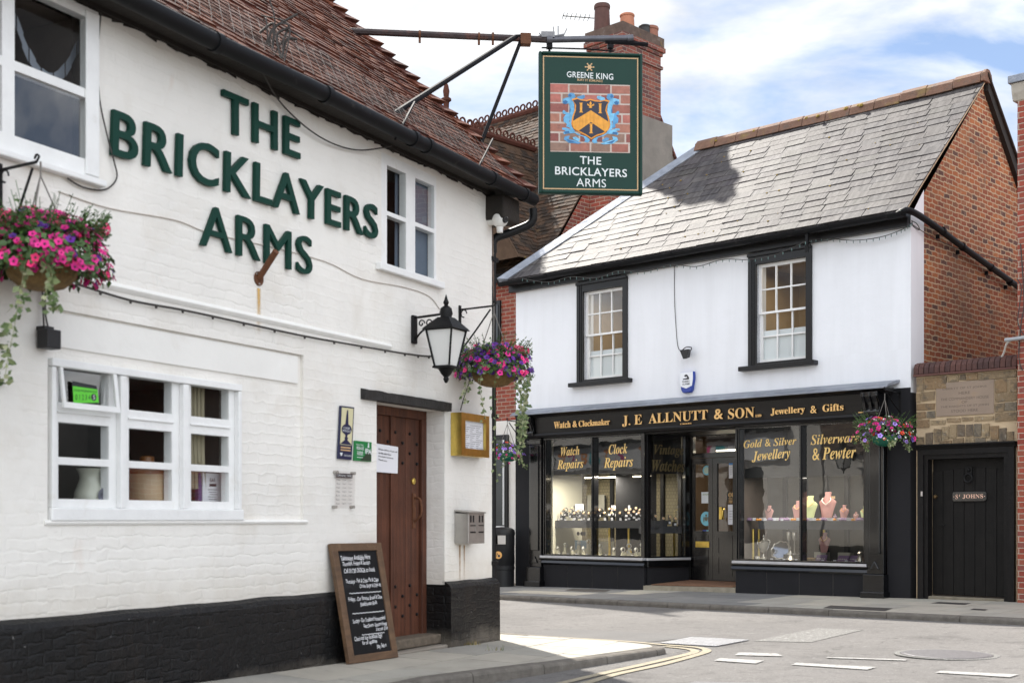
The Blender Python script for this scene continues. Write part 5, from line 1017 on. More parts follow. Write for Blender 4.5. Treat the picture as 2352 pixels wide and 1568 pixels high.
# ================================================================ hanging pub sign
SD = 13.5
N_ = Frame(((1237-CX)/FPX*SD, SD), (.9975, .0705))        # plane of the sign, u from its left edge
hs = thing('hanging_sign', 'green hanging pub sign with a shield on brickwork, hung from an iron beam', 'pub sign', N_.P(.54,4.6,0))
q0 = N_.at(1237,118); q1 = N_.at(1474,130); q2_ = N_.at(1476,450); q3 = N_.at(1241,445)
SW = q1[0]; sz0, sz1 = (q2_[1]+q3[1])/2, (q0[1]+q1[1])/2
b = MB(); b.box(N_, 0, SW, sz0, sz1, -.035, .03); b.build('board', GREEN, hs, bev=.004)
b = MB(); 
for a in ((0,.03,sz0,sz1),(SW-.03,SW,sz0,sz1),(.03,SW-.03,sz1-.03,sz1),(.03,SW-.03,sz0,sz0+.03)): b.box(N_, *a, .0301, .055)
b.build('frame_moulding', GREEN, hs, bev=.014)
b = MB(); m0 = .043
for a in ((m0,m0+.012,sz0+m0,sz1-m0),(SW-m0-.012,SW-m0,sz0+m0,sz1-m0),(m0,SW-m0,sz1-m0-.012,sz1-m0),(m0,SW-m0,sz0+m0,sz0+m0+.012)): b.rect(N_, *a, .0325+(.0005 if a[1]-a[0] < .1 else 0))
b.build('gold_line', GOLD_LINE, hs)
sp = lambda w, *p: px(N_, w, *p); TW = .033
for s, q, bo in (('THE',((1332,376.5),(1381,379),(1381,361),(1332,358.5)),.012),('BRICKLAYERS',((1275,401),(1440,407.5),(1440,389),(1275,382)),.012),('ARMS',((1324,428),(1392,431),(1392,412),(1324,409)),0),('GREENE KING',((1302,177.5),(1408.5,184),(1408.5,170),(1302,164)),.012)): put_text(MB(), N_, s, sp(TW,*q), TW, None, bo, 1.06).build('white_lettering', SIGN_WHITE, hs)
b = MB(); put_text(b, N_, 'BURY ST EDMUNDS', sp(TW,(1326,186),(1384,189.5),(1384,184),(1326,180.5)), TW, None, .01).build('gold_lettering', GOLD_LINE, hs); b = MB(); e = N_.at(1354,154.5,TW)
for k in range(3):
    a = math.pi*k/3+.0; d_ = Vector((math.cos(a),math.sin(a)))*.045; n2 = Vector((-d_.y,d_.x))*.09; b.poly(N_, [(e[0]-d_.x-n2.x,e[1]-d_.y-n2.y),(e[0]+d_.x-n2.x,e[1]+d_.y-n2.y),(e[0]+d_.x+n2.x,e[1]+d_.y+n2.y),(e[0]-d_.x+n2.x,e[1]-d_.y+n2.y)], TW+.0004*k)
b.disc(N_, *e, .022, TW+.002); [b.disc(N_, e[0]+.043*math.cos(a), e[1]+.038*math.sin(a), .008, TW+.002, 8) for a in [math.pi*k/3 for k in range(6)]]
b.build('gold_emblem', GOLD_LINE, hs)
# picture panel: bricks, ribbons, shield
a = N_.at(1264,191.5,TW); c = N_.at(1447,352,TW); pu0, pu1, pz0, pz1 = a[0], c[0], c[1], a[1]; pw, ph = pu1-pu0, pz1-pz0
MB().rect(N_, pu0, pu1, pz0, pz1, TW).build('picture_panel', mat('painted_mortar', (.50,.42,.37), .6, var=.15, vs=14), hs); pic = bpy.data.objects['picture_panel']
b = MB(); rows_ = 7; rh = ph/rows_
for r in range(rows_):
    x = -.09*(r%2)-.03
    while x < pw:
        L_ = R.uniform(.19,.25); x0, x1 = max(x,0), min(x+L_-.018,pw)
        if x1-x0 > .02: b.rect(N_, pu0+x0, pu0+x1, pz0+r*rh+.009, pz0+(r+1)*rh-.009+R.uniform(-.004,.004), TW+.002)
        x += L_
b.build('painted_bricks', mat('painted_brick', (.3,.1,.08), .6, isl=[(.30,.105,.075),(.22,.065,.055),(.36,.15,.10),(.26,.08,.065),(.33,.13,.09),(.40,.13,.10),(.25,.15,.11)], var=.25, vs=16, spots=[((.42,.24,.17),9,.6,.08,.6),((.13,.04,.04),7,.62,.06,.6)]), pic)
def pp_(x, y): return N_.at(1280/1.0204+x*(220/958)/1.0204, (100+y*(360/1568))/1.0204, TW)   # from the enlarged detail of the sign
def pgon(b, pts, w): b.poly(N_, [pp_(*p) for p in pts], TW+w)
b = MB(); mir = lambda pts: [(913-x, y+8) for x, y in pts]
RB = [[(270,570),(225,560),(170,575),(165,620),(195,632),(228,622),(240,650),(238,720),(215,715),(218,780),(245,800),(235,860),(250,890),(300,930),(290,900),(262,860),(260,800),(290,700),(285,640)],
 [(300,555),(285,520),(240,515),(220,540),(240,570),(275,585)], [(310,575),(320,555),(385,535),(398,550),(390,568),(345,585)], [(215,720),(180,690),(165,705),(175,730),(200,735),(175,770),(180,810),(210,830),(205,860),(240,870),(235,800)],
 [(250,890),(205,870),(165,870),(162,890),(200,895),(175,915),(180,938),(225,930),(290,925)], [(240,950),(190,960),(180,990),(230,1025),(330,1035),(360,1025),(320,1010),(290,1000),(230,985)], [(300,960),(270,970),(280,990),(330,1010),(345,990)], [(440,985),(405,960),(350,945),(300,920),(250,870),(255,900),(320,945),(385,965),(400,1000),(385,1015),(425,1022),(445,1005)]]
k = 0
for p in RB:
    for pp in (p, mir(p)): pgon(b, pp, .004+.0004*(k%4)); k += 1
b.build('blue_ribbons', mat('ribbon_blue', (.10,.34,.58), .5, isl=[(.12,.38,.62),(.08,.28,.52),(.16,.44,.66)], var=.3, vs=22), pic)
b = MB(); k = 0
for p in ([(170,600),(200,590),(222,605),(205,628),(180,628)], [(225,540),(245,525),(262,545),(245,562)], [(183,910),(230,905),(240,925),(190,932)], [(205,985),(250,1000),(300,1020),(240,1022)], [(240,650),(250,690),(245,720),(236,700)]):
    for pp in (p, mir(p)): pgon(b, pp, .0062); k += 1
b.build('ribbon_shading', mat('ribbon_navy', (.02,.12,.30), .5), pic)
SH = [(258,580),(310,565),(345,580),(410,590),(450,578),(500,592),(560,598),(600,585),(650,598),(625,640),(615,690),(640,760),(655,840),(640,890),(590,935),(520,955),(460,990),(400,950),(330,915),(280,885),(255,830),(265,760),(290,690),(292,630)]
b = MB(); pgon(b, SH, .008); b.build('shield_border', mat('shield_orange', (.72,.27,.02), .5, var=.12, vs=30), pic)
cxs, cys = 456, 770; b = MB(); pgon(b, [(cxs+(x-cxs)*.92, cys+(y-cys)*.93) for x,y in SH], .010); b.build('shield_field', mat('shield_navy', (.012,.014,.035), .5), pic)
b = MB(); pgon(b, [(455,695),(642,818),(648,845),(625,895),(600,915),(455,815),(330,905),(280,880),(268,830),(272,805)], .012)
for x, y in ((355,668),(550,676),(457,880)): pgon(b, [(x-18,y-50),(x+18,y-50),(x+12,y-36),(x+11,y+36),(x+20,y+50),(x-20,y+50),(x-11,y+36),(x-12,y-36)], .0125)
pgon(b, [(452,600),(464,625),(458,648),(486,626),(490,646),(462,656),(470,668),(452,674),(434,668),(442,656),(416,642),(420,624),(446,648),(440,622)], .0125); b.build('shield_charges', mat('shield_gold', (.74,.33,.03), .5, var=.15, vs=24, streak=((.45,.17,.01),.6,(30,3,1))), pic)
# beam, stays and hangers
bk = thing('sign_bracket', 'rusty iron beam on two stays reaching out over the pub roof', 'sign bracket', N_.P(-1.6,6.3,0))
def np_(X, Y, w=0): u, z = N_.at(X,Y,w); return N_.P(u,z,w)
b = MB(); b.tube([np_(800,72), np_(960,79), np_(1100,85), np_(1200,89), np_(1262,92)], .036, 8); b.build('beam', mat('rusty_black_iron', (.035,.022,.022), .6, var=.5, vs=9, bump=.006, bs=30, spots=[((.11,.035,.02),6,.55,.15,.7)]), bk)
b = MB(); b.tube([np_(1255,92), np_(1452,88)], .032, 12); b.lathe(np_(1262,92), [(.05,-.03),(.05,.03)], 12, N_.e); b.tube([np_(1440,90), np_(1454,88)], .038, 12); b.build('outer_tube', mat('grey_steel_tube', (.10,.10,.115), .35, metal=.5, var=.2, vs=12), bk, smooth=True)
for pts, r in (([np_(1203,84), np_(1183,88)+Vector((0,-.03,0)), P.P(*((lambda a: (a[0],a[1]))(P.at(905,262,-.02))),-.02)], .026), ([np_(1197,92), P.P(*P.at(1104,332,-.30),-.30)], .020)): MB().tube(pts, r, 8).build('stay', mat('dark_iron', (.010,.0095,.011), .6, spec=.1, var=.4, vs=14), bk)
for (x0,y0,x1,y1) in ((898,266,903,285),(1008,236,965,318),(1128,320,1093,388)):
    pass
b = MB()
for X in (964,1100,1132): p = np_(X,80 if X < 1000 else 85); b.lathe(p, [(.045,-.012),(.045,.012)], 10, N_.e); b.box(N_.shift(0,0), N_.at(X,85)[0]-.012, N_.at(X,85)[0]+.012, p.z-.085, p.z, -.015, .015)
b.box(N_, N_.at(1208,90)[0]-.06, N_.at(1208,90)[0]+.05, np_(1208,98).z-.03, np_(1208,84).z+.02, -.05, .05); b.build('clamps', RUST, bk, bev=.004)
b = MB(); b.tube([np_(1244,110), np_(1345,113), np_(1410,118)], .008, 6)
for X in (1262,1402): b.tube([np_(X,93), np_(X,120)], .014, 6); b.box(N_, N_.at(X,100)[0]-.03, N_.at(X,100)[0]+.03, np_(X,112).z, np_(X,104).z, -.03, .03)
b.tube([np_(1390,96,.0), np_(1455,100), np_(1488,103)], .022, 6); b.build('hangers', mat('dark_iron'), bk)
b = MB(); [b.tube([np_(X,92), np_(X+dx,Y)], .006, 5) for X, dx, Y in ((1272,-1,62),(1282,0,60),(1290,12,66),(1252,-14,76),(1240,-22,84))]; b.tube(smooth([np_(1235,86),np_(1255,78),np_(1270,84),np_(1295,80)]), .012, 6); b.box(N_, N_.at(1258,84)[0]-.07, N_.at(1258,84)[0]+.07, np_(1258,84).z-.02, np_(1258,80).z+.02, -.04, .04); b.build('light_fittings', mat('grey_fitting', (.20,.20,.21), .5, var=.3, vs=30), bk)
for (X0,Y0,X1,Y1) in ((948,236,903,320),(1128,320,1093,388)):
    a = P.at(X0,Y0,.0); c = P.at(X1,Y1,.27); MB().tube([P.P(a[0],a[1],.02), P.P(c[0],c[1],.29)], .011, 6).build('stay_strap', mat('dark_iron'), bk)
# ================================================================ hanging baskets
def basket(name, label, c, rb, rf, hook, bowl, cols, nleaf, nflow, trails, leafsize=.032, fs=.024, up=.16, group='hanging baskets of flowers', chains=3):
    """c: centre of the bowl's rim; rb bowl radius; rf half-width of the plants; hook: the point it hangs from"""
    c = Vector(c); t = thing(name, label, 'hanging basket', c-Vector((0,0,rb*.7)), group)
    b = MB(); b.lathe(c-Vector((0,0,rb*.72)), [(rb*.35,0),(rb*.62,rb*.08),(rb*.88,rb*.30),(rb,rb*.62),(rb*1.02,rb*.75),(rb*.9,rb*.74),(0,rb*.7)], 22); b.build('bowl', bowl, t, smooth=True)
    b = MB()
    for k in range(chains): a = 2*math.pi*k/chains+.5; b.tube([c+Vector((math.cos(a)*rb,math.sin(a)*rb,.02)), Vector(hook)-Vector((0,0,.05))], .0045, 4)
    b.tube([Vector(hook)-Vector((0,0,.06)), Vector(hook)+Vector((0,0,.03))], .006, 5); b.build('chains', WIRE, t, uv=False)
    def pt():
        a = R.random()*2*math.pi; e = R.uniform(-.12,1); rr = rf*(.55+.5*R.random()**.6); return c+Vector((math.cos(a)*rr*math.cos(e*1.35), math.sin(a)*rr*math.cos(e*1.35), up*math.sin(e*1.5)*1.15*(.7+.45*R.random())-.03*(1-e))), Vector((math.cos(a)*math.cos(e), math.sin(a)*math.cos(e), math.sin(e)+.2)).normalized()
    def leaf(b, p, n, s):
        x = n.orthogonal().normalized(); x.rotate(Matrix.Rotation(R.random()*6.28, 3, n)); y = n.cross(x); d = -n*s*.25; w = s*R.uniform(.5,.8)
        b.add([p, p+x*s*.5+y*w*.6+d*.2, p+x*s*1.1+d, p+x*s*.5-y*w*.6+d*.2], [(0,1,2),(0,2,3)])
    b = MB()
    for k in range(nleaf):
        p, n = pt(); n = (n+Vector((R.uniform(-.8,.8),R.uniform(-.8,.8),R.uniform(-.5,.8)))).normalized(); leaf(b, p*1, n, leafsize*R.uniform(.6,1.5))
    for k in range(int(nleaf*.10)):                       # stray shoots
        a = R.random()*6.28; p = c+Vector((math.cos(a)*rf*.7, math.sin(a)*rf*.7, up*R.uniform(.5,1.0))); q = p+Vector((math.cos(a)*rf*.3, math.sin(a)*rf*.3, R.uniform(-.02,.16))); b.tube([p,q], .002, 3, False); [leaf(b, p.lerp(q,R.random()), Vector((R.uniform(-1,1),R.uniform(-1,1),.6)).normalized(), leafsize*.7) for _ in range(4)]
    b.build('foliage', LEAF, t, uv=False, fix=False)
    if trails:
        b = MB()
        for (ang, ln, dens) in trails:
            p = c+Vector((math.cos(ang)*rb*1.05, math.sin(ang)*rb*1.05, .0)); o = p+Vector((math.cos(ang)*rf*.25, math.sin(ang)*rf*.25, -.06)); pts = [p,o]
            for k in range(5): o = o+Vector((R.uniform(-.03,.03),R.uniform(-.03,.03),-ln/5)); pts.append(o)
            pts = smooth(pts,4); b.tube(pts, .0022, 3, False)
            for q in pts[4:]:
                for _ in range(dens): leaf(b, q+Vector((R.uniform(-.03,.03),R.uniform(-.03,.03),R.uniform(-.02,.02))), Vector((R.uniform(-1,1),-1+R.uniform(-.6,.8),R.uniform(-.3,.8))).normalized(), leafsize*R.uniform(.9,1.5))
        b.build('trailing_ivy', IVY, t, uv=False, fix=False)
    for nm, m, share, kind in cols:
        cnt = int(nflow*share); it = []
        for k in range(cnt):
            p, n = pt(); p = p+n*.015
            if kind == 'ball': p = c+Vector(((p-c).x*.95, (p-c).y*.95, up*R.uniform(.9,1.25))); n = Vector((0,0,1)); s = 1
            else:
                if kind == 'low': p.z = c.z-abs(R.gauss(0,.06))
                n = (n+Vector((R.uniform(-.4,.4),R.uniform(-.6,.1),R.uniform(-.2,.4)))).normalized(); s = fs*R.uniform(.75,1.25)*(.4 if kind == 'tiny' else 1)
            it.append((p, n, s, R.random()*6.28))
        it.sort(key=lambda q: (q[0]-cam.location).length); one = nm.rstrip('s'); proto = None
        def shape(b, p, n, s, r):
            if kind == 'ball':
                for j in range(26):
                    d = Vector((R.gauss(0,1),R.gauss(0,1),R.gauss(0,.8))).normalized()*.045; x = d.orthogonal().normalized(); y = d.cross(x).normalized(); b.add([p+d]+[p+d*1.05+(x*math.cos(2*math.pi*i/6)+y*math.sin(2*math.pi*i/6))*.019*(1 if i%2 else .8) for i in range(6)], [(0,1+i,1+(i+1)%6) for i in range(6)])
                return
            b.cm = 0; x = n.orthogonal().normalized(); x.rotate(Matrix.Rotation(r, 3, n)); y = n.cross(x)
            b.add([p-n*s*.25]+[p+n*s*(.12 if i%2 else .0)+(x*math.cos(2*math.pi*i/10)+y*math.sin(2*math.pi*i/10))*s*(1.08 if i%2 else .82) for i in range(10)], [(0,1+i,1+(i+1)%10) for i in range(10)]); b.cm = 1; b.add([p+n*s*.03+(x*math.cos(2*math.pi*i/6)+y*math.sin(2*math.pi*i/6))*s*.27 for i in range(6)], [(0,1,2,3,4,5)]); b.cm = 0
        m = [m, THROAT] if kind not in ('ball','tiny') else m
        for p, n, s, r in it[:90]:
            if proto is None: b = MB(); shape(b, Vector((0,0,0)), Vector((0,0,1)), 1.0, 0); proto = b.build(one, m, None, uv=False, fix=False); f = proto
            else: f = proto.copy(); COL.objects.link(f)
            f.parent = t; f.location = p-BASE[t.name]; f.rotation_mode = 'QUATERNION'; f.rotation_quaternion = n.to_track_quat('Z','Y') @ Matrix.Rotation(r, 3, 'Z').to_quaternion(); f.scale = (s,s,s)
        if len(it) > 90:
            b = MB()
            for q in it[90:]: shape(b, *q)
            o = b.build(nm, m, t, uv=False, fix=False); o['kind'] = 'stuff'
    return t
THROAT = mat('dark_flower_throat', (.05,.006,.03), .7)
def iron_arm(name, label, F, u, ztop, zlow, ln, hookz=None, group='iron basket brackets'):
    t = thing(name, label, 'bracket', F.P(u,zlow,0), group); MB().box(F, u-.018, u+.018, zlow, ztop+.04, 0, .014).build('wall_plate', IRON, t, bev=.003)
    b = MB(); b.tube([F.P(u,ztop,.01), F.P(u,ztop+.01,ln)], .009, 6); b.tube(smooth([F.P(u,zlow+.03,.012), F.P(u,zlow+(ztop-zlow)*.45,ln*.42), F.P(u,ztop-.02,ln*.9)]), .008, 6); b.build('arm', IRON, t)
    b = MB(); b.tube(smooth([F.P(u,ztop-.02+.035*math.sin(a)-.02, .05+.03*math.cos(a)) for a in [k*.8 for k in range(7)]]), .006, 5); b.tube(smooth([F.P(u,ztop+.01,ln), F.P(u,ztop+.04,ln+.02), F.P(u,ztop+.05,ln), F.P(u,ztop+.03,ln-.015)]), .007, 5); b.build('scroll', IRON, t); return t
iron_arm('basket_bracket', 'black scrolled bracket holding the flower basket beside the corner of the pub', P, -.65, 3.17, 2.75, .37)
basket('flower_basket', 'basket of purple and pink petunias with long trailing ivy at the pub corner', P.P(-.65,2.585,.37), .215, .36, P.P(-.65,3.17,.37), COIR, [('pink_geraniums',PINK,.030,'ball'),('purple_petunias',PURPLE,.52,''),('magenta_petunias',MAGENTA,.30,''),('pink_petunias',PINK,.10,'')], 1900, 400,
    [(-.45,.55,3),(-.2,.75,4),(.05,.62,4),(-.75,.45,3),(-1.9,.42,1),(-2.5,.28,1),(-1.5,.95,1)], .030, .026, .18)
iron_arm('basket_bracket', 'black scrolled bracket under the upper left pub window at the photo edge', P, -5.98, 3.20, 2.62, .30)
basket('flower_basket', 'big basket of magenta and hot pink flowers on the pub wall at the left edge', P.P(-5.95,2.645,.31), .205, .37, P.P(-5.95,3.19,.30), COIR, [('pink_geraniums',PINK,.011,'ball'),('magenta_petunias',MAGENTA,.80,''),('pink_petunias',PINK,.12,''),('purple_petunias',PURPLE,.05,'')], 2400, 700,
    [(-2.6,.75,4),(-2.2,.5,4),(-1.5,.62,3),(-1.1,.25,3),(-2.9,.9,2),(2.9,.6,3)], .034, .0225, .22)
u_, z_ = S.at(1183,1046,.5)
iron_arm('basket_bracket', 'thin black bracket on the dark pier at the left end of the shopfront', S, -4.14, S.at(1170,968,.3)[1], S.at(1183,1000,.1)[1]-.15, .42)
basket('flower_basket', 'green basket of lilac and magenta petunias by the left end of the shopfront', S.P(-4.14,S.at(1183,1040,.45)[1],.42), .20, .29, S.P(-4.14,S.at(1170,968,.3)[1],.42), GREEN_PLASTIC, [('lilac_petunias',LILAC,.50,''),('magenta_petunias',MAGENTA,.35,'low'),('scarlet_flowers',ORANGE,.12,'')], 420, 90, [(-.6,.2,2),(-1.6,.2,1)], .030, .028, .15)
iron_arm('basket_bracket', 'black twisted bracket on the dark pier at the right end of the shopfront', S, 3.17, S.at(2058,898,.3)[1], S.at(2075,950,.1)[1], .46)
basket('flower_basket', 'loose airy basket of magenta, lilac and white flowers at the right end of the shopfront', S.P(3.17,S.at(2035,1003,.45)[1],.46), .18, .44, S.P(3.17,S.at(2033,908,.45)[1],.46), GREEN_PLASTIC, [('magenta_petunias',MAGENTA,.40,''),('lilac_petunias',LILAC,.22,''),('scarlet_flowers',ORANGE,.10,''),('white_flowers',WHITE_PET,.42,'tiny')], 1300, 150, [(-.2,.12,3),(3.0,.12,3),(-1.5,.1,3)], .026, .030, .22)
# ================================================================ small things on the pub
def lantern(name, label, F, u, zc, w, zw0, zw1, group=None):
    t = thing(name, label, 'wall lantern', F.P(u,zw0,0), group); c = F.P(u,0,w)
    MB().box(F, u-.035, u+.035, zw0, zw1, 0, .03).build('wall_plate', IRON, t, bev=.008)
    zt = zc+.16
    b = MB(); b.tube([F.P(u,zt+.10,.02), F.P(u,zt+.115,w)], .011, 6)
    for k in range(3): cx_ = .09+.075*k; b.tube(smooth([F.P(u,zt+.045+.034*math.sin(a)*(1-a/9), cx_+.034*math.cos(a)*(1-a/9)) for a in [j*.6 for j in range(12)]],2), .0065, 5)
    b.tube(smooth([F.P(u,zw0+.03,.02), F.P(u,zt-.02,.10), F.P(u,zt+.06,.26)]), .009, 6); b.build('scroll_arm', IRON, t)
    cz = Vector((c.x,c.y,0)); V3 = lambda r, z, k: cz+F.e*(r*(1,1,-1,-1)[k])+F.n*(r*(1,-1,-1,1)[k])+Vector((0,0,z))
    def frus(b, r0, z0, r1, z1): b.hexa([V3(r0,z0,k) for k in range(4)]+[V3(r1,z1,k) for k in range(4)])
    z0, z1, r0, r1 = zc-.19, zc+.13, .072, .128
    b = MB(); frus(b, r0-.006, z0, r1-.006, z1); b.build('lamp_glass', LAMP_GLASS, t)
    b = MB(); [b.tube([V3(r0,z0,k), V3(r1,z1,k)], .010, 6) for k in range(4)]; [b.tube([V3(r_,z_,k), V3(r_,z_,(k+1)%4)], .010, 6) for r_,z_ in ((r0,z0),(r1,z1)) for k in range(4)]; b.build('cage', IRON, t)
    b = MB(); frus(b, .155, z1, .14, z1+.02); frus(b, .14, z1+.02, .055, z1+.11); c2 = cz+Vector((0,0,z1+.10)); b.lathe(c2, [(.055,0),(.05,.02),(.06,.045),(.05,.09),(.03,.105),(.016,.115),(.026,.14),(.016,.165),(.006,.2),(0,.215)], 12); b.build('cap', IRON, t, smooth=True)
    b = MB(); frus(b, .09, z0-.012, .085, z0+.006); c3 = cz+Vector((0,0,z0-.012)); b.lathe(c3, [(.075,0),(.045,-.05),(.02,-.075),(.026,-.095),(.012,-.125),(0,-.13)], 12); b.build('base', IRON, t, smooth=True); return t
zc = 1.21+(1190-792)/2955*11.2
lantern('wall_lantern', 'black wall lantern with white panes on a scrolled arm beside the pub door', P, -1.48, zc, .34, 2.75, 3.0)
lantern('wall_lantern', 'black wall lantern on the tile-hung gable side of the pub', PG, 5.9, 2.55, .34, 2.55, 2.8)
b = MB(); c = P.P(*P.at(593,640,0),0); t = thing('flag_socket', 'rusty steel flag socket on a round plate under the letter M', 'flag holder', c); b.lathe(c, [(.052,.0),(.052,.010),(0,.011)], 20, P.n); b.build('plate', RUST, t); e_ = P.P(*P.at(634,577,.20),.20); MB().tube([c+P.n*.005, c+(e_-c)*1.0], .024, 12).build('tube', RUST, t, smooth=True); b = MB(); [b.lathe(c+P.e*dx+Vector((0,0,dz)), [(.008,.010),(.007,.015),(0,.016)], 8, P.n) for dx,dz in ((-.03,.03),(.0,-.04),(.03,.03))]; b.build('bolts', STEEL, t)
TP = Vector((-P.n.y, P.n.x, 0))
def stain(X, Y, hw, ln, c, label):
    u_, z_ = P.at(X, Y, .001); b = MB(); n = 8; vs = []
    for k in range(n+1): z = z_-ln*k/n; o_ = .006*math.sin(k*2.1); vs += [P.P(u_-hw+o_, z, .003), P.P(u_+hw+o_, z, .003)]
    b.add(vs, [(2*k,2*k+1,2*k+3,2*k+2) for k in range(n)]); tp = TP if TP.dot(P.e) > 0 else -TP
    o = b.build('rust_stain', stain_mat('rust_streak', c, P.P(u_,0,.003).dot(TP), hw, z_, ln), base=P.P(u_,z_,0)); tag(o, label, 'stain')
stain(594, 662, .030, .34, (.66,.40,.10), 'orange rust streak running down the white wall under the flag socket')
q = px(P, .08, (93,752), (131,800)); uu = (P.at(112,770,.06)[0]); t = thing('floodlight', 'small square black floodlight on the wall below the left flower basket', 'floodlight', P.P(uu,2.2,0)); z0, z1 = P.at(112,800,.08)[1], P.at(112,756,.08)[1]; MB().box(P, uu-.055, uu+.05, z0, z1, .02, .11).build('housing', BLACK_PLASTIC, t, bev=.006); b = MB(); b.box(P, uu-.04, uu+.03, z1, z1+.02, .0, .07); b.build('bracket', BLACK_PLASTIC, t); b = MB(); [b.tube(smooth([P.P(uu-.015+d_,z1+.01,.05),P.P(uu-.01+d_*.5,z1+.12,.03),P.P(uu+.0+d_,z1+.35,.015)]), .006, 5) for d_ in (-.012,.02)]; b.build('cables', ROPE, t)
# brass menu case, cigarette bin, chalkboard, plaques
F1 = P; w = .115; a = P.at(1060,945,w); c = P.at(1124,1052,w); t = thing('menu_case', 'brass framed menu case on the pub wall right of the door', 'menu case', P.P((a[0]+c[0])/2,c[1],0)); z1, z0 = (a[1]+P.at(1126,957,w)[1])/2, (c[1]+P.at(1040,1045,.0)[1])/2
b = MB(); plate(b, P, a[0], c[0], z0, z1, [(a[0]+.075,c[0]-.07,z0+.07,z1-.07)], .0, w); b.build('frame', BRASS, t, bev=.004); MB().rect(P, a[0]+.06, c[0]-.055, z0+.055, z1-.055, .085).build('backing', PAPER, t)
b = MB()
for cc_ in range(3):
    x0 = a[0]+.095+cc_*(c[0]-a[0]-.19)/3
    for k in range(13): b.rect(P, x0, x0+.05+.025*((k*7+cc_*3)%4), z1-.11-.019*k, z1-.105-.019*k, .0865)
b.build('print', mat('grey_print', (.30,.30,.32), .7), t)
w = .15; a = P.at(1076,1178,w); c = P.at(1113,1247,w); u0, u1 = a[0]-.0, c[0]; z0, z1 = c[1], a[1]; t = thing('cigarette_bin', 'square steel cigarette bin on the wall left of the pub corner', 'cigarette bin', P.P((u0+u1)/2,z0,0)); b = MB(); b.hexa([P.P(u,z,w_) for (z,o_) in ((z0,0),(z1,0)) for (u,w_) in ((u0,0),(u1,0),(u1,w),(u0,w))]); b.build('box', STEEL, t, bev=.004); b = MB(); b.hexa([P.P(u,z,w_) for h in (0,.012) for (u,w_,z) in ((u0-.008,0,z1+.02+h),(u1+.008,0,z1+.02+h),(u1+.008,w+.012,z1+h),(u0-.008,w+.012,z1+h))]); b.build('lid', STEEL, t); b = MB(); [b.box(P, u0+(u1-u0)*f_-.014, u0+(u1-u0)*f_+.014, z1-.085, z1-.02, w-.002, w+.002) for f_ in (.14,.3,.68,.86)]; b.rect(P, u0+.03, u1-.02, z0+.165, z0+.175, w+.002); b.rect(P, u0+.03, u1-.02, z0+.10, z0+.115, w+.002); b.build('slots', BLACK_PLASTIC, t); MB().box(P, (u0+u1)/2-.02, (u0+u1)/2+.03, z0+.10, z0+.2, w, w+.004).build('keyplate', STEEL, t)
stain(1056, 1251, .02, .42, (.36,.19,.06), 'left of the two brown rust runs below the cigarette bin'); stain(1066, 1251, .016, .36, (.36,.19,.06), 'right of the two brown rust runs below the cigarette bin')
cb = [P.P(*P.at(X,Y,w),w) for X,Y,w in ((800,1521,.20),(912,1505,.20),(872,1246,.03),(757,1248,.03))]
for i in (0,1): cb[i].z = zpx(cb[i].x, cb[i].y)+.002
t = thing('chalkboard', 'oak framed chalkboard with white handwriting leaning on the pub wall by the door', 'chalkboard', (cb[0]+cb[1])/2); cbn = (cb[1]-cb[0]).cross(cb[3]-cb[0]).normalized(); cbn = cbn if cbn.dot(P.n) > 0 else -cbn
def cp(i, j, h=0): return (cb[0]*(1-i)+cb[1]*i)*(1-j)+(cb[3]*(1-i)+cb[2]*i)*j+cbn*h
b = MB(); fx, fy = .11, .065
for (i0,i1,j0,j1) in ((0,fx,0,1),(1-fx,1,0,1),(fx,1-fx,0,fy),(fx,1-fx,1-fy,1)): b.hexa([cp(i,j,h) for h in (-.022,.016) for i,j in ((i0,j0),(i1,j0),(i1,j1),(i0,j1))])
b.build('frame', FRAME_WOOD, t, bev=.004); b = MB(); b.hexa([cp(i,j,h) for h in (-.012,.003) for i,j in ((fx-.01,fy-.01),(1-fx+.01,fy-.01),(1-fx+.01,1-fy+.01),(fx-.01,1-fy+.01))]); b.build('slate_panel', CHALK, t)
def chalk(s, i0, i1, j, h):
    vs, fs = text2d(s, .003); x0 = min(v[0] for v in vs); x1 = max(v[0] for v in vs); o = []
    for x, y, z in vs: f_ = (x-x0)/(x1-x0); o.append(cp(i0+(i1-i0)*f_+.012*y, j+1.35*h*y+.003*math.sin(f_*17+j*50)+f_*.006, .0055))
    MB_ = MB(); MB_.add(o, fs); MB_.build('chalk_writing', CHALKW, t, uv=False)
for s, i0, i1, j, h in (('Takeaways Available Here',.15,.74,.855,.045),('Thursdays, Fridays & Sundays',.17,.72,.812,.036),('Call 01730 262626 to book',.18,.80,.748,.040),('Thursdays - Fish & Chips, Pie & Chips',.18,.84,.662,.036),('Chicken Burger & Chips etc',.44,.88,.618,.034),('Fridays - Our Famous Bread & Dine',.18,.86,.512,.036),('Steakhouse Rolls',.40,.74,.465,.036),('Sundays - Our Traditional Homecooked',.20,.86,.330,.036),('Roast Dinners - Selection of meats',.40,.88,.282,.034),('& nut roast  £8 Each',.64,.90,.244,.034),('Check out our Facebook Page',.18,.74,.182,.038),('for all updates',.32,.62,.142,.036),('Stay Safe x',.60,.80,.098,.036)): chalk(s, i0, i1, j, h)
for i0, i1, j in ((.22,.86,.575),(.22,.86,.405),(.34,.80,.222)):
    b = MB()
    for k in range(30): f0, f1 = k/30, (k+1)/30; g_ = lambda f_: cp(i0+(i1-i0)*f_, j+.004*math.sin(f_*60), .0055); b.quad(g_(f0), g_(f1), g_(f1)+Vector((0,0,.005)), g_(f0)+Vector((0,0,.005)))
    b.build('chalk_line', CHALKW, t, uv=False)
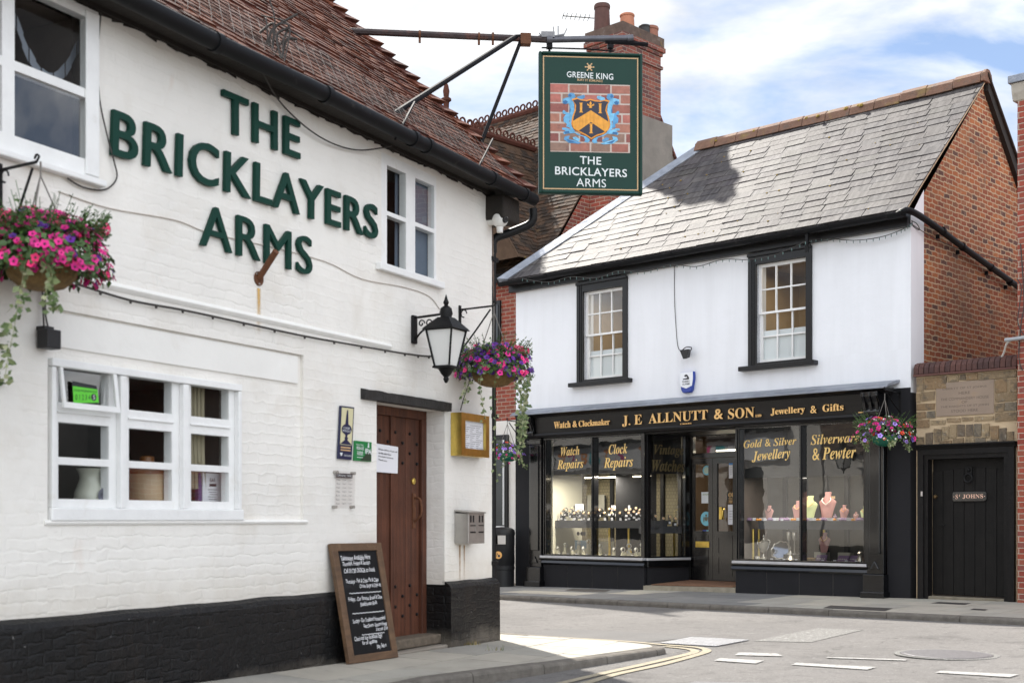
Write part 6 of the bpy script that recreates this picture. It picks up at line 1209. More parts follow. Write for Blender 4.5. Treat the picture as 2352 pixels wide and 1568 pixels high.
def board(name, label, cat, quad, w, m, dep=.012):
    q = px(P, w, *quad); t = thing(name, label, cat, P.P(*q[0],0)); MB().prism(P, q, w-dep, w).build('panel', m, t, bev=.002); return t, q
def lerp4(q, i, j): a = [Vector(p) for p in q]; return (a[0]*(1-i)+a[1]*i)*(1-j)+(a[3]*(1-i)+a[2]*i)*j
NAVY = mat('navy_enamel', (.012,.018,.06), .35)
t, q = board('cask_plaque', 'tall cream and navy ale plaque left of the pub door', 'plaque', ((776,1053),(808,1056),(814,935),(782,931)), .02, NAVY)
b = MB(); b.prism(P, [tuple(lerp4(q,i,j)) for i,j in ((.10,.27),(.92,.27),(.92,.97),(.10,.97))], .02, .022); b.build('cream_field', mat('cream_enamel', (.62,.58,.36), .4), t)
b = MB(); lp = lambda *p: [tuple(lerp4(q,i,j)) for i,j in p]; b.poly(P, lp((.46,.93),(.54,.93),(.62,.64),(.38,.64)), .0235); b.poly(P, lp(*[(.5+.36*math.cos(a), .565+.10*math.sin(a)) for a in [2*math.pi*k/20 for k in range(20)]]), .0240); b.poly(P, lp((.40,.47),(.60,.47),(.56,.43),(.64,.40),(.58,.37),(.92,.28),(.08,.28),(.42,.37),(.36,.40),(.44,.43)), .0235); b.build('hand_pump', NAVY, t)
b = MB(); put_text(b, P, 'CASK', lp((.26,.57),(.74,.57),(.74,.61),(.26,.61)), .0255); put_text(b, P, 'MARQUE', lp((.20,.51),(.80,.51),(.80,.555),(.20,.555)), .0255); put_text(b, P, 'cask.uk.com', lp((.42,.06),(.92,.06),(.92,.10),(.42,.10)), .0225); b.poly(P, lp((.10,.12),(.32,.12),(.24,.06),(.18,.06)), .0225); b.build('white_print', SIGN_WHITE, t); b = MB(); [b.poly(P, lp((.14,j),(.86,j),(.86,j+.025),(.14,j+.025)), .0225) for j in (.21,.16)]; b.build('gold_print', GOLD_LINE, t)
t, q = board('ale_sign', 'square green ale sign with IPA beside the navy plaque', 'sign', ((813,1057),(853,1060),(854,1015),(815,1011)), .015, mat('bright_green_enamel', (.01,.19,.05), .4)); lp = lambda *p: [tuple(lerp4(q,i,j)) for i,j in p]
b = MB(); b.poly(P, lp((.35,.03),(.97,.03),(.97,.55),(.70,.40)), .0162); b.build('dark_corner', mat('dark_olive', (.02,.04,.02), .5), t); b = MB(); put_text(b, P, 'IPA', lp((.60,.40),(.98,.36),(.98,.62),(.62,.66)), .018, None, .03); put_text(b, P, 'PROUD TO SELL', lp((.08,.76),(.52,.76),(.52,.84),(.08,.84)), .018); put_text(b, P, 'FRESH ALE', lp((.10,.56),(.52,.56),(.52,.72),(.10,.72)), .018, None, .02); [b.poly(P, lp((.14,j),(.48,j),(.48,j+.03),(.14,j+.03)), .018) for j in (.44,.37,.30,.16)]; b.poly(P, lp((.74,.70),(.84,.70),(.82,.95),(.77,.95)), .018); b.build('white_print', SIGN_WHITE, t)
WD = DW-.012+.004
q = px(P, WD, (862,1083),(913,1087),(914,1026),(864,1018)); t = thing('paper_notice', 'white paper notice about parcels taped on the brown pub door', 'notice', P.P(*q[0],WD)); MB().prism(P, q, WD-.003, WD+.002).build('sheet', PAPER, t); b = MB(); lp = lambda *p: [tuple(lerp4(q,i,j)) for i,j in p]
for k, s in enumerate(('Please deliver all parcels','to the side door','Courtyard entrance','Thank you')): L_ = (.86,.58,.68,.38)[k]; j = .78-.125*k; put_text(b, P, s, lp((.10,j),(.10+L_,j-.02),(.10+L_,j+.045),(.10,j+.065)), WD+.004, None, .02)
b.build('print', INK, t)
q = px(P, .03, (768,1167),(814,1167),(816,1083),(771,1080)); t = thing('opening_times', 'clear panel of opening times on metal studs left of the pub door', 'notice', P.P(*q[0],0)); lp = lambda *p: [tuple(lerp4(q,i,j)) for i,j in p]; MB().poly(P, q, .03).build('clear_sheet', glass_mat('acrylic', (.95,.95,.95), .0, 0, .05, .1), t)
b = MB(); [b.lathe(P.P(*lerp4(q,i,j),0), [(.013,0),(.013,.04),(0,.042)], 10, P.n) for i in (.06,.94) for j in (.04,.96)]; b.build('studs', STEEL, t); b = MB(); b.poly(P, lp((.10,.82),(.92,.82),(.92,.94),(.10,.94)), .0185); b.build('head_strip', INK, t); b = MB(); put_text(b, P, 'OPENING TIMES', lp((.14,.85),(.88,.85),(.88,.91),(.14,.91)), .0195); b.build('head_print', SIGN_WHITE, t)
b = MB()
for k, d_ in enumerate(('Mon','Tue','Wed','Thu','Fri','Sat','Sun')): j = .74-.105*k; put_text(b, P, d_, lp((.12,j),(.30,j),(.30,j+.045),(.12,j+.045)), .019); put_text(b, P, '12pm - 11pm', lp((.42,j),(.92,j),(.92,j+.045),(.42,j+.045)), .019)
b.build('print', mat('grey_ink', (.12,.11,.11), .6), t)
def bulb_parts(t, pts, prof, m):
    f = MB().lathe((0,0,0), prof, 6).build('bulb', m, None, uv=False)
    for k, p in enumerate(pts):
        o = f if k == 0 else f.copy()
        if k: COL.objects.link(o)
        o.parent = t; o.location = p-BASE[t.name]
# camera, cables
c = P.P(-.06,P.at(1128,496,.11)[1],.12); t = thing('security_camera', 'white dome security camera under the eaves at the pub corner', 'security camera', c); b = MB(); b.lathe(c-P.n*.0, [(.082*math.cos(a),.082*math.sin(a)) for a in [-1.5+3*k/12 for k in range(13)]], 18, (P.n+P.e*.25-Vector((0,0,.15))).normalized()); b.build('dome', WHITE_PLASTIC, t, smooth=True); dv = (P.n-P.e*.35-Vector((0,0,.25))).normalized(); b = MB(); b.lathe(c+dv*.062, [(.036,0),(.030,.028),(.024,.032),(0,.026)], 14, dv); b.build('lens', BLACK_PLASTIC, t, smooth=True); b = MB(); b.lathe(c-P.n*.12, [(.05,0),(.05,.06)], 14, P.n); b.lathe(c-Vector((0,0,.13)), [(.03,0),(.034,.05),(.02,.08)], 12); b.build('mount', WHITE_PLASTIC, t, smooth=True)
def cable(label, pts, r, m=ROPE, cat='cable', name='cable', n=5): 
    pts = smooth(pts, 5); return tag(MB().tube(pts, r, n, False).build(name, m, base=pts[0], uv=False), label, cat)
cable('grey cable swooping from the gutter across the letters THE to the small upper window', [P.P(*P.at(X,Y,w),w) for X,Y,w in ((600,160,.2),(640,230,.05),(700,290,.05),(760,328,.04),(820,345,.04),(878,340,.10),(900,335,.12))], .0065)
cable('thin cable hanging down the wall beside the large upper left window', [P.P(*P.at(X,Y,w),w) for X,Y,w in ((232,30,.03),(226,110,.02),(228,220,.03),(246,310,.03),(262,370,.03),(268,410,.02),(240,436,.02),(190,430,.02),(155,410,.02))], .0055)
cable('thin painted cable crossing the wall under the letters ARMS', [P.P(*P.at(X,Y,.006),.006) for X,Y in ((135,440),(250,478),(400,505),(480,535),(600,562),(745,600),(830,640),(930,660),(985,680),(1010,710))], .004, mat('painted_cable', (.52,.47,.42), .7))
pts = [P.P(*P.at(X,Y,.03),.03) for X,Y in ((175,652),(300,690),(420,712),(560,742),(700,772),(830,795),(930,812),(985,818),(1030,815))]
t = thing('light_string', 'dark string of tiny lamps along the ledge between the two pub floors', 'string lights', pts[0]); sp_ = smooth(pts,6); MB().tube(sp_, .0085, 5, False).build('cord', ROPE, t, uv=False); bulb_parts(t, sp_[::3], [(.008,-.02),(.011,-.008),(.006,0)], ROPE)
cable('dark cable dropping from the lantern side to the brass menu case', [P.P(*P.at(X,Y,.03),.03) for X,Y in ((1090,840),(1075,885),(1062,925),(1058,942))], .006)
# small weeds at the plinth foot
for k, (u, w, lb) in enumerate(((-.62,.10,'tuft of dry grass at the foot of the black pub corner'),(-.95,.55,'tiny green weed between paving slabs before the pub corner'))):
    b = MB(); c = P.P(u,zp(u,w),w)
    for _ in range(60 if k == 0 else 16): a = R.random()*6.28; l_ = R.uniform(.02,.07); p = c+Vector((R.gauss(0,.05),R.gauss(0,.03),0)); d = Vector((math.cos(a)*.5,math.sin(a)*.5,R.uniform(.5,1))).normalized(); s_ = Vector((-d.y,d.x,0)).normalized()*.003; b.add([p-s_,p+s_,p+d*l_], [(0,1,2)])
    tag(b.build('weed', mat('dry_grass', (.22,.17,.05), .8, isl=[(.25,.19,.06),(.10,.14,.03),(.3,.22,.09)]), base=c, uv=False, fix=False), lb, 'weed')
# ================================================================ small things on the shop
u, z = S.at(1578,878,.05); t = thing('alarm_box', 'white and blue shield shaped alarm box on the shop wall', 'alarm box', S.P(u,z,0)); b = MB(); sh = [(-.14,.17),(.14,.17),(.145,.05),(.11,-.12),(.08,-.165),(-.08,-.165),(-.11,-.12),(-.145,.05)]; b.prism(S, [(u+x*.95,z+y) for x,y in sh], 0, .07); b.build('housing', mat('alarm_blue', (.02,.05,.30), .35), t, bev=.012); b = MB(); b.prism(S, [(u+x*.95,z+y) for x,y in ((-.135,.165),(.135,.165),(.138,.05),(.12,-.06),(0,-.10),(-.12,-.06),(-.138,.05))], .07, .076); b.build('face', mat('alarm_white', (.78,.80,.84), .35), t, bev=.004)
b = MB(); put_text(b, S, 'SUSSEX', rq(u-.075,u+.075,z+.0,z+.028), .078, None, .02); put_text(b, S, 'ALARMS', rq(u-.075,u+.075,z-.04,z-.012), .078, None, .02); b.poly(S, [(u-.06,z+.045),(u+.06,z+.045),(u+.06,z+.07),(u+.03,z+.115),(u-.0,z+.13),(u-.04,z+.11),(u-.02,z+.09),(u+.02,z+.09),(u+.02,z+.07),(u-.06,z+.06)], .078); b.build('print', INK, t)
u, z = S.at(1577,812,.1); t = thing('floodlight', 'small black wedge floodlight on the white shop wall above the alarm box', 'floodlight', S.P(u,z,0)); b = MB(); b.hexa([S.P(u+x,z+y,w) for w,k in ((.05,.6),(.17,1)) for x,y in ((-.09*k,.06),(.09*k,.06),(.05*k,-.09*k),(-.02*k,-.09*k))]); b.build('housing', BLACK_PLASTIC, t, bev=.005); MB().tube(smooth([S.P(u-.09,z+.06,.1),S.P(u-.04,z+.11,.06),S.P(u+.06,z+.10,.06),S.P(u+.09,z+.05,.1)]), .008, 5).build('bracket', BLACK_PLASTIC, t)
cable('thin dark cable hanging down the white shop wall from the gutter to the floodlight', [S.P(*S.at(X,Y,.012),.012) for X,Y in ((1549,602),(1549,680),(1552,740),(1556,790),(1562,805),(1570,808))], .005)
def lights(label, pts, hang=1):
    sp_ = smooth(pts, 8); t = thing('fairy_lights', label, 'fairy lights', pts[0]); MB().tube(sp_, .006, 4, False).build('cord', ROPE, t, uv=False); bulb_parts(t, sp_[::2], [(.005,0),(.006,-.03),(.003,-.045)], mat('green_bulb', (.10,.17,.16), .3))
lights('string of little lights looped under the shop gutter on the left', [S.P(*S.at(X,Y,.36),.36) for X,Y in ((1200,640),(1260,648),(1310,636),(1370,638),(1420,622),(1480,624),(1540,608),(1600,612),(1660,596),(1720,596),(1780,585),(1850,555))])
lights('string of little lights sagging from the gutter bracket to the corner of the shop', [S.P(*S.at(X,Y,.10),.10) for X,Y in ((1856,552),(1900,548),(1960,552),(2020,545),(2070,528),(2094,512))])
MB_ = MB().box(S, S.at(1853,545,.28)[0]-.02, S.at(1853,545,.28)[0]+.02, 5.12, 5.42, .25, .29); tag(MB_.build('gutter_bracket', IRON, base=S.P(.9,5.4,.25)), 'black strap bracket hanging from the shop gutter over the right sash window', 'bracket')
cable('loop of wire at the top right corner of the white shop front', [S.P(*S.at(X,Y,.05),.05) for X,Y in ((2094,506),(2098,520),(2112,528),(2106,514),(2095,508))], .007)
cable('thin wire running from the shop corner across the brick gable', [S.P(GU-.0,S.at(2094,510,.05)[1],.05)]+[G.P(*G.at(X,Y),.06) for X,Y in ((2130,545),(2190,572),(2260,590),(2335,602))], .006)
# litter bin
c = S.P(-4.36,zs(-4.36,.34),.34); t = thing('litter_bin', 'black round litter bin with a domed hood and orange badge behind the pub corner', 'litter bin', c); b = MB(); rb = .235
b.lathe(c, [(rb*.97,0),(rb*.97,.30),(rb*1.01,.31),(rb*1.01,.36),(rb*.98,.365),(rb*.98,.40),(rb*1.01,.41),(rb*.99,.74),(rb*1.0,.755),(rb*.9,.75),(0,.75)], 28); b.build('body', BIN_GREY, t, smooth=True)
b = MB(); b.lathe(c, [(rb*1.03,.92),(rb*1.04,.97),(rb*.98,1.02),(rb*.7,1.055),(0,1.07)], 28); b.build('hood', BIN_GREY, t, smooth=True)
b = MB()
for k in range(20):
    a = 2*math.pi*k/20; dv = Vector((math.cos(a),math.sin(a),0))
    if abs(dv.dot(S.n)) > .62: continue
    a2 = 2*math.pi*(k+1)/20; d2 = Vector((math.cos(a2),math.sin(a2),0)); b.quad(c+dv*rb+Vector((0,0,.74)), c+d2*rb+Vector((0,0,.74)), c+d2*rb+Vector((0,0,.93)), c+dv*rb+Vector((0,0,.93)))
b.build('hood_sides', BIN_GREY, t); vd = (Vector((0,0,0))-c); vd.z = 0; vd.normalize(); FB = Frame(c, Vector((-vd.y,vd.x,0)), vd)
b = MB(); b.disc(FB, -.06, c.z+.57, .066, rb*1.0+.006, 22); b.build('badge', mat('orange_badge', (.75,.40,.12), .5), t); b = MB(); b.box(FB, -.065, -.03, c.z+.535, c.z+.575, rb*1.0+.008, rb+.01); b.poly(FB, [(-.09,c.z+.54),(-.082,c.z+.54),(-.078,c.z+.585),(-.06,c.z+.58),(-.06,c.z+.588),(-.08,c.z+.598),(-.088,c.z+.59)], rb+.009); b.disc(FB, -.082, c.z+.606, .007, rb+.009, 10); b.build('badge_figure', INK, t)
# ================================================================ stone wall with the plank door
sw = thing('stone_wall', 'low sandstone wall with brick coping, stone tablet and black plank door', 'wall', S.P(4.1,0,0)); TU0, TU1 = 3.405, 4.835
DU0, DU1 = 3.45, 4.81; CT = 3.20
b = MB(); plate(b, S, TU0, TU1+.02, -.1, CT, [(DU0+.14,DU1-.13,-.1,2.06)], -.30, -.012, sides=True); b.build('mortar_bed', MORTAR, sw)
b = MB(); pq = (S.at(2150,878,0)[0], S.at(2283,900,0)[0]); PZ0, PZ1 = S.at(2150,957,0)[1], S.at(2150,880,0)[1]
def stone(u0, u1, z0, z1):
    g_ = .009; j = lambda: R.uniform(-.007,.007); b.hexa([S.P(u,z,w) for w in (-.05,R.uniform(.0,.010)) for u,z in ((u0+g_+j(),z0+g_+j()),(u1-g_+j(),z0+g_+j()),(u1-g_+j(),z1-g_+j()),(u0+g_+j(),z1-g_+j()))])
arch = lambda u: 2.22+.20*(1-((u-4.13)/.72)**2)
for (u0,u1,z0,z1) in ((TU0,3.52,2.98,3.18),(3.52,3.86,2.99,3.18),(3.86,4.03,3.08,3.18),(4.03,4.13,3.09,3.18),(4.13,4.30,3.08,3.18),(4.30,TU1,3.07,3.18),(TU0,3.47,2.82,2.97),(3.47,pq[0]-.01,2.84,2.98),(TU0,pq[0]-.01,2.71,2.82),(TU0,3.55,2.60,2.71),(3.55,pq[0]-.01,2.60,2.71),(TU0,3.61,2.47,2.59),(3.61,3.85,2.50,2.58),(3.85,4.06,2.52,PZ0-.02),(4.06,4.24,2.53,PZ0-.02),(4.24,4.52,2.52,PZ0-.02),(4.52,TU1,2.50,2.63),(pq[1]+.01,4.70,2.88,3.07),(4.70,TU1,2.88,3.07),(pq[1]+.01,TU1,2.76,2.88),(pq[1]+.01,4.66,2.63,2.76),(4.66,TU1,2.63,2.76)): stone(u0,u1,z0,z1)
u = TU0
while u < TU1-.04:
    L_ = R.uniform(.095,.135); x1 = min(u+L_,TU1); zc_ = arch((u+x1)/2); stone(u,x1,zc_-.10-.0,min(zc_+.10,2.5)); u = x1
u = TU0
while u < TU1-.04:
    L_ = R.uniform(.13,.2); x1 = min(u+L_,TU1); zc_ = arch((u+x1)/2); stone(u,x1,2.15 if zc_ > 2.2 else 2.13,zc_-.10); u = x1
b.build('stones', STONE, sw, bev=.008)
b = MB(); b.box(S, pq[0], pq[1], PZ0, PZ1, -.03, .004); tb = b.build('tablet', PLAQUE_STONE, sw, bev=.006); b = MB(); pz = lambda f_: PZ1-(PZ1-PZ0)*f_; mu = (pq[0]+pq[1])/2
for s, f_, hw in (('LIBERTY OF ST JOHNS',.20,.31),('HERE',.34,.08),('THE COMMANDERY HOUSE',.50,.34),('OF',.61,.04),('THE KNIGHTS OF ST JOHN',.73,.34),('STOOD HERE',.86,.19)): put_text(b, S, s, rq(mu-hw,mu+hw,pz(f_)-.018,pz(f_)+.018), .0045)
b.build('cut_lettering', mat('cut_letter', (.12,.09,.07), .9), tb)
b = MB(); u = TU0-.03
while u < TU1: 
    x1 = min(u+.077,TU1+.01); b.sweep(S, [(-.30,3.22),(.035,3.22),(.03,3.31),(-.01,3.365),(-.08,3.39),(-.2,3.38),(-.30,3.33)], u+.005, x1-.003); u = x1
b.build('coping_bricks', mat('coping_brick', (.07,.03,.026), .8, isl=[(.075,.033,.027),(.06,.028,.025),(.09,.038,.03),(.05,.026,.024)], var=.3, vs=12, bump=.006, bs=40, spots=[((.33,.30,.26),30,.68,.04,.6)]), sw, bev=.006); b = MB(); b.box(S, TU0-.02, TU1, 3.19, 3.215, -.28, .05); b.box(S, TU0-.03, TU1, 3.222, 3.30, -.28, -.0); b.build('coping_course', mat('red_course', (.12,.052,.042), .8, var=.2, vs=8), sw)
b = MB(); plate(b, S, DU0, DU1, .06, 2.17, [(DU0+.145,DU1-.145,.06,2.03)], -.10, .03); plate(b, S, DU0-.0, DU1+.0, .06, 2.20, [(DU0+.085,DU1-.085,.06,2.09)], -.02, .055); b.sweep(S, [(.0,2.16),(.055,2.16),(.075,2.19),(.10,2.215),(.10,2.235),(.0,2.235)], DU0-.02, DU1+.03); BPAINT = mat('flaking_black_paint', (.0045,.0042,.0045), .5, spec=.25, var=.35, vs=9, bump=.006, bs=22, streak=((.014,.011,.010),.5,(20,1.2,1))); b.build('door_frame', BPAINT, sw, bev=.012)
pl_u = [DU0+.15+(DU1-.145-DU0-.15)*k/8 for k in range(9)]; b = MB()
for k in range(7): zt = 1.90-.05*(((k-3)/3.5)**2)-(.10 if k == 3 else 0)*0; b.box(S, pl_u[0]+(pl_u[8]-pl_u[0])*k/7+.003, pl_u[0]+(pl_u[8]-pl_u[0])*(k+1)/7-.003, .155, zt, -.13, -.10)
b.box(S, pl_u[0], pl_u[8], 1.80, 2.03, -.17, -.118); pd = b.build('plank_door', mat('black_planks', (.006,.0055,.0052), .6, spec=.22, var=.3, vs=7, bump=.003, bs=40, streak=((.014,.012,.011),.5,(24,1,1)), spots=[((.018,.016,.008),3,.66,.2,.5)]), sw, bev=.004)
MB().box(S, DU0+.1, DU1-.1, .05, 2.1, -.28, -.15).build('backing', DARK_ROOM, pd); MB().box(S, DU0+.13, DU1-.10, -.05, .135, -.12, .02).build('door_step', mat('mossy_step', (.20,.175,.13), .9, var=.3, vs=8, bump=.008, bs=50, spots=[((.07,.06,.035),4,.55,.2,.6)]), sw, bev=.015)
u, z = S.at(2225,1095,-.08); b = MB(); b.box(S, u-.05, u+.05, z+.0, z+.14, -.10, -.075); b.lathe(S.P(u,z+.10,-.075), [(.03,0),(.02,.02),(0,.025)], 12, S.n); b.tube([S.P(u+.055*math.sin(a),z-.015+.055*math.cos(a),-.06) for a in [2*math.pi*k/20 for k in range(21)]], .013, 8, False); b.build('knocker', IRON, pd, smooth=True)
b = MB(); u2, z2 = S.at(2148,1140,-.08); b.lathe(S.P(u2,z2,-.10), [(.026,0),(.03,.02),(.02,.04),(0,.045)], 14, S.n); b.build('door_knob', mat('old_brass', (.18,.12,.06), .4, metal=.8), pd, smooth=True); b = MB(); b.disc(S, *S.at(2147,1175,-.095), .018, -.0965, 12); b.box(S, S.at(2160,1205,-.09)[0]-.03, S.at(2160,1205,-.09)[0]+.06, S.at(2160,1207,-.09)[1], S.at(2160,1202,-.09)[1], -.10, -.085); b.build('latch', IRON, pd)
a, c = S.at(2188,1151,-.08), S.at(2266,1128,-.08); t = thing('name_plate', 'black name plate lettered St JOHNS in pale pink on the plank door', 'name plate', S.P(a[0],a[1],-.1)); e = .02; b = MB(); b.prism(S, [(a[0]+e,a[1]),(c[0]-e,a[1]),(c[0],a[1]+e),(c[0],c[1]-e),(c[0]-e,c[1]),(a[0]+e,c[1]),(a[0],c[1]-e),(a[0],a[1]+e)], -.10, -.07); b.build('plate', BLACK_GLOSS, t, bev=.004); b = MB(); wd_ = c[0]-a[0]; z0, z1 = a[1]+.035, c[1]-.035; put_text(b, S, serif('S'), rq(a[0]+wd_*.10,a[0]+wd_*.17,z0,z1), -.068); put_text(b, S, serif('t'), rq(a[0]+wd_*.20,a[0]+wd_*.235,z0+.03,z1+.0), -.068); put_text(b, S, serif('JOHNS'), rq(a[0]+wd_*.31,a[0]+wd_*.91,z0,z1), -.068, None, .004); [b.disc(S, a[0]+wd_*f_, (z0+z1)/2, .006, -.068, 8) for f_ in (.05,.95)]; b.build('lettering', mat('pale_pink_letter', (.72,.45,.34), .5), t)
t = tag(MB().box(S, *(lambda p: (p[0]-.012,p[0]+.012,p[1]-.035,p[1]+.03))(S.at(2117,1133,.06)), .055, .066).build('bell_push', mat('old_label', (.5,.45,.42), .5), base=S.P(*S.at(2117,1133,.06),.055)), 'tiny pale bell push on the left post of the plank door frame', 'door bell')
# ================================================================ brick building at the right edge
rb_ = thing('brick_building', 'orange red brick building with a stone cap at the right edge of the photo', 'building', S.P(6,0,0)); RU = S.at(2337,400,.12)[0]; RT = S.at(2337,232,.12)[1]
b = MB(); b.box(S, RU, RU+6, -.1, RT, -1.2, .12); b.box(S, RU+.02, RU+6, -.1, RT-1.5, -6, -1.2); b.build('wall', RED_BRICK, rb_); b = MB(); b.sweep(S.shift(RU,0), [(.13,RT),(.17,RT+.10),(.19,RT+.22),(-.4,RT+.22),(-.4,RT)], -.06, 6); b.build('stone_cap', mat('pale_cap_stone', (.42,.38,.32), .8, var=.2, vs=6, spots=[((.2,.17,.14),4,.6,.15,.5)]), rb_, bev=.008); MB().box(S, RU-.09, RU+6, RT+.222, RT+.32, -.42, .22).build('lead_cap', LEAD, rb_, bev=.006)
g0 = S.at(2318,322,-.5); b = MB(); b.tube([S.P(RU+.02,g0[1]-.06,-.45), S.P(RU-.16,g0[1],-.45)], .07, 10); b.build('gutter_end', GUTTER, rb_, smooth=True)
z_ = S.at(2325,778,.16)[1]; b = MB(); b.tube([S.P(RU-.14,z_-.01,.18), S.P(RU+1.2,z_+.03,.18)], .025, 10); tag(b.build('grey_pole', mat('grey_pole_paint', (.33,.35,.37), .4), base=S.P(RU-.14,z_,.18), smooth=True), 'grey horizontal pole fixed on the brick wall at the right edge', 'pole')
cable('white rope knotted from the grey pole down to the wall coping', [S.P(*S.at(X,Y,w),w) for X,Y,w in ((2325,778,.16),(2312,790,.1),(2305,812,.0),(2293,832,-.1))], .014, mat('white_rope', (.60,.57,.52), .9, var=.3, vs=60)); cable('black cable climbing the right brick wall', [S.P(*S.at(X,Y,.14),.14) for X,Y in ((2344,560),(2352,690),(2345,745),(2340,820),(2348,850))], .008)
cable('coiled black cable at the right photo edge above the pole', [S.P(*S.at(X,Y,.15),.15) for X,Y in ((2336,640),(2346,660),(2342,700),(2338,740),(2352,770))], .007)
# ================================================================ building behind, with the chimney stack
bb = thing('background_house', 'brown tiled red brick house with pierced ridge tiles behind the pub sign', 'house', S.P(-6.5,0,-3)); UA = -4.36; EM, EZb, TB = .75, 5.93, 1.385; AM = 3.80; AZ = EZb+(AM-EM)*TB
GA = Frame(S.P(UA,0,0), -S.n, S.e)
b = MB(); b.box(S, -13, UA-.001, 3.10, 5.95, -6.8, -(EM+.15)); b.poly(GA, [(EM+.15,3),(EM+.15,EZb+.1),(AM,AZ-.06),(6.8,EZb+.1),(6.8,3)], 0); b.build('brick_wall', RED_BRICK, bb)
b = MB(); b.box(S, -13, UA-.001, -.1, 3.09, -6.8, -(EM+.13)); b.build('white_ground_floor', WHITE_BRICK, bb)
b = MB(); b.poly(GA, [(AM-.9,AZ-1.6),(AM-.3,AZ-.4),(AM,AZ-.08),(AM+1.9,AZ-2.65),(AM+1.9,AZ-3.2),(AM-.9,AZ-3.4)], .012); b.build('roughcast_patch', mat('grey_roughcast', (.215,.19,.165), .95, var=.18, vs=3, bump=.012, bs=70, spots=[((.12,.11,.10),2.5,.58,.2,.5)]), bb)
b = MB(); tiles(b, S, -EM, EZb, TB, 5.22, -13, UA+.02, .17, .105, .018, jit=.4, hi=lambda s: UA+.02, sag=.02); b.build('roof_tiles', TILE_BROWN, bb)
b = MB(); b.quad(S.P(-13,EZb-.02,-EM),S.P(UA,EZb-.02,-EM),S.P(UA,AZ-.02,-AM),S.P(-13,AZ-.02,-AM)); b.quad(S.P(-13,AZ,-AM),S.P(UA+.04,AZ,-AM),S.P(UA+.04,EZb,-6.9),S.P(-13,EZb,-6.9)); b.build('roof_deck', TILE_BROWN, bb)
b = MB()
for k in range(30): s0 = AM+.1*k; b.hexa([GA.P(m,AZ-(m-AM)*TB+h,w) for h in (-.05,.015) for m,w in ((s0,-.02),(s0+.115,-.02),(s0+.115,.07),(s0,.07))])
b.build('rear_verge', DARK_BRICK, bb)
def crest(F_, p0, p1, par, n):
    b = MB(); p0 = Vector(p0); p1 = Vector(p1); d = (p1-p0)/n; dn = d.normalized(); b.tube([p0,p1], .075, 8)
    for k in range(n):
        c = p0+d*(k+.5)+Vector((0,0,.135)); b.tube([c+(dn*math.cos(a)+Vector((0,0,math.sin(a))))*.066 for a in [2*math.pi*j/14 for j in range(15)]], .021, 5, False)
    b.build('crest_tiles', mat('crest_terracotta', (.085,.034,.025), .85, spec=.08, var=.25, vs=7), par)
crest(S, S.P(-9.5,AZ+.0,-AM), S.P(UA-.3,AZ+.0,-AM), bb, 26)
wz = 8.94; wu = -6.55; b = MB(); WF = Frame(S.P(wu,0,0), -S.n, S.e)
tiles(b, WF, 1.95, wz-1.95*1.45, 1.45, 3.35, .35, 3.0, .17, .105, .016, jit=.4); b.build('wing_roof_tiles', TILE_BROWN, bb); b = MB(); b.quad(WF.P(.3,wz-.03,0),WF.P(3.0,wz-.03,0),WF.P(3.0,wz-2.9,2.0),WF.P(.3,wz-2.9,2.0)); b.quad(WF.P(.3,wz-.03,0),WF.P(3.0,wz-.03,0),WF.P(3.0,wz-2.9,-2.0),WF.P(.3,wz-2.9,-2.0)); b.add([WF.P(.32,wz-.03,0),WF.P(.32,wz-2.9,2.0),WF.P(.32,wz-2.9,-2.0)], [(0,1,2)]); b.build('wing_deck', TILE_BROWN, bb)
crest(S, WF.P(.3,wz,0), WF.P(2.95,wz,0), bb, 13)
fz = WF.P(.36,wz,0); b = MB(); b.lathe(fz, [(.07,0),(.06,.15),(.10,.17),(.10,.21),(.05,.24),(.06,.40),(.10,.43),(.10,.47),(.05,.50),(.065,.62),(.04,.74),(0,.80)], 10); b.build('finial', mat('crest_terracotta'), bb, smooth=True)
b = MB(); b.sweep(S, [(-.72,5.72),(-.60,5.72),(-.58,5.86),(-.72,5.88)], -13, UA+.02); b.build('gutter', GUTTER, bb)
a0 = S.at(1150,695,-.9); b = MB(); b.box(S, a0[0]-.9, a0[0]+.02, S.at(1150,785,-.9)[1], S.at(1150,690,-.9)[1], -.91, -.86); fo = b.build('upper_window', BLACK_SEMI, bb); b = MB(); b.box(S, a0[0]-.85, a0[0]-.03, S.at(1150,780,-.9)[1], S.at(1150,700,-.9)[1], -.86, -.85); b.build('pane', mat('dark_pane'), fo)
a0 = S.at(1162,1000,-.87); b = MB(); z0, z1 = S.at(1160,1205,-.87)[1], S.at(1160,1010,-.87)[1]; b.box(S, a0[0]-1.2, a0[0]+.07, z0-.1, z1+.1, -.885, -.83); fo = b.build('ground_floor_window', BLACK_SEMI, bb); b = MB(); b.box(S, a0[0]-1.1, a0[0]-.03, z0, z1, -.84, -.825); b.build('pane', mat('dark_pane'), fo); b = MB(); b.box(S, a0[0]-1.2, a0[0]+.0, z0-.12, z0-.02, -.87, -.80); b.box(S, a0[0]-.03, a0[0]+.0, z0, z1, -.84, -.81); b.build('white_frame', WHITE_WOOD, fo)
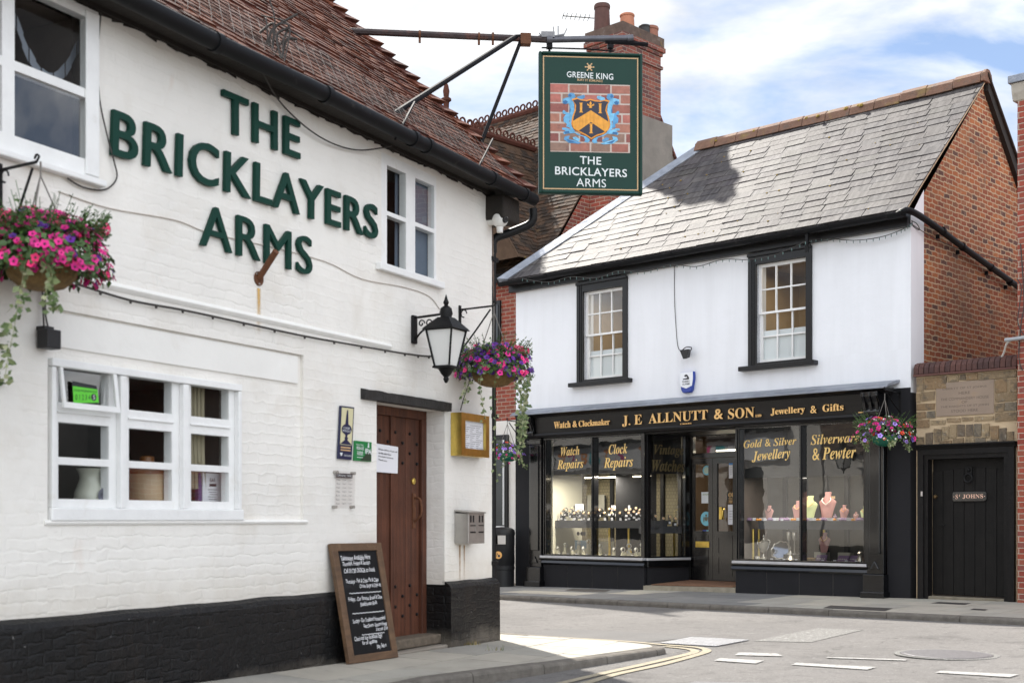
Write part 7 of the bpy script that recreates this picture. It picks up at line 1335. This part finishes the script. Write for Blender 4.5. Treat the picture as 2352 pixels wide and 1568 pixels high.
# chimney stack: its front right corner stands on the gable
CU1 = -3.88; CM0 = 2.52; ch = thing('chimney_stack', 'tall weathered brick chimney stack with clay pots behind the hanging sign', 'chimney', S.P(CU1-.4,7.5,-CM0)); CTz = 10.8
def chimlev(b, e, z0, z1): b.box(S, CU1-.86-e, CU1+e, z0, z1, -(CM0+1.22)-e, -CM0+e)
b = MB(); chimlev(b, 0, 9.15, CTz-.62); chimlev(b, .0, CTz-.56, CTz-.36); b.build('stack', CHIM_BRICK, ch); b = MB(); chimlev(b, .035, CTz-.62, CTz-.56); chimlev(b, .03, CTz-.36, CTz-.29); chimlev(b, .07, CTz-.29, CTz-.20); b.build('corbel_courses', CHIM_BRICK, ch); b = MB(); chimlev(b, .05, CTz-.20, CTz); b.build('cap_course', mat('lichen_brick', (.10,.065,.05), .9, var=.4, vs=7, bump=.01, bs=30, spots=[((.30,.19,.03),4,.64,.1,.7),((.16,.145,.13),7,.58,.1,.6)]), ch)
b = MB(); b.box(S, -4.52, CU1+.004, 6.0, 7.6, -(CM0+1.3), -CM0+.42); b.build('breast', RED_BRICK, ch)
b = MB(); b.box(S, CU1-.866, CU1+.006, 6.0, 9.15, -(CM0+1.6), -CM0-.004); b.build('roughcast_base', mat('grey_roughcast'), ch)
def pot(u, m, r, h, mt, zb=CTz-.02): b = MB(); b.lathe(S.P(u,zb,-m), [(r*1.02,0),(r*.98,h*.3),(r*.9,h*.85),(r*.98,h*.87),(r*1.0,h*.95),(r*.92,h),(r*.7,h),(r*.7,h*.8)], 20); b.build('chimney_pot', mt, ch, smooth=True)
POTD = mat('sooty_pot', (.085,.038,.03), .8, var=.35, vs=6, spots=[((.05,.035,.03),4,.5,.2,.7)]); POTO = mat('orange_pot', (.40,.16,.09), .8, var=.15, vs=6)
pot(CU1-.72, CM0+.25, .165, .62, POTD); pot(CU1-.22, CM0+.42, .15, .34, POTO); pot(CU1-.20, CM0+.95, .12, .26, mat('black_pot', (.03,.03,.03), .7)); pot(CU1-.18, CM0+1.12, .165, .45, mat('brown_pot', (.24,.10,.065), .8, var=.2, vs=6), CTz-.2)
an = [S.P(*S.at(X,Y,-CM0-.3),-CM0-.3) for X,Y in ((1293,37),(1360,42))]; t = thing('tv_aerial', 'thin black television aerial pointing left from the tall chimney pot', 'aerial', an[1]); MB().tube([an[0],an[1]+(an[1]-an[0])*.2], .012, 5).build('boom', IRON, t); b = MB(); [b.tube([an[0].lerp(an[1],f_)+Vector((.015,-.03,.06)), an[0].lerp(an[1],f_)+Vector((-.03,.05,-.05))], .007, 4) for f_ in (.02,.14,.3,.45,.6,.76,.9)]; b.build('elements', IRON, t)
# toy shop down the side street: seen only as a reflection in the shop windows
ts = thing('toy_shop', 'white brick toy shop down the side street with a bright lettered fascia', 'shop', PG.P(12,0,0)); b = MB(); plate(b, PG, 7.0, 24, -.1, 6.2, [(9,12,.6,2.5),(13.5,17,.6,2.5),(9.5,10.8,3.9,5.2),(13.5,14.8,3.9,5.2),(18,19.5,3.9,5.2)], -.2, .0); b.build('wall', WHITE_BRICK, ts)
b = MB(); [b.rect(PG, *q, -.18) for q in ((9,12,.6,2.5),(13.5,17,.6,2.5),(9.5,10.8,3.9,5.2),(13.5,14.8,3.9,5.2),(18,19.5,3.9,5.2))]; b.build('panes', mat('dark_pane'), ts); b = MB(); b.box(PG, 8.2, 22, 2.65, 3.35, .0, .09); fo = b.build('fascia', mat('fascia_white', (.62,.63,.64), .5), ts); MB().box(PG, 8.1, 22.1, 3.36, 3.46, 0, .2).build('fascia_cap', BLACK_SEMI, fo)
for k, (ch_, cc_) in enumerate(zip('ZZBITS TOYS', [(.7,.25,.05),(.5,.03,.2),(.7,.25,.05),(.05,.35,.4),(.7,.25,.05),(.5,.03,.2),0,(.7,.3,.05),(.05,.35,.4),(.5,.03,.2),(.05,.35,.4)])):
    if ch_ != ' ': b = MB(); u = 18.5-k*.62; put_text(b, PG, ch_, ((u,2.78),(u-.42,2.78),(u-.42,3.24),(u,3.24)), .095, None, .03); b.build('letter', mat('toy_letter_%d' % (int(cc_[0]*100)), cc_, .5), fo)
